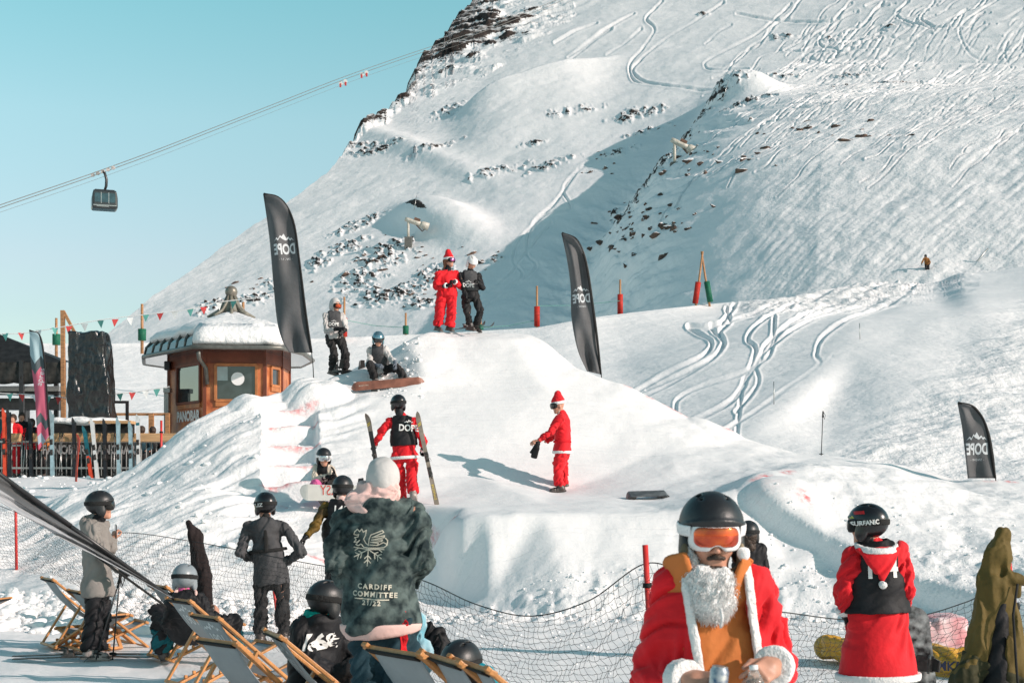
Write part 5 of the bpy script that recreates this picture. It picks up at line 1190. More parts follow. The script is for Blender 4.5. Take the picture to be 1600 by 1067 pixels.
# orange pullover with its open collar
def f_or(P):
    d = tors(P) + .022; q = (P - A3(hc_)) @ A3(hd_); d = smax(d, q + .05, .01)
    c = cap(P, sc_ - hd_ * .00, sc_ - hd_ * .12, .130, .148, sd_, 1.05); c = smax(np.abs(c) - .014, (P - A3(sc_ - hd_ * (.10))) @ A3(-hd_ - fw_ * .25), .01)
    c = smax(c, -cap(P, sc_ - hd_ * .22 + fw_ * .16, sc_ + hd_ * .03 + fw_ * .15, .135, .05), .02)
    return smin(d, c, .03)
sdf_obj('orange_pullover', f_or, iA['LO'], iA['HI'], .0075, ORG, rA, [(sc_, hc_, 7, 1)], 62, .018)
def edge_u(t, right): return (.125 + .10 * np.clip(t, 0, .6)) if right else (-.10 + .115 * np.clip(t, 0, .6))
for rt_ in (0, 1):
    def f_tr(P):
        q = P - A3(sc_); u = q @ A3(sd_); v = q @ A3(fw_); t = q @ A3(hd_)
        return smax(smax(smax(tors(P) - .020, -(tors(P) + .012), .006), np.abs(u - edge_u(t, rt_)) - .016, .008), np.maximum(-v + .02, (P - A3(hc_)) @ A3(hd_) - .11), .01)
    sdf_obj('white_trim', f_tr, iA['LO'], iA['HI'], .0065, WHT, rA, noise=.004, nfreq=50)
for k in 'ab':
    b, a = iA['p']['wr_' + k], iA['p']['el_' + k]; dd = (b - a).normalized(); c = b - dd * .032
    sdf_obj('white_cuff', lambda P: smax(cap(P, a, b, .084, .070), np.abs((P - A3(c)) @ A3(dd)) - .030, .010), A3(c) - .15, A3(c) + .15, .006, WHT, rA, noise=.004, nfreq=60)
HMf = iA['HM']
def f_beard(P):
    d = smin(ell(P, (.014, .092, -.160), (.088, .048, .084)), ell(P, (.012, .105, -.218), (.066, .045, .058)), .05)
    d = smin(d, cap(P, (.078, .03, -.03), (.075, .065, -.12), .010, .035), .03)
    return smax(d, -(ell(P, (.0, .12, -.060), (.046, .06, .036))), .02)
fur = lambda P: fbm(P * 34, 3, 7) * .010 + fbm(P * 95, 2, 8) * .004
sdf_obj('white_beard', lambda P: f_beard(P) + fur(P), (-.13, -.02, -.32), (.12, .19, .0), .004, cloth('beard_wool', (.86, .85, .84), .95, .08, .9, 160), rA, M=HMf)
bdo = kid(rA, 'white_beard')[0]; bme = bdo.data; rs_ = random.Random(8); mb = MB()
for _ in range(2600):
    v = bme.vertices[rs_.randrange(len(bme.vertices))]; p_ = v.co.copy(); n_ = v.normal
    if n_.y < -.2: continue
    d_ = (Vector((rs_.gauss(0, .45), .25, -1)) + n_ * .7).normalized(); L_ = rs_.uniform(.010, .024); c_ = Vector((rs_.gauss(0, .5), .2, -.4)); c_.normalize()
    q0 = p_ - n_ * .002; q1 = p_ + d_ * L_ * .5; q2_ = q1 + (d_ * .6 + c_ * .6 - n_ * .2) * L_ * .5; w1 = Vector((.0011, 0, .0004)); w2 = Vector((0, .0011, 0))
    mb.add([q0 + w1, q0 - w1, q0 + w2, q1 + w1, q1 - w1, q1 + w2, q2_], [(0, 1, 4, 3), (1, 2, 5, 4), (2, 0, 3, 5), (3, 4, 6), (4, 5, 6), (5, 3, 6)])
mb.v = [tuple(HMf @ Vector(q)) for q in mb.v]
mb.build('beard_curls', MATS['beard_wool'], rA, True)
sdf_obj('moustache', lambda P: smin(smin(cap(P, (0, .108, -.052), (.026, .098, -.058), .0095, .007), cap(P, (0, .108, -.052), (-.026, .098, -.058), .0095, .007), .006), cap(P, (-.018, .094, -.090), (.018, .094, -.090), .006, .006), .002) + fbm(P * 120, 2, 3) * .002, (-.06, .05, -.11), (.06, .14, -.02), .0032, HAIRB, rA, M=HMf)
sdf_obj('pompom', lambda P: ell(P, (-.098, .07, -.045), (.023, .023, .023)) + fbm(P * 70, 2, 9) * .004, (-.14, .03, -.09), (-.05, .12, 0), .004, WHT, rA, M=HMf)
sdf_obj('ear_pad', lambda P: smin(ell(P, (.096, .012, -.055), (.016, .045, .05)), ell(P, (-.096, .012, -.055), (.016, .045, .05)), .001), (-.13, -.06, -.13), (.13, .08, .02), .006, CAMO, rA, M=HMf)
mb = MB()
for s_ in (-1, 1): mb.tube([HMf @ Vector(q) for q in ((s_ * .10, .02, -.03), (s_ * .085, .045, -.085), (s_ * .045, .07, -.125), (0, .078, -.138))], .006, 6)
mb.build('chin_strap', CAMO, rA, True)
mb = MB(); mb.tube([W(1126, 950, 4.90), W(1129, 965, 4.90), W(1126, 980, 4.91)], .005, 6); mb.tube([W(1169, 930, 4.90), W(1172, 945, 4.90), W(1176, 958, 4.91)], .003, 6)
mb.build('drawcord', WHT, rA, True)
EMB = mat('embroidered_patch', (.52, .11, .05), .8, .1)
ring = []
n_ = 28
for k in range(n_):
    t0, t1 = 2 * math.pi * k / n_, 2 * math.pi * (k + 1) / n_
    ring.append([(.026 * math.cos(t0), .026 * math.sin(t0)), (.026 * math.cos(t1), .026 * math.sin(t1)), (.022 * math.cos(t1), .022 * math.sin(t1)), (.022 * math.cos(t0), .022 * math.sin(t0))])
ring += [[(x * .034, y * .034) for x, y in MTN[0]], [(-.013, -.008), (.013, -.008), (.013, -.005), (-.013, -.005)], [(-.010, -.014), (.010, -.014), (.010, -.012), (-.010, -.012)]]
poly_print('chest_patch', ring, plane_M(W(1165, 978, 4.6), (1, 0, 0), (0, 0, 1)), EMB, rA, kid(rA, 'orange_pullover'), off=.003, cut=.01)
# what he holds
CAN = mat('blue_can_print', (.04, .10, .20), .35, .5, 40, metal=.4, col2=(.55, .56, .55))
def lathe_obj(name, prof, M, m, parent, n=28):
    mb = MB(); mb.lathe(prof, n, M.translation, M.to_3x3().to_4x4()); return mb.build(name, m, parent, True)
cM = Matrix.Translation(W(1122, 1068, 4.84)) @ Matrix.Rotation(.12, 4, 'Y')
cr_ = empty('drink_can', cM.translation - Vector((0, 0, .06)), 0, 'small blue and silver drink can held in the bearded person\'s hand', 'can')
lathe_obj('can_body', [(.001, -.058), (.026, -.058), (.031, -.05), (.0325, -.045), (.0325, .045), (.027, .056), (.0265, .0585)], cM, CAN, cr_)
lathe_obj('can_lid', [(.0265, .0585), (.0275, .0605), (.0265, .0615), (.0245, .0585), (.001, .0585)], cM, METAL, cr_)
mb = MB(); mb.beam(cM @ Vector((-.004, 0, .0605)), cM @ Vector((.014, 0, .0605)), .012, .0015); mb.build('can_tab', METAL, cr_)
bt = bpy.data.materials.new('clear_blue_plastic'); bt.use_nodes = True; b_ = bt.node_tree.nodes['Principled BSDF']
b_.inputs['Base Color'].default_value = (.75, .92, .97, 1); b_.inputs['Transmission Weight'].default_value = .92; b_.inputs['Roughness'].default_value = .06; b_.inputs['IOR'].default_value = 1.25
bM = Matrix.Translation(W(1181, 1086, 4.82)) @ Matrix.Rotation(-.08, 4, 'Y')
br_ = empty('water_bottle', bM.translation - Vector((0, 0, .1)), 0, 'clear blue plastic water bottle held in the bearded person\'s other hand', 'bottle')
lathe_obj('bottle_body', [(.001, -.10), (.030, -.10), (.036, -.09), (.036, -.06), (.033, -.055), (.036, -.05), (.036, -.01), (.033, -.005), (.036, 0), (.035, .03), (.028, .055), (.016, .078), (.0135, .085), (.0135, .095)], bM, bt, br_)
lathe_obj('bottle_cap', [(.0135, .088), (.0152, .089), (.0152, .103), (.001, .104)], bM, FRW, br_)
# ================================================================ boards, skis, poles
P_TAN = mat('ski_topsheet_tan', (.20, .17, .14), .35, .25, 8)
P_BLK = mat('ski_topsheet_black', (.02, .02, .022), .35, .3, 8)
P_WHT = mat('ski_topsheet_white', (.62, .62, .61), .35, .08, 8)
P_RED = mat('ski_topsheet_red', (.62, .07, .03), .4, .15, 8)
P_BLU = mat('ski_topsheet_pale_blue', (.28, .40, .44), .4, .2, 8)
P_TEA = mat('ski_topsheet_teal', (.02, .13, .16), .4, .2, 8)
BINDM = mat('binding_plastic', (.035, .032, .03), .4, .5, 40)
YEL = mat('yellow_print', (.65, .48, .04), .5, .1)
def strip(name, M, L, wfun, zfun, th, m, parent, n=40, mats=None, mi=None):
    """a long curved plank: length along local y, width profile wfun(t), camber zfun(t)"""
    v = []; f = []; idx = []
    for i in range(n + 1):
        t = i / n; w_ = wfun(t) / 2; z = zfun(t); y = t * L
        for sx in (-1, 1):
            for sz in (0, 1): v.append((sx * w_, y, z + sz * th))
    for i in range(n):
        a = i * 4; b = a + 4
        f += [(a + 1, a + 3, b + 3, b + 1), (a, b, b + 2, a + 2), (a, a + 1, b + 1, b), (a + 2, b + 2, b + 3, a + 3)]; idx += [0 if not mi else mi(i / n)] * 4
    f += [(0, 2, 3, 1), (n * 4, n * 4 + 1, n * 4 + 3, n * 4 + 2)]; idx += [0, 0]
    MI = tree_matrix(parent).inverted() @ M
    me = bpy.data.meshes.new(name); me.from_pydata([tuple(MI @ Vector(q)) for q in v], [], f)
    for k in (mats or [m]): me.materials.append(k)
    me.polygons.foreach_set('material_index', idx); me.update()
    return link(name, me, None, parent, False)
def ski(base, tip, facing, L, top, label, group=None, second=None, split=.45, bind=True, wd=.10, name='ski', pair=False, band=None):
    """base and tip world points; facing = direction of the top sheet"""
    base, tip = Vector(base), Vector(tip); y = (tip - base).normalized(); z = Vector(facing); z = (z - y * z.dot(y)).normalized(); x = y.cross(z)
    M = Matrix((x, y, z)).transposed().to_4x4(); M.translation = base
    r = empty(name, base, 0, label, 'skis' if pair else 'ski', group)
    wf = lambda t: wd * (.9 - .38 * (1 - ((t - .48) / .5) ** 2) * .6) * (1 if .03 < t < .9 else (.75 + t * 8 if t <= .03 else math.sqrt(max(0.03, 1 - ((t - .9) / .1) ** 2)) * 1.0))
    zf = lambda t: .015 * (1 - (2 * t - 1) ** 2) - .0 + (.10 * ((t - .88) / .12) ** 2 if t > .88 else 0) * 1.0
    ms = [top, second or top, band or top]
    strip('ski_body', M, L, wf, zf, .010, top, r, mats=ms, mi=lambda t: 1 if t < split else (2 if band and .80 < t < .86 else 0))
    if pair:
        M2 = M @ Matrix.Translation((0, 0, -.05)) @ Matrix.Rotation(math.pi, 4, 'Y'); strip('ski_body', M2, L, wf, zf, .010, top, r, mats=ms, mi=lambda t: 1 if t < split else 0)
    if bind:
        for yb, kind in ((.52, 'toe'), (.36, 'heel')):
            mb = MB(); c = M @ Vector((0, yb * L, .045)); R3 = M.to_3x3().to_4x4()
            mb.box(c, (.065, .12, .04), R3, .8); mb.box(M @ Vector((0, yb * L + (.03 if kind == 'toe' else -.03), .075)), (.075, .05, .045), R3, .7)
            mb.box(M @ Vector((0, yb * L, .02)), (.07, .17, .02), R3)
            if kind == 'heel': mb.box(M @ Vector((0, yb * L - .07, .095)), (.025, .07, .02), R3)
            else: mb.tube([M @ Vector((s * .04, yb * L - .02, .03)) for s in (1,)] + [M @ Vector((.065, yb * L - .06, .0)), M @ Vector((.06, yb * L - .09, -.03))], .004, 5)
            mb.build(kind + '_binding', BINDM, r, bevel=.006)
    return r, M
def snowboard(M, L, label, top, base_m, bindings=True, wd=.28, name='snowboard'):
    """M: x along the board, y across, z up from the top sheet; origin in the middle"""
    r = empty(name, M.translation, 0, label, 'snowboard')
    n = 44; v = []; f = []
    for i in range(n + 1):
        t = i / n * 2 - 1; a = abs(t); w_ = wd * (1 - .10 * (1 - t * t)) / 2
        if a > .80: w_ *= math.sqrt(max(.02, 1 - ((a - .80) / .2) ** 2))
        z = -.006 * (1 - t * t) + (.07 * ((a - .80) / .2) ** 2 if a > .80 else 0)
        for sy in (-1, -.33, .33, 1):
            v.append((t * L / 2, sy * w_, z))
    m_ = len(v); v += [(x, y, z - .011) for x, y, z in v]
    for i in range(n):
        for j in range(3):
            a = i * 4 + j; f.append((a, a + 4, a + 5, a + 1)); f.append((m_ + a, m_ + a + 1, m_ + a + 5, m_ + a + 4))
        a = i * 4; f.append((a, m_ + a, m_ + a + 4, a + 4)); f.append((a + 3, a + 7, m_ + a + 7, m_ + a + 3))
    for a in (0, n * 4):
        for j in range(3): f.append((a + j, a + j + 1, m_ + a + j + 1, m_ + a + j))
    MI = tree_matrix(r).inverted() @ M; me = bpy.data.meshes.new('deck'); me.from_pydata([tuple(MI @ Vector(q)) for q in v], [], f)
    bm = bmesh.new(); bm.from_mesh(me); bmesh.ops.recalc_face_normals(bm, faces=bm.faces); bm.to_mesh(me); bm.free()
    me.materials.append(top); me.materials.append(base_m)
    up = (MI.to_3x3() @ Vector((0, 0, 1))).normalized(); me.polygons.foreach_set('material_index', [0 if q.normal.dot(up) > .3 else 1 for q in me.polygons])
    dk = link('deck', me, None, r, False)
    if bindings:
        for s in (-1, 1):
            mb = MB(); R3 = M.to_3x3().to_4x4() @ Matrix.Rotation(s * -.2, 4, 'Z'); c = M @ Vector((s * .27, 0, 0))
            T = Matrix.Translation(c) @ R3
            mb.box(T @ Vector((0, 0, .02)), (.13, .26, .03), R3); mb.tube([T @ Vector((x * .06, -.09, z)) for x, z in ((-1, .02), (-1.05, .12), (-.8, .24), (.8, .24), (1.05, .12), (1, .02))], .014, 6)
            mb.prism([(-.055, 0), (.055, 0), (.045, .2), (-.045, .2)], T @ Vector((0, -.12, .06)), R3.to_3x3() @ Vector((1, 0, 0)), R3.to_3x3() @ Vector((0, -.25, 1)), .015)
            mb.tube([T @ Vector((-.06, .02, .06)), T @ Vector((-.03, .05, .14)), T @ Vector((.03, .05, .14)), T @ Vector((.06, .02, .06))], .014, 6); mb.tube([T @ Vector((-.06, .10, .03)), T @ Vector((0, .12, .09)), T @ Vector((.06, .10, .03))], .012, 6)
            mb.build('binding', BINDM, r, bevel=.004)
    return r, dk
def ski_pole(a, b, label, group=None, m=None, name='ski_pole'):
    a, b = Vector(a), Vector(b); r = empty(name, b, 0, label, 'ski pole', group); d = (b - a).normalized()
    mb = MB(); mb.tube([a, b], .009, 6); mb.build('shaft', m or P_BLK, r, True)
    mb = MB(); mb.tube([a - d * .01, a + d * .12], [.014, .017], 8); mb.tube([a, a + d * .05 + Vector((.05, 0, -.02)), a + d * .16 + Vector((.04, 0, 0)), a + d * .03], .005, 5); mb.build('grip', PAD, r, True)
    mb = MB(); mb.tube([b - d * .07, b - d * .055], [.045, .04], 10); mb.build('basket', PAD, r, True)
    return r
# skis carried by the figure in red
LIMB = ' '
t_, b_ = W(574, 645, 23.75), W(600, 786, 23.9)
s1, M1 = ski(b_, t_, (-.25, -1, .15), (t_ - b_).length, P_TAN, 'tan and black ski with yellow stripes in the left hand of the vested person', second=P_BLK, split=.78)
t_, b_ = W(651, 643, 23.6), W(683, 790, 23.7)
s2, M2 = ski(b_, t_, (.15, -1, .1), (t_ - b_).length, P_TAN, 'pale tan ski with black bindings standing in the right hand of the vested person', split=0)
for s_, M_ in ((s1, M1), (s2, M2)):
    L_ = 1.5 if s_ is s2 else 1.46
    for k in (0, 1): poly_print('tip_stripe', [[(-.03, k * .03), (.025, .03 + k * .03), (.025, .042 + k * .03), (-.03, .012 + k * .03)]], M_ @ Matrix.Translation((0, L_ * .90, .015)), YEL, s_, None, off=.022)
text_print('ski_print', 'DYNASTAR', .055, M2 @ Matrix.Translation((0, .24, .018)) @ Matrix.Rotation(R(90), 4, 'Z'), YEL, s2, None, off=.004, sx=.95)
# snowboards
WOOD = mat('board_wood', (.16, .065, .035), .35, .2, 5, stretch=(1, 8, 1)); BRED = mat('board_base_brown', (.22, .09, .06), .4, .3, 5)
WBD = mat('board_base_white', (.70, .67, .62), .4, .05)
c = W(606, 600, 29.5); x = (W(661, 594, 29.6) - W(551, 603, 29.5)).normalized(); y = Vector((0, -.35, -.93)); y = (y - x * x.dot(y)).normalized(); z = x.cross(y)
M = Matrix((x, y, z)).transposed().to_4x4(); M.translation = c
rb1, dk = snowboard(M, 1.52, 'brown wood-grain snowboard strapped to the sitting person on the mound', WOOD, BRED, wd=.21)
text_print('board_print', 'BURTON', .05, plane_M(M @ Vector((-.50, 0, -.016)), x, (0, -.35, .93)), GP, rb1, None, off=.004)
c = W(540, 770, 23.55); x = Vector((1, .05, -.02)).normalized(); z = Vector((0, .95, .35)); z = (z - x * z.dot(x)).normalized(); y = z.cross(x)
M = Matrix((x, y, z)).transposed().to_4x4(); M.translation = c
rb2, dk = snowboard(M, 1.52, 'white snowboard with red letters showing its base before the sitting person in pink trousers', P_WHT, WBD, wd=.30)
RPR = mat('red_print', (.62, .07, .05), .5, .1)
text_print('board_print', 'XSY', .25, plane_M(W(514, 768, 23.45), x, (0, -.3, 1)), RPR, rb2, [dk], off=.006, mirror=True, sx=.68)
c = W(1012, 776, 24.3); x = Vector((1, .10, .03)).normalized(); z = Vector((.0, .38, -1)); z = (z - x * z.dot(x)).normalized(); y = z.cross(x)
M = Matrix((x, y, z)).transposed().to_4x4(); M.translation = c + Vector((0, 0, .045))
snowboard(M, 1.0 * .74, 'black snowboard lying upside down on its bindings on the snow table', P_BLK, mat('board_base_dark', (.10, .10, .10), .35, .5, 6), name='snowboard')
c = W(546, 586, 30.7); M = Matrix.Translation(c + Vector((0, 0, .06))) @ Matrix.Rotation(.5, 4, 'Z')
snowboard(M, .7, 'black snowboard under the standing boarder in the pale hooded jacket', P_BLK, P_BLK)
for k, (dx, lb) in enumerate(((-.12, 'black ski on the lip under the white-helmeted person, nearer one'), (.12, 'black ski on the lip under the white-helmeted person, farther one'))):
    a = W(728, 515, 32.3 + dx); b = a + Vector((.62, -.55 + dx * 2, .06)).normalized() * .75; b.z = a.z + .03
    ski(a - Vector((.25, -.2, -.02)), b, (0, -.2, 1), 1.05, P_BLK, lb, 'skis on the lip')
# the phone-filming figure: phone, skis on the ground, poles
r = empty('phone', W(180, 832, 15.7), 0, 'black smartphone held up by the person in the grey coat', 'phone'); M = frame(W(181, 830, 15.68), (1, .5, 0), (.05, 0, 1))
mb = MB(); mb.box(M.translation, (.075, .009, .155), M.to_3x3().to_4x4()); mb.build('phone_case', P_BLK, r, bevel=.006)
mb = MB(); mb.box(M @ Vector((0, -.006, 0)), (.068, .003, .145), M.to_3x3().to_4x4()); mb.build('phone_screen', LND, r)
for dy, lb in ((-.12, 'dark ski flat on the snow under the person in the grey coat, nearer one'), (.12, 'dark ski flat on the snow under the person in the grey coat, farther one')):
    a = W(20, 1030, 15.3 + dy); b = W(262, 1028, 15.45 + dy); g0 = .03
    a.z = b.z = g0; ski(a, b, (0, 0, 1), (b - a).length, P_BLK, lb, 'skis on the ground', band=P_TEA)
ski_pole(W(188, 893, 15.15), W(176, 1030, 15.3), 'thin ski pole hanging from the grey-coated wrist, upright one', 'hanging poles')
ski_pole(W(190, 895, 15.2), W(150, 1030, 15.1), 'thin ski pole hanging from the grey-coated wrist, slanted one behind the leg', 'hanging poles')
ski_pole(W(1286, 643, 28.4), W(1283, 714, 28.4), 'lone black ski pole stuck in the snow along the jump edge')
# mitten dangling below the pointing hand
mr = empty('mitten', W(836, 700, 25.4), 0, 'black leather mitten dangling below the pointing hand', 'mitten')
Mm = frame(W(838, 699, 25.4), (-.25, 0, -1), (0, -1, .2), 1.25)
put('mitten_shell', glove_mesh(1, .5, True), GLV, mr, Mm)
mb = MB(); mb.tube([W(839, 692, 25.42), W(840, 697, 25.42)], .006, 6); mb.build('wrist_leash', PAD, mr)
# ================================================================ feather flags
FLAGM = mat('flag_cloth_dark', (.070, .073, .078), .7, .15, 3, .3, 14, sheen=.1)
FPRT = mat('flag_print', (.50, .53, .55), .8, .05)
WOODP = mat('pine_wood', (.38, .19, .085), .6, .3, 6, .3, 30, stretch=(1, 1, 6)); WOODL = mat('larch_beam', (.50, .30, .15), .65, .25, 4, .3, 30, stretch=(.3, 3, 3))
def flag(label, Y, left, right, pole, tx=None, m=FLAGM, group=None, rip=.05, name='feather_flag', psize=.011, yaw=0.0):
    """left and right edges as pixel polylines from the tip to the foot; pole as pixel polyline"""
    P = lambda q, d=0: W(q[0], q[1], Y + d)
    base = P(pole[-1]); r = empty(name, base, 0, label, 'flag', group)
    L = catmull(left, 6); Rr = catmull(right, 6); n = 44; m_ = 12
    def samp(c, t):
        k = t * (len(c) - 1); i = min(int(k), len(c) - 2); return c[i] * (1 - (k - i)) + c[i + 1] * (k - i)
    V = np.zeros((n + 1, m_ + 1, 3))
    for i in range(n + 1):
        a, b = samp(L, i / n), samp(Rr, i / n)
        for j in range(m_ + 1):
            s = j / m_; q = a * (1 - s) + b * s
            dd = rip * math.sin(s * 7 + i * .12) * (1 - s) + rip * .7 * math.sin(i * .33 + s * 2.2) * (1 - s * .6) + rip * .5 * math.sin(i * .11 - s * 9)
            V[i, j] = P(q, dd + yaw * (1 - s) * (b[0] - a[0]) * Y / F)
    MI = np.array(tree_matrix(r).inverted()); V2 = V @ MI[:3, :3].T + MI[:3, 3]
    o = link('flag_cloth', grid_mesh('flag_cloth', V2), m, r); so_ = o.modifiers.new('s', 'SOLIDIFY'); so_.thickness = .006
    mb = MB(); pp = [P(q, .015) for q in catmull(pole, 5)]; mb.tube(pp, [psize * (.6 + .4 * i / len(pp)) for i in range(len(pp))], 8); mb.build('flag_pole', P_BLK, r, True)
    mb = MB(); ee = [P(q, -.004) for q in Rr]; mb.tube(ee, psize * 2.2, 6); mb.build('pole_sleeve', PAD, r, True)
    if tx:
        cx, cy, sz, tilt = tx; up_ = Vector((math.sin(tilt), 0, math.cos(tilt))); rt_ = Vector((math.cos(tilt), 0, -math.sin(tilt)))
        text_print('flag_print', 'DOPE', sz, plane_M(W(cx, cy, Y - .1), rt_, up_), FPRT, r, [o], mirror=True, bold=sz * .035, sx=.56, off=.012, cut=.022)
        poly_print('flag_emblem', [[(-x * sz * 1.35, y * sz * 1.5) for x, y in MTN[0]]], plane_M(W(cx, cy, Y - .1) + up_ * sz * .58, rt_, up_), FPRT, r, [o], off=.012, cut=.022)
        text_print('flag_print', '- SNOW -', sz * .22, plane_M(W(cx, cy, Y - .1) - up_ * sz * .66, rt_, up_), FPRT, r, [o], mirror=True, space=1.2, sx=.8, off=.008, cut=.06)
    return r
flag('tall dark feather flag beside the wooden kiosk at the top of the stairs', 29.6, [(411, 303), (421, 370), (427, 440), (433, 500), (441, 532), (452, 551)], [(412, 303), (438, 311), (458, 345), (468, 410), (478, 490), (487, 551)],
     [(412, 303), (440, 311), (459, 345), (469, 410), (480, 500), (488, 560), (490, 590)], (444, 389, .30, -.10), group='dark feather flags', rip=.06)
flag('dark feather flag standing on the back edge of the jump, right of the lip', 31.9, [(877, 365), (886, 405), (892, 450), (893, 495), (902, 545), (917, 580)], [(878, 364), (900, 375), (915, 410), (926, 480), (933, 530), (939, 585)],
     [(878, 364), (902, 374), (917, 410), (928, 480), (935, 535), (940, 590)], (909, 466, .27, -.08), group='dark feather flags', rip=.09)
flag('short dark feather flag standing far right on the second snow table', 26.5, [(1496, 630), (1502, 660), (1507, 700), (1512, 747)], [(1497, 629), (1522, 637), (1542, 670), (1555, 747)],
     [(1497, 629), (1524, 636), (1543, 668), (1552, 710), (1556, 752)], (1529, 702, .29, -.03), group='dark feather flags', rip=.035)
# pink patterned flag by the bar rail
PKF = bpy.data.materials.new('pink_chevron_cloth'); PKF.use_nodes = True; t_ = PKF.node_tree; b_ = t_.nodes['Principled BSDF']; b_.inputs['Roughness'].default_value = .75
tc_ = t_.nodes.new('ShaderNodeTexCoord'); sp_ = t_.nodes.new('ShaderNodeSeparateXYZ'); t_.links.new(tc_.outputs['Object'], sp_.inputs[0])
ab_ = t_.nodes.new('ShaderNodeMath'); ab_.operation = 'PINGPONG'; ab_.inputs[1].default_value = .14; t_.links.new(sp_.outputs[0], ab_.inputs[0])
ad_ = t_.nodes.new('ShaderNodeMath'); ad_.operation = 'MULTIPLY_ADD'; ad_.inputs[1].default_value = 1.6; t_.links.new(ab_.outputs[0], ad_.inputs[0]); t_.links.new(sp_.outputs[2], ad_.inputs[2])
fr_ = t_.nodes.new('ShaderNodeMapRange'); fr_.inputs[1].default_value = 0; fr_.inputs[2].default_value = 3.5; t_.links.new(ad_.outputs[0], fr_.inputs[0])
cr_2 = t_.nodes.new('ShaderNodeValToRGB'); cr_2.color_ramp.interpolation = 'CONSTANT'; t_.links.new(fr_.outputs[0], cr_2.inputs[0]); t_.links.new(cr_2.outputs[0], b_.inputs['Base Color'])
cols = [(0, (.45, .08, .14)), (.12, (.30, .36, .42)), (.19, (.45, .08, .14)), (.25, (.30, .36, .42)), (.32, (.45, .09, .15)), (.40, (.06, .08, .09)), (.47, (.45, .09, .15)), (.82, (.06, .08, .09)), (.90, (.30, .42, .46))]
e0 = cr_2.color_ramp.elements; e0[0].color = (*cols[0][1], 1); e0[1].position = cols[1][0]; e0[1].color = (*cols[1][1], 1)
for p_, c_ in cols[2:]: q_ = e0.new(p_); q_.color = (*c_, 1)
rf = flag('pink and dark chevron-patterned feather flag standing in front of the bar rail', 37.6, [(46, 522), (48, 560), (55, 620), (57, 660), (60, 704)], [(46, 516), (62, 525), (69, 560), (73, 610), (78, 680)], [(46, 516), (63, 524), (70, 560), (74, 620), (78, 690), (80, 742)], None, m=PKF, rip=.03)
text_print('flag_print', 'apres', .22, plane_M(W(60, 588, 37.4), (.2, 0, 1), (-1, 0, .2)), FPRT, rf, [kid(rf, 'flag_cloth')[0]], off=.01)
# the near banner lying across its pole at the lower left
rn_ = empty('banner', W(268, 932, 13.2), 0, 'large dark and grey feather banner tipped over diagonally at the lower left', 'banner')
def bl(pts, d=0, rip=.03):
    return pts
top = catmull([(-60, 700, 11.2), (0, 742, 11.6), (110, 822, 12.3), (190, 876, 12.8), (268, 932, 13.2)], 8); bot = catmull([(-60, 745, 11.0), (0, 783, 11.4), (70, 825, 11.9), (118, 852, 12.3), (268, 934, 13.2)], 8)
mid = [a * .45 + b * .55 for a, b in zip(top, bot)]
for nm, A_, B_, m_, in (('banner_cloth', top, mid, FLAGM), ('banner_lining', mid, bot, mat('flag_cloth_grey', (.30, .31, .33), .7, .1, 3))):
    V = np.zeros((len(A_), 7, 3))
    for i, (a, b) in enumerate(zip(A_, B_)):
        for j in range(7):
            q = a * (1 - j / 6) + b * (j / 6); V[i, j] = W(q[0], q[1], q[2] + .05 * math.sin(i * .5 + j * .9))
    MI = np.array(tree_matrix(rn_).inverted()); o = link(nm, grid_mesh(nm, V @ MI[:3, :3].T + MI[:3, 3]), m_, rn_); o.modifiers.new('s', 'SOLIDIFY').thickness = .005
mb = MB(); mb.tube([W(110, 822, 12.28), W(190, 878, 12.75), W(272, 936, 13.2)], [.022, .018, .012], 8); mb.tube([W(-60, 698, 11.2), W(110, 821, 12.28)], .022, 8); mb.build('banner_pole', P_BLK, rn_, True)
mb = MB(); mb.tube([W(150, 868, 12.5), W(252, 942, 13.1), W(262, 952, 13.15)], .011, 6); mb.build('banner_cord', PAD, rn_, True)

# ================================================================ the wooden kiosk
KY = 44.0; KZ = 2.05
RUST = mat('kiosk_panel', (.30, .065, .02), .5, .0, 2.6, .15, 12, col2=(.58, .21, .08)); FRM = mat('kiosk_frame', (.42, .15, .05), .5, .2, 5)
RUSTD = mat('kiosk_panel_dark', (.17, .045, .022), .6, .25, 2); GUT = mat('gutter_metal', (.16, .16, .145), .45, .15, 9, metal=.5); SKYL = mat('skylight_glass', (.02, .03, .03), .12, .2, 5, coat=.5)
SNW = mat('roof_snow', (.86, .845, .84), .65, .03, 2, .6, 5, bdist=.12)
GLS = mat('window_glass', (.04, .055, .06), .05, .3, 2, metal=.2, coat=1.0)
kr = empty('wooden_kiosk', (W(360, 750, KY).x, KY, KZ), 0, 'small rust-red wooden bar kiosk with snow-covered roof topped by a ball', 'kiosk')
kp = [(265, 45.4), (320, 43.1), (414, 43.3), (440, 44.6), (452, 46.4), (440, 48.0), (300, 48.6), (264, 47.2)]
kw = [Vector(((x - HX) * y / F, y)) for x, y in kp]; kc = sum(kw, Vector((0, 0))) / len(kw); ez = CH + (HY - 549) * 43.2 / F
mb = MB(); n = len(kw)
mb.add([(v.x, v.y, KZ) for v in kw] + [(v.x, v.y, ez + .1) for v in kw], [(i, (i + 1) % n, (i + 1) % n + n, i + n) for i in range(n)]); mb.build('wall', RUST, kr)
mb = MB()
for i in range(n):
    a = kw[i]; mb.box((a.x, a.y, (KZ + ez) / 2), (.10, .10, ez - KZ))
for i in range(n):
    a, b = kw[i], kw[(i + 1) % n]; mb.beam((a.x, a.y, ez - .18), (b.x, b.y, ez - .18), .07, .36)
mb.build('corner_posts', RUSTD, kr)
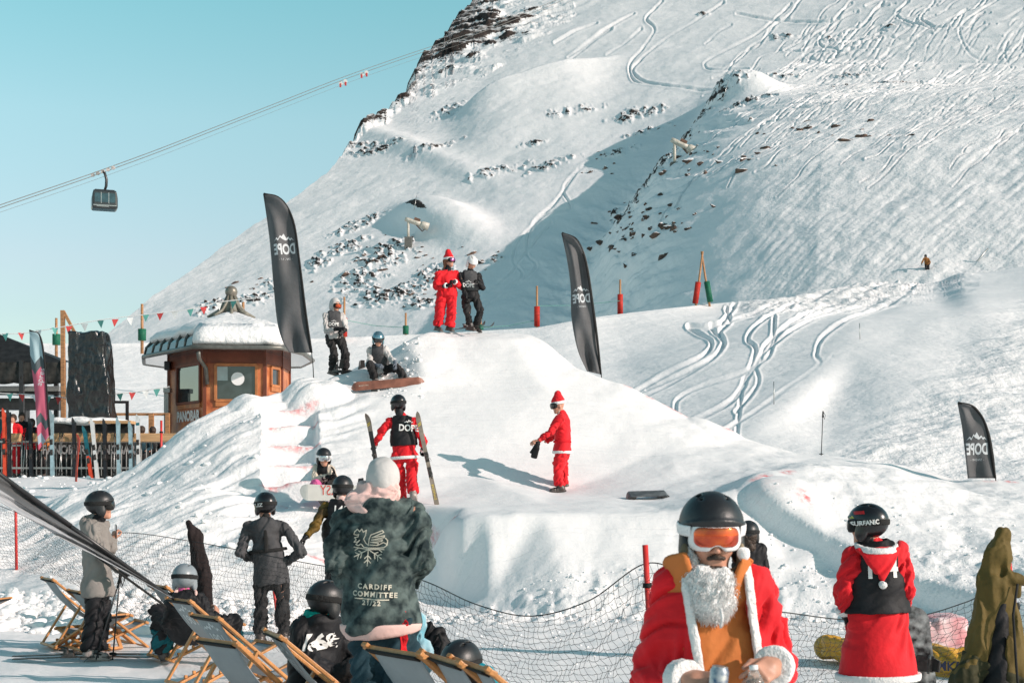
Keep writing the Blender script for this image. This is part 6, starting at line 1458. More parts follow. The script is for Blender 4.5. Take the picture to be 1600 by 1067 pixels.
def on_wall(i, t0, t1, z0, z1, off):
    a, b = kw[i], kw[i + 1]; d = (b - a).normalized(); nn = Vector((d.y, -d.x)); 
    if nn.dot(kc - a) > 0: nn = -nn
    p0 = a.lerp(b, t0) + nn * off; p1 = a.lerp(b, t1) + nn * off; return Vector((p0.x, p0.y, z0)), Vector((p1.x, p1.y, z0)), Vector((p1.x, p1.y, z1)), Vector((p0.x, p0.y, z1)), Vector((nn.x, nn.y, 0))
def window(i, t0, t1, py0, py1, Yw, fm=FRM):
    z0, z1 = CH + (HY - py1) * Yw / F, CH + (HY - py0) * Yw / F; p = on_wall(i, t0, t1, z0, z1, .03); up = Vector((0, 0, 1))
    mb = MB()
    for a, b in ((0, 1), (1, 2), (2, 3), (3, 0)): mb.beam(p[a], p[b], .09, .09, p[4])
    wf = mb.build('window', fm, kr, bevel=.01)
    mb = MB(); q = on_wall(i, t0, t1, z0, z1, .012); mb.add(q[:4], [(0, 1, 2, 3)]); mb.build('window_pane', GLS, wf)
    mb = MB(); mb.beam(p[0] - up * .07, p[1] - up * .07, .2, .05, p[4]); mb.build('window_sill', FRM, wf)
    return q, wf
window(0, .25, .90, 571, 630, 44.2, RUSTD)
q, wf = window(1, .18, .86, 570, 626, 43.2)
mb = MB(); c = (q[0] + q[1] + q[2] + q[3]) / 4 + q[4] * .012 + Vector((.05, 0, .12)); rt_ = (q[1] - q[0]).normalized(); mb.prism([(.2 * math.cos(t / 24 * 6.283), .2 * math.sin(t / 24 * 6.283)) for t in range(24)], c, rt_, (0, 0, 1), .006); mb.build('round_sticker', FRW, wf)
mb = MB(); mb.prism([(0, 0), (.34, 0), (.34, .42), (0, .42)], q[3] + q[4] * .010 + Vector((.02, 0, -.48)), rt_, (0, 0, 1), .006); mb.build('window_poster', mat('poster_grey', (.35, .42, .42), .5, .1), wf)
window(2, .30, .80, 576, 604, 44.2)
q = on_wall(0, .05, .98, KZ, KZ + 1, .02)
text_print('kiosk_sign', 'PANOBAR', .42, plane_M(W(293, 651, 44.15) + Vector((-.0, -.12, 0)), q[1] - q[0], (0, 0, 1)), WPRT, kr, [c_ for c_ in kid(kr, 'wall')], bold=.022, off=.05, sx=.92, cut=.3)
def ring(s, z, wob=0, sy=1.0):
    out = []
    m_ = 6
    for i in range(n):
        a, b = kw[i], kw[(i + 1) % n]
        for k in range(m_):
            v = kc + (a.lerp(b, k / m_) - kc) * s; out.append((v.x, v.y, z + wob * (math.sin(i * 5.3 + k * 1.9) * .5 + math.sin(i * 2.1 + k * 3.7) * .5)))
    return out
def loft(name, rings, m, parent, cap=True, smooth=True):
    mb = MB(); k = len(rings[0]); vs = [v for r_ in rings for v in r_]
    fs = [(i * k + j, i * k + (j + 1) % k, (i + 1) * k + (j + 1) % k, (i + 1) * k + j) for i in range(len(rings) - 1) for j in range(k)]
    if cap: fs += [tuple(range(k - 1, -1, -1)), tuple((len(rings) - 1) * k + j for j in range(k))]
    mb.add(vs, fs); return mb.build(name, m, parent, smooth)
E = 1.40
loft('roof', [ring(E, ez - .02), ring(E, ez + .08), ring(E * .98, ez + .30), ring(E * .90, ez + .52), ring(E * .72, ez + .62), ring(.4, ez + .85), ring(.14, ez + 1.1), ring(.10, ez + 1.25)], SKYL, kr, smooth=False)
mb = MB(); g_ = [Vector(v) for v in ring(E * 1.01, ez + .02)]; mb.tube(g_ + [g_[0]], .07, 8); mb.tube([W(310, 550, 42.0), W(311, 560, 42.2), W(322, 575, 42.9), W(324, 600, 43.0)], .06, 8); mb.build('gutter', GUT, kr, True)
loft('roof_snow', [ring(E * .93, ez + .46, .05), ring(E * .945, ez + .60, .06), ring(E * .86, ez + .78, .08), ring(E * .66, ez + .99, .06), ring(.62, ez + 1.13, .05), ring(.40, ez + 1.28, .03), ring(.22, ez + 1.42, .02), ring(.13, ez + 1.48)], SNW, kr)
fr_r = [Vector(v) for v in ring(E * .995, ez + .14)]; fr_t = [Vector(v) for v in ring(E * .93, ez + .50)]
# snow lies over the right-hand side down to the gutter, skylight ribs show on the left
seg = [r_ for r_ in range(6, 24)]
mb = MB(); rings_ = []
for s_, z_ in ((E * 1.0, ez + .10), (E * 1.02, ez + .22), (E * 1.0, ez + .42), (E * .95, ez + .62), (E * .85, ez + .80)):
    rr2 = ring(s_, z_, .03); rings_.append([rr2[k] for k in seg])
mb.add([v for r_ in rings_ for v in r_], [(i * len(seg) + j, i * len(seg) + j + 1, (i + 1) * len(seg) + j + 1, (i + 1) * len(seg) + j) for i in range(4) for j in range(len(seg) - 1)]); o = mb.build('snow_sheet', SNW, kr, True); o.modifiers.new('s', 'SOLIDIFY').thickness = .1
RA = [ring(E, ez + .08), ring(E * .985, ez + .30), ring(E * .91, ez + .53)]
for k in list(range(0, 7)) + list(range(43, 48)): mb = MB(); mb.tube([Vector(r_[k % 48]) for r_ in RA], .035, 6); mb.build('skylight_rib', GUT, kr, True)
top_c = Vector((kc.x, kc.y, ez + 1.60)); mb = MB()
for k in range(8):
    a = k * math.pi / 4 + .2; mb.tube([top_c + Vector((.75 * math.cos(a), .75 * math.sin(a), -.28)), top_c + Vector((.42 * math.cos(a), .42 * math.sin(a), -.08)), top_c + Vector((.22 * math.cos(a), .22 * math.sin(a), .18)), top_c + Vector((.12 * math.cos(a), .12 * math.sin(a), .42))], .055, 6)
mb.lathe([(.34, -.1), (.24, .16), (.13, .40), (.11, .48), (.001, .48)], 16, top_c); mb.build('roof_cap', mat('weathered_cap', (.17, .16, .13), .5, .3, 8), kr, True)
mb = MB(); mb.lathe([(.20 * math.sin(t / 12 * math.pi) + .0001, -.20 * math.cos(t / 12 * math.pi)) for t in range(13)], 20, (kc.x, kc.y, ez + 1.60 + .48 + .08)); mb.build('roof_ball', mat('ball_metal', (.20, .18, .15), .4, .2, 12, metal=.4), kr, True)
# ---- terrace bits near the kiosk
def bx(name, label, cat, boxes, m, group=None, bevel=0):
    """boxes given as (px0, py0, px1, py1, Y, depth)"""
    x0, y0, x1, y1, Y, d = boxes[0]; r = empty(name, W((x0 + x1) / 2, y1, Y), 0, label, cat, group); mb = MB()
    for x0, y0, x1, y1, Y, d in boxes:
        a, b = W(x0, y1, Y), W(x1, y0, Y); mb.box(((a.x + b.x) / 2, Y + d / 2, (a.z + b.z) / 2), (b.x - a.x, d, b.z - a.z))
    mb.build(name + '_frame' if True else name, m, r, bevel=bevel); return r
bx('wooden_fence', 'brown timber fence with open panels beside the kiosk', 'fence', [(165, 645, 264, 649, 43.5, .12), (232, 645, 239, 745, 43.4, .15), (258, 645, 264, 745, 43.4, .15), (166, 645, 171, 745, 43.4, .15), (172, 738, 262, 743, 43.5, .1)], WOODP)
bx('black_gate_frame', 'black square tube frame behind the wrapped tower', 'frame', [(172, 626, 200, 630, 41.0, .1), (196, 630, 200, 745, 41.0, .1), (172, 630, 175, 745, 41.02, .1)], P_BLK)
bx('black_speaker', 'black loudspeaker mounted left of the kiosk wall', 'speaker', [(256, 564, 265, 578, 45.0, .3)], P_BLK, bevel=.03)
bx('steel_cabinet', 'narrow grey metal cabinet standing left of the kiosk', 'cabinet', [(256, 612, 263, 745, 44.6, .3), (255, 606, 265, 613, 44.5, .35)], METAL)
# wrapped tower
def tarp(P):
    a = W(134, 655, 39.3); q = P - A3(a); t = np.clip(q[..., 2] / 2.5, 0, 1); hx = .60 - .10 * t
    qx = np.abs(q[..., 0] + .05 - .12 * (1 - t)) - (hx); qy = np.abs(q[..., 1] - .5) - (.45 - .05 * t); qz = np.abs(q[..., 2] - 1.23) - 1.25
    m_ = np.maximum(np.maximum(qx, qy), qz); return m_
a_ = W(134, 655, 39.3); tr_ = empty('wrapped_tower', (a_.x, a_.y, 2.1), 0, 'tall equipment tower wrapped in shiny black plastic sheeting on the terrace', 'tower')
BAG = mat('black_plastic_sheet', (.012, .012, .013), .26, .3, 5, .45, 3.5, spec=.7, bdist=.10, stretch=(1.6, 1.6, .8))
sdf_obj('plastic_sheet', lambda P: tarp(P) + .10 * fbm(P * np.array([2.2, 2.2, 1.1]), 3, 71) + .10 * np.abs(fbm(P * np.array([4.5, 4.5, 2.2]), 3, 72)), A3(a_) - np.array([.9, .4, .2]), A3(a_) + np.array([.9, 1.3, 2.7]), .03, BAG, tr_)
mb = MB(); mb.box((a_.x, a_.y + .5, (2.1 + a_.z) / 2 - .05), (1.0, .8, a_.z - 2.1)); mb.build('tower_base', P_BLK, tr_)
cr2 = empty('bar_counter', W(145, 745, 38.9), 0, 'outdoor bar counter with black cloth front and snow lying on its top', 'counter')
mb = MB(); A, B = W(82, 662, 38.9), W(204, 662, 38.9); zb = 2.1; mb.box(((A.x + B.x) / 2, 39.1, (A.z + zb) / 2), (B.x - A.x, .45, A.z - zb)); cf = mb.build('counter_front', cloth('counter_cloth', (.022, .022, .022), .8, .3), cr2)
mb = MB(); mb.box(((A.x + B.x) / 2 + .55, 39.05, A.z + .04), (B.x - A.x - 1.0, .7, .08)); mb.build('counter_top', WOODL, cr2)
for cx_ in (100, 178): text_print('counter_sign', 'PANOBAR', .34, plane_M(W(cx_, 703, 38.85), (1, 0, 0), (0, 0, 1)), mat('dull_grey_print', (.28, .28, .28), .8), cr2, None, off=.02, bold=.01, sx=.75)
sdf_obj('counter_snow', lambda P: ell(P, (A.x + .9, 39.1, A.z + .06), (1.2, .34, .13)) + .05 * fbm(P * 4, 3, 75), (A.x - .4, 38.6, A.z - .15), (B.x + .1, 39.6, A.z + .35), .04, SNW, cr2)
# gazebo tent
gz = empty('gazebo', W(20, 745, 43), 0, 'black gazebo tent over the bar at the left edge', 'tent'); TENT = cloth('tent_fabric', (.020, .021, .022), .6, .3); TENT2 = cloth('tent_valance', (.03, .03, .028), .5, .4, .6, 6)
mb = MB(); ap = W(-6, 520, 44.5); cs = [W(-120, 566, 43), W(101, 566, 43), W(112, 566, 46), W(-120, 566, 46)]; mb.add([ap, W(-60, 520, 44.5)] + cs, [(0, 2 + 1, 2 + 2), (0, 1, 2, 3), (0, 4, 5, 1), (1, 5, 2)]); mb.build('tent_roof', TENT, gz)
V = np.zeros((5, 40, 3))
for i in range(5):
    for j in range(40):
        px_ = -120 + 221 * j / 39; V[i, j] = W(px_, 566 + i * 8 + (2.5 * abs(math.sin(j * .5)) if i == 4 else 0), 42.98 + .05 * math.sin(j * 1.7 + i))
MI = np.array(tree_matrix(gz).inverted()); link('tent_valance', grid_mesh('tv', V @ MI[:3, :3].T + MI[:3, 3]), TENT2, gz).modifiers.new('s', 'SOLIDIFY').thickness = .01
for px_ in (99, 88, 34): mb = MB(); mb.box(W(px_, 656, 43.0 + (px_ == 88) * 2.8), (.13, .13, 3.6)); mb.build('tent_post', P_BLK, gz)
bx('bar_shelf', 'dark bar shelves with a pale worktop under the gazebo tent', 'shelf', [(-60, 612, 92, 616, 44.6, .5), (-60, 622, 92, 640, 44.8, .4), (34, 640, 40, 745, 44.8, .4), (-60, 690, 92, 745, 45.0, .4)], P_BLK)
bx('bar_worktop', 'long pale worktop inside the bar under the gazebo tent', 'worktop', [(-60, 603, 92, 611, 44.5, .6)], METAL)
# rail in front of the bar
rl = empty('bar_rail', W(140, 745, 38.2), 0, 'timber-topped metal bar railing where skis are leaned', 'railing')
mb = MB()
for x0, x1 in ((9, 33), (47, 134), (137, 160), (166, 182), (187, 277)): a, b = W(x0, 683.5, 38.2), W(x1, 683.5, 38.2); mb.box(((a.x + b.x) / 2, 38.2, a.z), (b.x - a.x, .2, .23))
mb.build('top_beam', WOODL, rl, bevel=.03)
mb = MB()
for z_ in (731,): a, b = W(-80, z_, 38.3), W(280, z_, 38.3); mb.beam(a, b, .05, .05)
a, b = W(-80, 690, 38.3), W(280, 690, 38.3); mb.beam(a, b, .05, .05); mb.build('rail_bars', METAL, rl)
BARM = mat('pale_bar', (.26, .26, .25), .45, .1)
for k in range(44):
    mb = MB(); px_ = -60 + k * 7.8; mb.tube([W(px_, 690, 38.3), W(px_, 743, 38.3)], .016, 6); mb.build('baluster', BARM, rl, True)
# skis leaning on the rail
SK = [(6, 640, 744, P_BLK, P_RED, 'black and red pair of skis leaning at the far left of the bar rail'), (13, 640, 747, P_BLK, P_BLK, 'plain black pair of skis leaning at the far left of the bar rail'), (47, 655, 747, P_BLK, P_BLK, 'black pair of skis leaning between the red santa jacket and the pink flag'),
      (80, 643, 744, P_BLU, P_BLU, 'pale blue pair of skis with round tips leaning right of the pink flag'), (115, 655, 748, P_WHT, P_BLK, 'white-tipped black and red pair of skis leaning on the rail before the counter'),
      (131, 668, 750, P_RED, P_TEA, 'teal and red pair of skis leaning askew behind the red ski'), (143, 655, 749, P_WHT, P_WHT, 'long all-white pair of skis leaning askew on the rail'), (163, 657, 748, P_BLK, P_BLK, 'black pair of skis with a grey tip leaning right of the all-white pair'),
      (184, 655, 748, P_WHT, P_BLU, 'white and pale blue pair of skis leaning near the counter end'), (203, 661, 742, P_WHT, P_BLU, 'short white pair of skis leaning left of the last pair'), (215, 650, 738, P_WHT, P_WHT, 'white pair of skis with a teal band, last one on the rail')]
for i, (px_, y0, y1, m1, m2, lb) in enumerate(SK):
    dx = {5: 12, 6: 9}.get(i, 1.5); a = W(px_ + dx, y1, 37.2); b = W(px_, y0, 37.95)
    ski(a, b, (0, -1, .1), (b - a).length, m2, lb, 'skis leaning on the bar rail', second=m1 if i in (5,) else m2, split=.45, pair=True, wd=.115, name='ski_pair', band=P_TEA if i == 10 else None)
    for_tip = None
ski(W(118, 774, 35.2), W(126, 658, 36.6), (-.5, -1, .1), 1.9, P_RED, 'bright red ski standing in the snow in front of the bar rail', wd=.10, bind=False)
for i, (x0, x1, lb) in enumerate(((93, 97, 'left one of the crossed ski poles on the rail'), (98, 92, 'right one of the crossed ski poles on the rail'), (36, 33, 'ski pole leaning by the red santa jacket, left one'), (40, 36, 'ski pole leaning by the red santa jacket, right one'), (179, 178, 'ski pole leaning before the counter end, left one'), (208, 206, 'ski pole leaning between the two white pairs of skis'))):
    ski_pole(W(x0, 676, 37.9), W(x1, 742, 37.4), lb, 'ski poles on the bar rail', METAL)
# ================================================================ fence posts with pads along the back
RPAD = cloth('red_pad', (.42, .03, .02), .6, .2); GPAD = cloth('green_pad', (.015, .12, .07), .6, .2)
def post(px, y0, y1, Y, label, pad=None, pr=None, x1=None, r_=.07, group='padded slope posts'):
    a, b = W(x1 if x1 else px, y1, Y), W(px, y0, Y); e = empty('slope_post', a, 0, label, 'post', group)
    mb = MB(); mb.tube([a - Vector((0, 0, .5)), b], [r_, r_ * .8], 8); mb.build('wooden_post', WOODP, e, True)
    if pad:
        p0, p1 = pr; f = lambda y: a.lerp(b, (y1 - y) / (y1 - y0)); mb = MB(); mb.tube([f(p1), f(p0)], r_ * 2.4, 10); mb.build('pad', pad, e, True)
    return e
PO = [(222, 475, 534, 60, 'wooden post with a green pad at the bunting string by the kiosk', GPAD, (514, 532)), (88, 497, 540, 62, 'short post with a green pad seen behind the wrapped tower', GPAD, (522, 539)), (380, 472, 530, 60, 'plain wooden post behind the kiosk roof', None, None),
      (538, 464, 527, 77, 'wooden post with a red pad behind the hooded boarder', RPAD, (497, 526)), (634, 489, 523, 79, 'short post with a green pad behind the sitting boarder', GPAD, (509, 522)), (751, 490, 515, 79.5, 'small post with a low green pad beside the white-helmeted person', GPAD, (507, 515)),
      (839, 447, 511, 80, 'wooden post with a red pad between the lip and the second flag', RPAD, (479, 510)), (969, 437, 492, 83, 'wooden post with a red pad right of the second flag', RPAD, (460, 491))]
for px, y0, y1, Y, lb, pad, pr in PO: post(px, y0, y1, Y, lb, pad, pr)
post(1098, 393, 475, 87, 'leaning post with a red pad, left leg of the crossed pair', RPAD, (441, 474), x1=1086, r_=.075); post(1096, 393, 473, 87.3, 'leaning post with a green pad, right leg of the crossed pair', GPAD, (440, 472), x1=1110, r_=.075)
for a, b, lb in (((538, 500), (634, 512), 'rope between the hooded boarder\'s post and the next green one'), ((751, 512), (839, 500), 'rope from the small green post to the red padded one'), ((839, 478), (969, 470), 'rope between two red padded posts behind the second flag')):
    e = empty('rope', W(a[0], a[1], 79), 0, lb, 'rope', 'ropes of the back fence'); mb = MB(); mb.tube([W(a[0], a[1], 79), W((a[0] + b[0]) / 2, (a[1] + b[1]) / 2 + 3, 80), W(b[0], b[1], 80)], .018, 5); mb.build('rope_line', mat('green_rope', (.12, .30, .26), .7), e)
e = empty('timber_frame', W(100, 740, 41.5), 0, 'tall wooden post with a slanted brace behind the wrapped tower', 'post'); mb = MB(); mb.beam(W(100, 745, 41.5), W(98, 485, 41.5), .11, .11); mb.beam(W(99, 486, 41.5), W(117, 520, 41.5), .08, .08); mb.build('timber', WOODP, e)
# bunting
def bunting(pts, Y, flags, label, start=0, dx=0):
    r = empty('bunting', W(pts[0][0], pts[0][1], Y), 0, label, 'bunting'); cs = catmull([(x, y, 0) for x, y in pts], 8)
    mb = MB(); mb.tube([W(q[0], q[1], Y) for q in cs], .012, 5); mb.build('string', WHT, r)
    cm = [mat('bunting_teal', (.10, .34, .30), .7), mat('bunting_red', (.52, .05, .05), .7), mat('bunting_white', (.62, .64, .64), .7)]
    for k, (x, y) in enumerate(flags):
        mb = MB(); rr3 = random.Random(k); tw = rr3.uniform(-.6, .6); sx = 5.6 * math.cos(tw); a, b, c = W(x - sx, y, Y + .1 * math.sin(tw)), W(x + sx, y - .5, Y - .1 * math.sin(tw)), W(x + rr3.uniform(-2, 2), y + 12, Y + rr3.uniform(-.05, .05)); d = Vector((0, .006, 0))
        mb.add([a, b, c, a + d, b + d, c + d], [(0, 1, 2), (5, 4, 3), (0, 3, 4, 1), (1, 4, 5, 2), (2, 5, 3, 0)]); mb.build('pennant', cm[(k + start) % 3], r)
bunting([(-40, 520), (30, 521), (90, 512), (157, 500), (222, 492), (290, 484), (345, 472), (400, 466)], 39.5, [(8, 521), (33, 520), (60, 516), (86, 512), (108, 510), (132, 506), (157, 501), (180, 499), (203, 497), (228, 491), (250, 489), (273, 487), (297, 483), (318, 480), (342, 473), (365, 471)], 'upper string of red, white and teal pennants running to the kiosk roof')
bunting([(-40, 612), (15, 615), (60, 617), (120, 622), (170, 616), (207, 613), (265, 604)], 40.2, [(15, 615), (34, 616), (54, 617), (75, 619), (92, 620), (171, 616), (187, 615), (207, 613), (227, 611), (245, 608)], 'lower string of small pennants over the bar and terrace')
# ================================================================ slalom-type red poles and draped jackets
RP = mat('red_pole_plastic', (.62, .035, .03), .45, .15, 9)
def pole(a, b, label, r_=.02, txt=None):
    e = empty('red_pole', a, 0, label, 'pole', 'red net poles'); mb = MB(); mb.tube([a, b], r_, 10); mb.build('pole_shaft', RP, e, True)
    d = (b - a); mb = MB(); q = a + d * .78; mb.tube([q, q + d.normalized() * .035], r_ * 1.6, 10); mb.build('net_clip', PAD, e, True)
    if txt:
        M = plane_M(a.lerp(b, .45) + Vector((0, -r_ - .004, 0)), -d, (1, 0, 0)); text_print('pole_print', txt, .045, M, WPRT, e, None, off=.003, bold=.001)
    return e
gp = ground_at(26, 890); pole(Vector((gp.x, gp.y, gp.z - .1)), W(24, 762, gp.y), 'thin red net pole in the snow at the far left', .022)
pole(Vector((W(1024, 900, 10.6).x, 10.6, 0)), W(1008, 851, 10.6), 'red net pole beside the white-bearded figure', .022)
pole(Vector((W(312, 900, 17.8).x, 17.8, 0)), W(303, 835, 17.8), 'red net pole under the dark draped jacket', .024)
pole(Vector((W(1622, 900, 8.6).x, 8.6, 0)), W(1572, 868, 8.6), 'red pole with white letters under the olive jacket', .026, 'SKI')
pole(Vector((W(436, 900, 18.6).x, 18.6, 0)), W(425, 900, 18.6), 'short red net pole seen between the legs of the harness wearer', .02)
e = pole(W(252, 745, 37.4), W(252, 657, 37.6), 'dark red pole by the rail near the kiosk', .03)
# draped jackets
def drape(label, Y, f, lo, hi, m, limbs, seed, h=.012, amp=.035, extra=None):
    e = empty('draped_jacket', ((lo[0] + hi[0]) / 2, Y, lo[2]), 0, label, 'jacket'); sdf_obj('shell', f, lo, hi, h, m, e, limbs, seed, amp); return e
p = lambda x, y, d=0, Y=17.8: W(x, y, Y + d)
f = lambda P: smin(smin(cap(P, p(296, 816), p(306, 838), .03, .07), cap(P, p(306, 838), p(316, 900), .08, .12), .05), cap(P, p(316, 900), p(322, 955), .12, .10), .05) + .045 * fbm(P * np.array([11, 11, 2.2]), 3, 83)
f0 = f
drape('dark brown hooded jacket draped over a red net pole in the middle left', 17.8, lambda P: smax(f0(P), -cap(P, p(299, 850, -.2), p(303, 900, -.16), .08, .07), .03), A3(p(285, 970, -.3)), A3(p(342, 800, .3)), BRN, [(p(306, 838), p(322, 955), 12, 1)], 81, amp=.006)
Y2 = 8.6; p2 = lambda x, y, d=0: W(x, y, Y2 + d)
def f_ol(P):
    d = cap(P, p2(1566, 834), p2(1556, 868), .035, .066, (1, 0, 0), 1.15); d = smin(d, cap(P, p2(1556, 868), p2(1552, 908), .07, .06, (1, 0, 0), 1.2), .04)
    d = smin(d, cap(P, p2(1545, 918), p2(1512, 1060, -.06), .075, .075), .05); d = smin(d, cap(P, p2(1548, 915), p2(1575, 1080), .10, .16, (1, 0, 0), 1.1), .05)
    d = smin(d, cap(P, p2(1512, 1060, -.06), p2(1498, 1140, -.03), .08, .085), .05)
    d = smin(d, cap(P, p2(1572, 900, -.05), p2(1592, 906, -.05), .035, .03), .02); return smax(d, -cap(P, p2(1566, 925, -.13), p2(1556, 1100, -.20), .035, .10), .015) + .030 * (np.abs(fbm(P * np.array([9, 9, 1.6]) + .25 * P[..., 2:3], 3, 84)) * 2.2 - .4)
eo = drape('olive green ski jacket with hood draped over a pole at the lower right', Y2, f_ol, A3(p2(1470, 1150, -.4)), A3(p2(1640, 815, .4)), OLV, [(p2(1566, 834), p2(1552, 905), 14, 1), (p2(1545, 918), p2(1505, 1120), 11, 1.3), (p2(1552, 915), p2(1575, 1090), 9, 1)], 82, h=.008, amp=.005)
mb = MB(); mb.tube([p2(1590, 912, -.10), p2(1583, 960, -.16), p2(1588, 1040, -.20), p2(1592, 1090, -.22)], .008, 6); mb.build('zip', PAD, eo, True)
sdf_obj('collar_flap', lambda P: rbox(P, p2(1586, 915, -.06), (.035, .012, .075), .01) + .006 * fbm(P * 20, 2, 3), A3(p2(1586, 915, -.06)) - .15, A3(p2(1586, 915, -.06)) + .15, .007, OLV, eo)
sdf_obj('opening_shade', lambda P: cap(P, p2(1564, 930, -.04), p2(1556, 1095, -.08), .05, .10) , A3(p2(1520, 1130, -.3)), A3(p2(1600, 900, .2)), .012, BLK, eo, [(p2(1564, 930), p2(1556, 1095), 8, 1)], 85, .01)  # black filling stands in for the shadow inside the jacket's opening
sdf_obj('dark_panel', lambda P: smax(f_ol(P) - .008, (P[..., 2] - p2(0, 1022).z + .5 * (P[..., 0] - p2(1520, 0).x)), .01), A3(p2(1470, 1150, -.4)), A3(p2(1640, 980, .4)), .009, OLVD, eo, [(p2(1545, 918), p2(1505, 1120), 11, 1.3)], 82, .008)
# ================================================================ the safety net
NETM = mat('net_cord', (.02, .024, .026), .8, .3)
ND = [(-40, 775, 22.5), (25, 800, 22), (110, 838, 20.5), (200, 832, 19.2), (303, 846, 17.7), (420, 868, 16.6), (520, 886, 14.8), (600, 893, 13.2), (665, 908, 12.3), (745, 944, 11.8), (830, 962, 11.4), (920, 938, 11.0), (1010, 880, 10.6), (1080, 905, 10.8), (1160, 945, 11.2), (1240, 958, 11.6), (1330, 968, 12.0), (1430, 963, 12.2), (1510, 940, 12.3), (1580, 912, 12.2), (1680, 940, 12.2)]
tp = [W(q[0], q[1], q[2]) for q in ND]; cv = [Vector(q) for q in catmull([tuple(v) for v in tp], 30)]
nr_ = empty('safety_net', W(830, 1000, 11.4), 0, 'dark mesh safety net strung on red poles around the landing', 'net')
sp = .062; pts = [cv[0]]; acc_ = 0
for a, b in zip(cv[:-1], cv[1:]):
    L_ = (b - a).length; k = 0
    while acc_ + (L_ - k) >= sp: k += sp - acc_; pts.append(a.lerp(b, k / L_)); acc_ = 0
    acc_ += L_ - k
rows = 20; NC = len(pts); G3 = np.zeros((NC, rows + 1, 3)); rn2 = np.random.default_rng(4)
for i, q in enumerate(pts):
    g0 = ground_z(q.x, q.y) + .02; hgt = max(.3, q.z - g0)
    for j in range(rows + 1):
        t = j / rows; sag = .10 * math.sin(t * 3.1) ; G3[i, j] = (q.x + .035 * math.sin(j * 1.3 + i * .7) * t ** .3 + .18 * t * math.sin(i * .035), q.y - sag, q.z - hgt * t)
G3[:, 1:] += rn2.normal(0, .006, G3[:, 1:].shape)
mb = MB()
def strand(a, b, r_):
    a, b = Vector(a), Vector(b); d = (b - a).normalized(); u = d.cross(Vector((0, 1, .1))).normalized(); w_ = d.cross(u); vs = []
    for p_ in (a, b):
        for k in range(3): t = k * 2.094; vs.append(p_ + (u * math.cos(t) + w_ * math.sin(t)) * r_)
    mb.add(vs, [(0, 1, 4, 3), (1, 2, 5, 4), (2, 0, 3, 5)])
for i in range(NC):
    for j in range(rows):
        strand(G3[i, j], G3[i, j + 1], .0018)
        if i < NC - 1 and j > 0:
            m3 = (G3[i, j] + G3[i + 1, j]) / 2 + np.array([0, 0, -.007]); strand(G3[i, j], m3, .0019); strand(m3, G3[i + 1, j], .0019)
mb.build('mesh', NETM, nr_, True)
mb = MB(); mb.tube(cv, .005, 5); mb.build('top_rope', NETM, nr_, True)
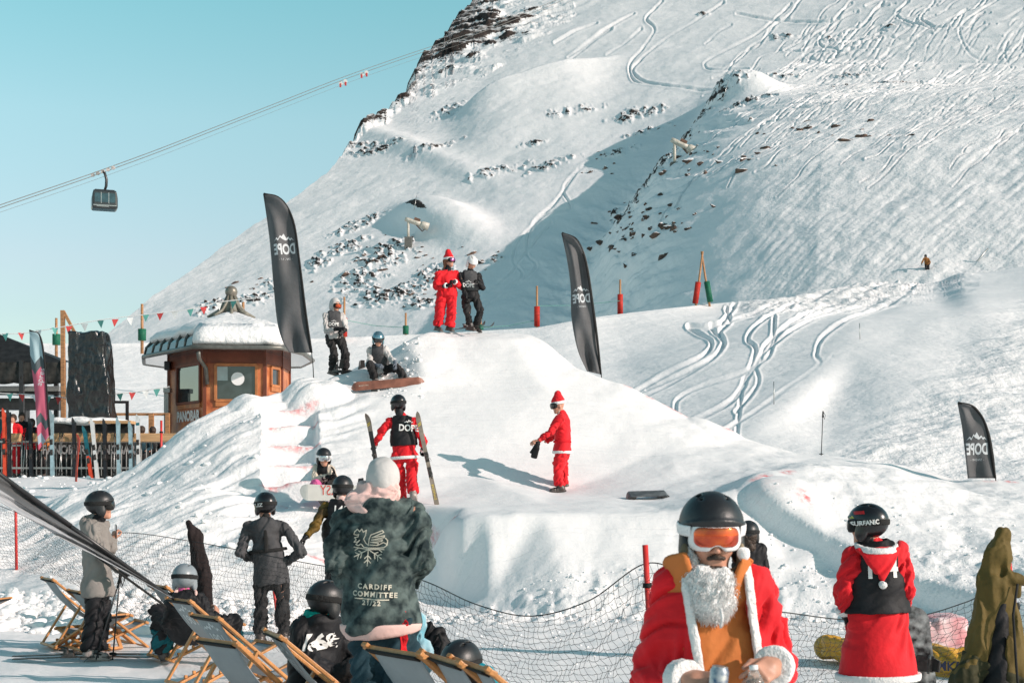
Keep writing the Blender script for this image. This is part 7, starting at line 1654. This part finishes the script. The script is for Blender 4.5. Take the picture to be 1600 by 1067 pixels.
# ================================================================ deckchairs
OAK = mat('deckchair_wood', (.50, .22, .07), .45, .2, 5, .2, 30, stretch=(3, 3, .5)); SLING = cloth('sling_grey', (.30, .33, .35), .8, .06); SLPR = mat('sling_print', (.60, .64, .66), .8, .05)
def deckchair(loc, ang, label, txt=None, rec=0.0, s=1.0):
    """local y = the way the sitter looks, origin on the snow; ang = heading of y measured from +X"""
    r = empty('deckchair', loc, R(ang - 90), label, 'deckchair', 'wooden deckchairs')
    hw = .27 * s; top = Vector((0, -.50 - rec * .3, .98 - rec * .45)) * s; ft = Vector((0, .62, .03)) * s; s2 = Vector((0, .60, .44 - rec * .1)) * s; b2 = Vector((0, -.42, .03)) * s
    M0 = tree_matrix(r); T = lambda v, x: M0 @ Vector((x, v.y, v.z))
    for sx in (-1, 1):
        mb = MB(); mb.beam(T(ft, sx * hw), T(top + (top - ft) * .03, sx * hw), .026, .055, M0.to_3x3() @ Vector((1, 0, 0))); mb.build('back_rail', OAK, r, bevel=.006)
        mb = MB(); mb.beam(T(b2, sx * (hw - .045)), T(s2, sx * (hw - .045)), .026, .05, M0.to_3x3() @ Vector((1, 0, 0))); mb.build('seat_rail', OAK, r, bevel=.006)
        mid = ft.lerp(top, .66); mb = MB(); mb.beam(T(mid, sx * (hw + .035)), T(Vector((0, -.50, .06)) * s, sx * (hw + .035)), .022, .045, M0.to_3x3() @ Vector((1, 0, 0))); mb.build('prop_rail', OAK, r, bevel=.005)
        for q in (0.1, .2, .3): mb = MB(); c = T(b2.lerp(s2, q) + Vector((0, 0, .03)), sx * (hw - .045)); mb.box(c, (.025, .03, .03), M0.to_3x3().to_4x4()); mb.build('notch', OAK, r, bevel=.004)
    for v, h_ in ((top, hw + .03), (s2, hw), (b2, hw), (ft, hw), (Vector((0, -.50, .06)) * s, hw + .05)): mb = MB(); mb.beam(T(v, -h_), T(v, h_), .045, .03, M0.to_3x3() @ Vector((0, .5, 1))); mb.build('cross_bar', OAK, r, bevel=.006)
    n = 24; V = np.zeros((n + 1, 9, 3)); cpt = Vector((0, .02, .16)) * s
    for i in range(n + 1):
        t = i / n; q = top * (1 - t) ** 2 + cpt * 2 * t * (1 - t) + s2 * t * t
        for j in range(9):
            x = (j / 8 * 2 - 1) * (hw - .035); V[i, j] = (x, q.y + .0, q.z - .025 * (1 - (j / 4 - 1) ** 2) * math.sin(t * 3.14))
    sg = link('sling', grid_mesh('sling', V), SLING, r); sg.modifiers.new('s', 'SOLIDIFY').thickness = .004
    mb = MB(); mb.beam(T(top + Vector((0, -.02, -.012)), -hw + .03), T(top + Vector((0, -.02, -.012)), hw - .03), .05, .012, M0.to_3x3() @ Vector((0, .5, 1))); mb.build('sling_hem', PAD, r)
    if txt:
        q = top.lerp(cpt, .30); dn = (cpt - top).normalized(); Mx = M0 @ plane_M(Vector((0, q.y, q.z)) + Vector((0, -.12, -.05)), Vector((1, 0, 0)), -dn)
        text_print('sling_print', txt, .15, Mx, SLPR, r, [sg], off=.008, cut=.04, bold=.003, sx=.85)
        poly_print('sling_emblem', [[(x * .3, y * .26) for x, y in MTN[0]]], Mx @ Matrix.Translation((0, .09, 0)), SLPR, r, [sg], off=.008, cut=.04)
    return r
def chair_at(px, py, ang, label, txt=None, rec=0, dz=0, s=1.0):
    """px, py = middle of the top bar"""
    zt = (.98 - rec * .45) * s + dz; Y = (CH - zt) * F / (py - HY); x = (px - HX) * Y / F; a = R(ang); b_ = (.50 + rec * .3) * s
    return deckchair(Vector((x + b_ * math.cos(a), Y + b_ * math.sin(a), dz)), ang, label, txt, rec, s)
chair_at(248, 916, 38, 'wooden deckchair nearest the lounging person with the pink scarf', s=.82)
chair_at(281, 938, 40, 'wooden deckchair with grey sling reading 1901, just right of the pink scarf', '1901', s=.84)
chair_at(322, 964, 40, 'wooden deckchair with grey sling and mountain print, second from the pink scarf', '1901', s=.84)
chair_at(340, 1003, 46, 'wooden deckchair cut by the frame bottom, in front of the mountain-print one', s=.86)
chair_at(430, 992, 22, 'wooden deckchair left of the person numbered 168', '1901', s=.9)
chair_at(76, 905, 34, 'tall wooden deckchair left of the grey-coated skier, with a dark sling hem', s=.82); chair_at(118, 924, 36, 'wooden deckchair half hidden behind the grey-coated skier', s=.7)
chair_at(2, 936, 165, 'low reclined wooden deckchair at the left edge', rec=.75, s=.66); chair_at(176, 962, 140, 'low reclined wooden deckchair right behind the legs of the grey-coated skier', rec=.75, s=.66)
chair_at(618, 1019, 38, 'wooden deckchair at the feet of the person in tie-dye'); chair_at(694, 1031, 24, 'wooden deckchair in the bottom middle, left of the last one'); chair_at(738, 1040, 22, 'rightmost wooden deckchair at the bottom, beside the teal jacket')
# ---- things around the middle chairs
bp = empty('backpack', W(676, 1040, 9.6), 0, 'black backpack hanging beside the person in tie-dye', 'backpack')
q = lambda x, y, d=0: W(x, y, 9.6 + d)
sdf_obj('bag_body', lambda P: smin(cap(P, q(675, 990), q(678, 1012), .085, .095, (1, 0, 0), 1.0), cap(P, q(690, 982, -.03), q(668, 979, -.03), .018, .018), .03), A3(q(640, 1045, -.2)), A3(q(712, 965, .2)), .009, BLK, bp, [(q(675, 985), q(678, 1015), 12, 1)], 91, .03)
mb = MB(); mb.tube([q(662, 985, -.08), q(658, 1000, -.12), q(664, 1020, -.1)], .012, 6); mb.tube([q(686, 990, -.09), q(692, 1004, -.13), q(686, 1020, -.1)], .012, 6); mb.build('strap', PAD, bp, True)
jb = empty('blue_jacket', W(652, 1050, 9.4), 0, 'pale blue patterned jacket bunched beside the black backpack', 'jacket')
q2 = lambda x, y, d=0: W(x, y, 9.3 + d)
sdf_obj('jacket_folds', lambda P: cap(P, q2(650, 975), q2(656, 1040), .055, .08), A3(q2(630, 1065, -.2)), A3(q2(680, 955, .2)), .009, cloth('pale_blue_pattern', (.12, .36, .45), .8, .0, col2=(.55, .66, .70)), jb, [(q2(650, 975), q2(656, 1040), 12, 1)], 92, .04)
r2, i2 = person('person in teal jacket and black helmet lounging low in a deckchair at the bottom middle', 9.0,
    jd('head 722,1042,.1; sh_a 716,1068,.1; sh_b 756,1066,.2; el_a 712,1106,.2; wr_a 740,1112,.4; el_b 786,1098,.3; wr_b 776,1112,.5; hip_a 738,1138,.4; hip_b 764,1136,.5; kn_a 778,1120,.85; kn_b 800,1120,.9; ank_a 790,1180,1.1; ank_b 812,1180,1.15'),
    cloth('bright_teal', (.01, .28, .36), .7, .15), BLK, boots=BOOT, gloves=GLV, look=(.45, .9, .1), helmet=SHM, goggles=(PAD, LND), seed=95, h=.010, fat=1.15, hood='down')
# black and white board standing behind the robe
c = W(1440, 1058, 11.4); x = Vector((-.10, .1, 1)).normalized(); z = Vector((-.3, -1, .1)); z = (z - x * z.dot(x)).normalized(); y = z.cross(x); M = Matrix((x, y, z)).transposed().to_4x4(); M.translation = c - Vector((0, 0, .15))
snowboard(M, 1.45, 'black and white patterned snowboard standing behind the long red robe', mat('zebra_topsheet', (.02, .02, .02), .4, 0, 14, col2=(.6, .6, .58)), P_BLK)
# yellow padded mat
ymat = mat('yellow_tarpaulin', (.58, .30, .03), .45, .12, 4, .5, 3, bdist=.06)
ym = empty('yellow_mat', W(1450, 1050, 14.5), 0, 'long yellow padded mat lying behind the net at the lower right', 'mat')
ya, yb = W(1300, 1012, 15.0), W(1680, 1062, 13.2)
sdf_obj('mat_body', lambda P: smin(cap(P, ya, yb, .12, .20), cap(P, ya + Vector((0, .25, -.02)), yb + Vector((0, .25, -.02)), .14, .2), .06), A3((min(ya.x, yb.x), yb.y, 0)) - .3, A3((yb.x, ya.y + .25, .5)) + .3, .02, ymat, ym, [(ya, yb, 4, 1)], 93, .05)
text_print('mat_print', 'MKK', .13, plane_M(W(1481, 1043, 13.8), (1, -.6, 0), (0, 0, 1)), mat('navy_print', (.03, .03, .08), .6), ym, kid(ym, 'mat_body'), off=.006, bold=.003)
# cut snow block with dye behind the mat
sb = empty('snow_block', W(1465, 1010, 16), 0, 'cut block of snow with pink dye standing behind the yellow mat', 'snow block')
q3 = W(1462, 990, 15.6); SB_ = mat('dyed_snow', (.80, .70, .70), .7, 0, 5, .5, 8, col2=(.72, .28, .30), bdist=.03)
sdf_obj('block', lambda P: rbox(P, (q3.x, q3.y + .2, q3.z - .14), (.34, .3, .32), .05) + .05 * fbm(P * 3.5, 3, 94) + .25 * np.clip(P[..., 2] - q3.z + .0, 0, 1) * (P[..., 0] < q3.x), A3(q3) - .7, A3(q3) + .7, .02, SB_, sb)
# ================================================================ cable car
CABM = mat('cabin_paint', (.03, .034, .036), .3, .2, 6, coat=.3); ROPE = mat('steel_rope', (.16, .16, .15), .5, .1)
def cab(px, py): return W(px, py, np.interp(px, [-100, 160, 540, 760, 900], [170, 195, 275, 325, 350]))
l1 = [(-100, 352), (0, 321), (100, 287), (160, 266), (250, 233), (350, 195), (450, 153), (540, 114), (640, 84), (700, 66), (760, 42), (860, 4), (920, -22)]
def cable(off, label, r_, j=0):
    p0 = [cab(x, y + off) for x, y in l1]; e = empty('cable', p0[0], 0, label, 'cable', 'cableway ropes'); mb = MB(); mb.tube([Vector(q) for q in catmull([tuple(v) for v in p0], 5)], r_, 6); mb.build('wire', ROPE, e, True); return e
l1 = [(-100, 357), (0, 322), (100, 288), (160, 267), (250, 234), (350, 195), (450, 156), (540, 121), (640, 86), (700, 66), (760, 45), (860, 6), (920, -20)]
cable(-1.5, 'upper track rope of the cableway crossing the sky', .055); cable(3.0, 'second track rope of the cableway, just under the upper one', .055); cable(10, 'thin haul rope of the cableway below the track ropes', .022)
gd = empty('cable_car', cab(162, 330), 0, 'dark cable car cabin hanging from the ropes in the sky', 'cable car')
k_ = 195 / F; gc = W(163, 314, 195)
def gcab(P):
    q = P - A3(gc); t = q[..., 2]; d = rbox(q, (0, 0, .0), (1.72 - 0, 1.3, 1.28), .35); tap = np.abs(q[..., 0]) - (1.78 - .22 * np.clip(t, 0, 2)); return smax(d, tap, .1)
GM = Matrix.Rotation(.35, 4, 'Z')
sdf_obj('cabin', lambda P: gcab((P - A3(gc)) @ np.array(GM.to_3x3(), dtype=np.float32) + A3(gc)), A3(gc) - 2.3, A3(gc) + 2.3, .09, CABM, gd)
R3 = GM
for nm, bxs in (('window_band', [((-.0, -1.31, .18), (2.7, .03, 1.25)), ((-1.62, 0, .18), (.06, 1.9, 1.2))]),):
    for c_, d_ in bxs: mb = MB(); mb.box(gc + R3 @ Vector(c_), d_, R3); mb.build('cabin_window', mat('cabin_glass', (.03, .07, .08), .06, .2, 2, metal=.4, coat=1), gd, bevel=.1)
mb = MB()
for x_ in (-.5, .5): mb.box(gc + R3 @ Vector((x_, -1.34, .15)), (.08, .05, 1.5), R3)
mb.box(gc + R3 @ Vector((0, -1.33, -.85)), (3.1, .06, .10), R3); mb.box(gc + R3 @ Vector((-.3, -1.33, -1.0)), (1.6, .06, .08), R3); mb.build('cabin_trim', METAL, gd)
mb = MB(); mb.box(gc + R3 @ Vector((0, 0, 1.33)), (2.6, 1.6, .16), R3); mb.build('roof_frame', P_BLK, gd, bevel=.04)
mb = MB(); hp_ = W(161, 268, 195); mb.tube([gc + Vector((0, 0, 1.3)), gc + Vector((.25, 0, 2.0)), gc + Vector((.3, 0, 2.9)), hp_ + Vector((.25, 0, -.3)), hp_], [.16, .2, .2, .18, .2], 8); mb.build('hanger', P_BLK, gd, True)
mb = MB()
for s_ in (-1.4, -.7, 0, .7, 1.4):
    v = hp_ + Vector((s_, 0, s_ * .35)); mb.lathe([(.001, -.1), (.26, -.1), (.26, .1), (.001, .1)], 12, v, Matrix.Rotation(R(90), 4, 'X')); mb.box(v + Vector((0, -.1, -.12)), (.5, .12, .14), Matrix.Rotation(-.35, 4, 'Y'))
mb.build('carriage', mat('carriage_paint', (.62, .55, .52), .5, .4, 3), gd)
for i, (px, py, lb) in enumerate(((536, 132, 'lower red and white rope rider on the cableway'), (569, 118, 'upper red and white rope rider on the cableway, nearer the cliff'))):
    v = cab(px, py - 3); s3 = 300 / F * (v.y / 300); e = empty('rope_rider', v - Vector((0, 0, .8)), 0, lb, 'rope rider', 'rope riders on the cableway')
    mb = MB()
    for sx in (-.45, .45): mb.lathe([(.001, -.15), (.38, -.15), (.38, .15), (.001, .15)], 10, v + Vector((sx, 0, sx * .4)), Matrix.Rotation(R(90), 4, 'X'))
    mb.box(v + Vector((0, 0, -.35)), (1.3, .2, .16), Matrix.Rotation(-.38, 4, 'Y')); mb.build('rider_frame', mat('rider_white', (.7, .7, .68), .5), e)
    mb = MB(); mb.box(v + Vector((-.5, -.05, -.6)), (.35, .22, .7)); mb.box(v + Vector((.5, -.05, -.3)), (.35, .22, .7)); mb.build('rider_weight', mat('rider_red', (.55, .05, .05), .5), e)
# ================================================================ snow guns on the mountain
GUNM = mat('gun_paint', (.52, .48, .41), .5, .2, 5); CONC = mat('concrete', (.12, .12, .11), .9, .2, 8)
def snow_gun(px0, py0, ptx, pty, ex, ey, label):
    b = mountain_at(px0, py0); Y = b.y; a = W(px0, py0, Y); t = W(ptx, pty, Y); h_ = W(ex, ey, Y); e = empty('snow_gun', a, 0, label, 'snow gun', 'snow guns on the mountainside')
    mb = MB(); mb.box(a + Vector((0, 0, .3)), (1.1, 1.1, 1.9)); mb.build('base_block', CONC, e, bevel=.05)
    mb = MB(); mb.tube([a + Vector((0, 0, .4)), t], .19, 10); mb.build('mast', GUNM, e, True)
    d = (h_ - t).normalized(); mb = MB(); mb.tube([t - d * .5, t, t + d * 1.2, h_ - d * .9], [.30, .34, .36, .40], 12); mb.tube([h_ - d * 1.0, h_ - d * .7, h_ + d * .25], [.40, .55, .58], 14); mb.build('barrel', GUNM, e, True)
    mb = MB(); mb.box(h_ - d * 1.5 + Vector((0, 0, .55)), (.9, .5, .35), d.to_track_quat('X', 'Z').to_matrix().to_4x4()); mb.tube([h_ - d * .4 + Vector((0, -.1, -.55)), h_ - d * .7 + Vector((0, 0, -.95)), h_ - d * 1.7 + Vector((0, 0, -.3))], .1, 6); mb.build('gun_motor', mat('motor_brown', (.16, .08, .05), .6, .4), e)
    return e
snow_gun(1054, 270, 1054, 221, 1085, 236, 'pale snow gun on its mast at the edge of the shaded gully'); snow_gun(638, 384, 638, 344, 667, 354, 'pale snow gun above the rocks left of the red figure on the lip')
for px, y0, y1, lb in ((1139, 128, 160, 'thin marker stick on the snow hump high on the slope'), (652, 306, 328, 'thin marker stick above the brown scar on the slope'), (1545, 388, 412, 'thin marker stick at the right end of the cat track')):
    v = mountain_at(px, y1 + 1); e = empty('marker_stick', v, 0, lb, 'stick', 'marker sticks on the mountain'); mb = MB(); mb.tube([v - Vector((0, 0, .5)), W(px - 1, y0, v.y)], .05, 6); mb.build('stick', METAL, e, True)
for px, y0, y1, lb in ((1344, 505, 530, 'thin stick beside the cat track'), (1210, 596, 632, 'thin stick with a red tip on the tracked piste')):
    v = piste_at(px, y1); e = empty('marker_stick', v, 0, lb, 'stick', 'marker sticks on the piste'); mb = MB(); mb.tube([v - Vector((0, 0, .1)), W(px - 1, y0, v.y)], .018, 6); mb.build('stick', METAL, e, True)
# ================================================================ boulders
RCK = mat('mountain_rock', (.025, .022, .022), .85, .0, .9, .6, 3, col2=(.17, .10, .07), bdist=.2)
protos = []
for k in range(6):
    rp = np.random.default_rng(200 + k); pn = rp.normal(size=(11, 3)); pn /= np.linalg.norm(pn, axis=1, keepdims=True); pd_ = rp.uniform(.38, .85, 11)
    def fr(P, k=k, pn=pn, pd_=pd_): return np.max(np.stack([P @ pn[i].astype(np.float32) - pd_[i] * (1 - .3 * abs(pn[i][2])) for i in range(11)] + [ell(P, (0, 0, 0), (1.15, .95, .75))]), 0) + .16 * fbm(P * 1.7 + k * 9, 3, 100 + k)
    X, Q = surf(fr, (-1.4,) * 3, (1.4,) * 3, .14); me = np_mesh('boulder', X, Q); me.materials.append(RCK); me.materials.append(SNW)
    nz = np.empty(len(me.polygons) * 3, dtype=np.float32); me.polygons.foreach_get('normal', nz); nz = nz.reshape(-1, 3)
    me.polygons.foreach_set('material_index', ((nz[:, 2] > .62)).astype(np.int32)); protos.append(me)
rb_ = random.Random(12)
CL = [((1060, 350, 75, 45), 40, 'dark boulder among those scattered in the shaded gully', 'boulders in the shaded gully'), ((1000, 385, 60, 30), 18, 'dark boulder among those scattered in the shaded gully', 'boulders in the shaded gully'), ((1140, 245, 110, 30), 30, 'brown boulder below the snow hump right of the mast', 'boulders below the snow hump'),
      ((1330, 205, 90, 16), 16, 'dark boulder in the band high on the right slope', 'boulders high on the right slope'), ((595, 415, 95, 45), 34, 'dark boulder in the rocky patch under the left snow gun', 'boulders under the left snow gun'), ((620, 460, 80, 14), 18, 'dark boulder in the rocky patch under the left snow gun', 'boulders under the left snow gun'),
      ((400, 450, 60, 18), 12, 'dark boulder on the slope above the kiosk roof', 'boulders above the kiosk'), ((760, 410, 30, 18), 5, 'lone dark boulder right of the white helmet on the lip', 'boulders right of the lip'), ((950, 260, 60, 30), 9, 'small dark boulder on the open slope above the gully', 'boulders on the open slope'), ((960, 340, 30, 25), 6, 'lone boulder inside the smooth shaded snow', 'boulders in the smooth shade')]
for (cx, cy, rx, ry), cnt, lb, grp in CL:
    for i in range(cnt):
        px, py = cx + rb_.gauss(0, rx * .5), cy + rb_.gauss(0, ry * .5); v = mountain_at(px, py); s_ = rb_.choice((.35, .45, .55, .7, 1.0)) * .8
        o = link('boulder', protos[rb_.randrange(6)], None, None, smooth=False); o.location = v + Vector((0, 0, -.12 * s_)); o.rotation_euler = (rb_.uniform(-.3, .3), rb_.uniform(-.3, .3), rb_.uniform(0, 6)); o.scale = (s_ * rb_.uniform(.9, 1.6), s_, s_ * rb_.uniform(.6, 1.1)); tag(o, lb, 'boulder', grp)
# ================================================================ loose clods of snow
V_, Q_ = [], []; base_ = []
for k in range(5):
    X, Q = surf(lambda P: ell(P, (0, 0, 0), (.9, .75, .6)) + .35 * fbm(P * 1.3 + k * 5, 2, 140 + k), (-1.3,) * 3, (1.3,) * 3, .42); base_.append((X, Q))
rc_ = np.random.default_rng(9); off = 0
def clods(n, fx, fs):
    global off
    for i in range(n):
        x, y = fx(); z = ground_z(x, y); s_ = fs(); X, Q = base_[rc_.integers(5)]; a = rc_.uniform(0, 6.28); c, s = math.cos(a), math.sin(a)
        Xr = X @ np.array([[c, s, 0], [-s, c, 0], [0, 0, 1]]) * s_ * np.array([1, 1, rc_.uniform(.6, 1)]) + np.array([x, y, z + s_ * .15]); V_.append(Xr); Q_.append(Q + off); off += len(X)
def pxp(lo, hi, Y0, Y1):
    def f():
        Y = rc_.uniform(Y0, Y1) ; px = rc_.uniform(lo, hi); return (px - HX) * Y / F, Y
    return f
sz = lambda a, b: (lambda: a + (b - a) * rc_.random() ** 3)
clods(1500, pxp(-60, 680, 18.4, 20.6), sz(.02, .13)); clods(500, pxp(0, 330, 17.8, 19.8), sz(.03, .16)); clods(350, pxp(680, 1300, 19.4, 20.6), sz(.015, .06)); clods(400, pxp(560, 1300, 13, 19), sz(.008, .028)); clods(260, pxp(1160, 1640, 17.5, 22), sz(.012, .05)); clods(160, pxp(60, 480, 21, 28), sz(.02, .09)); clods(120, pxp(590, 660, 29, 31.5), sz(.02, .08)); clods(150, pxp(0, 250, 28, 37), sz(.02, .1))
cm_ = np_mesh('snow_clods', np.concatenate(V_), np.concatenate(Q_)); o = link('snow_clods', cm_, mat('clod_snow', (.86, .845, .84), .7, .02, 3, .5, 25), None); tag(o, kind='stuff')
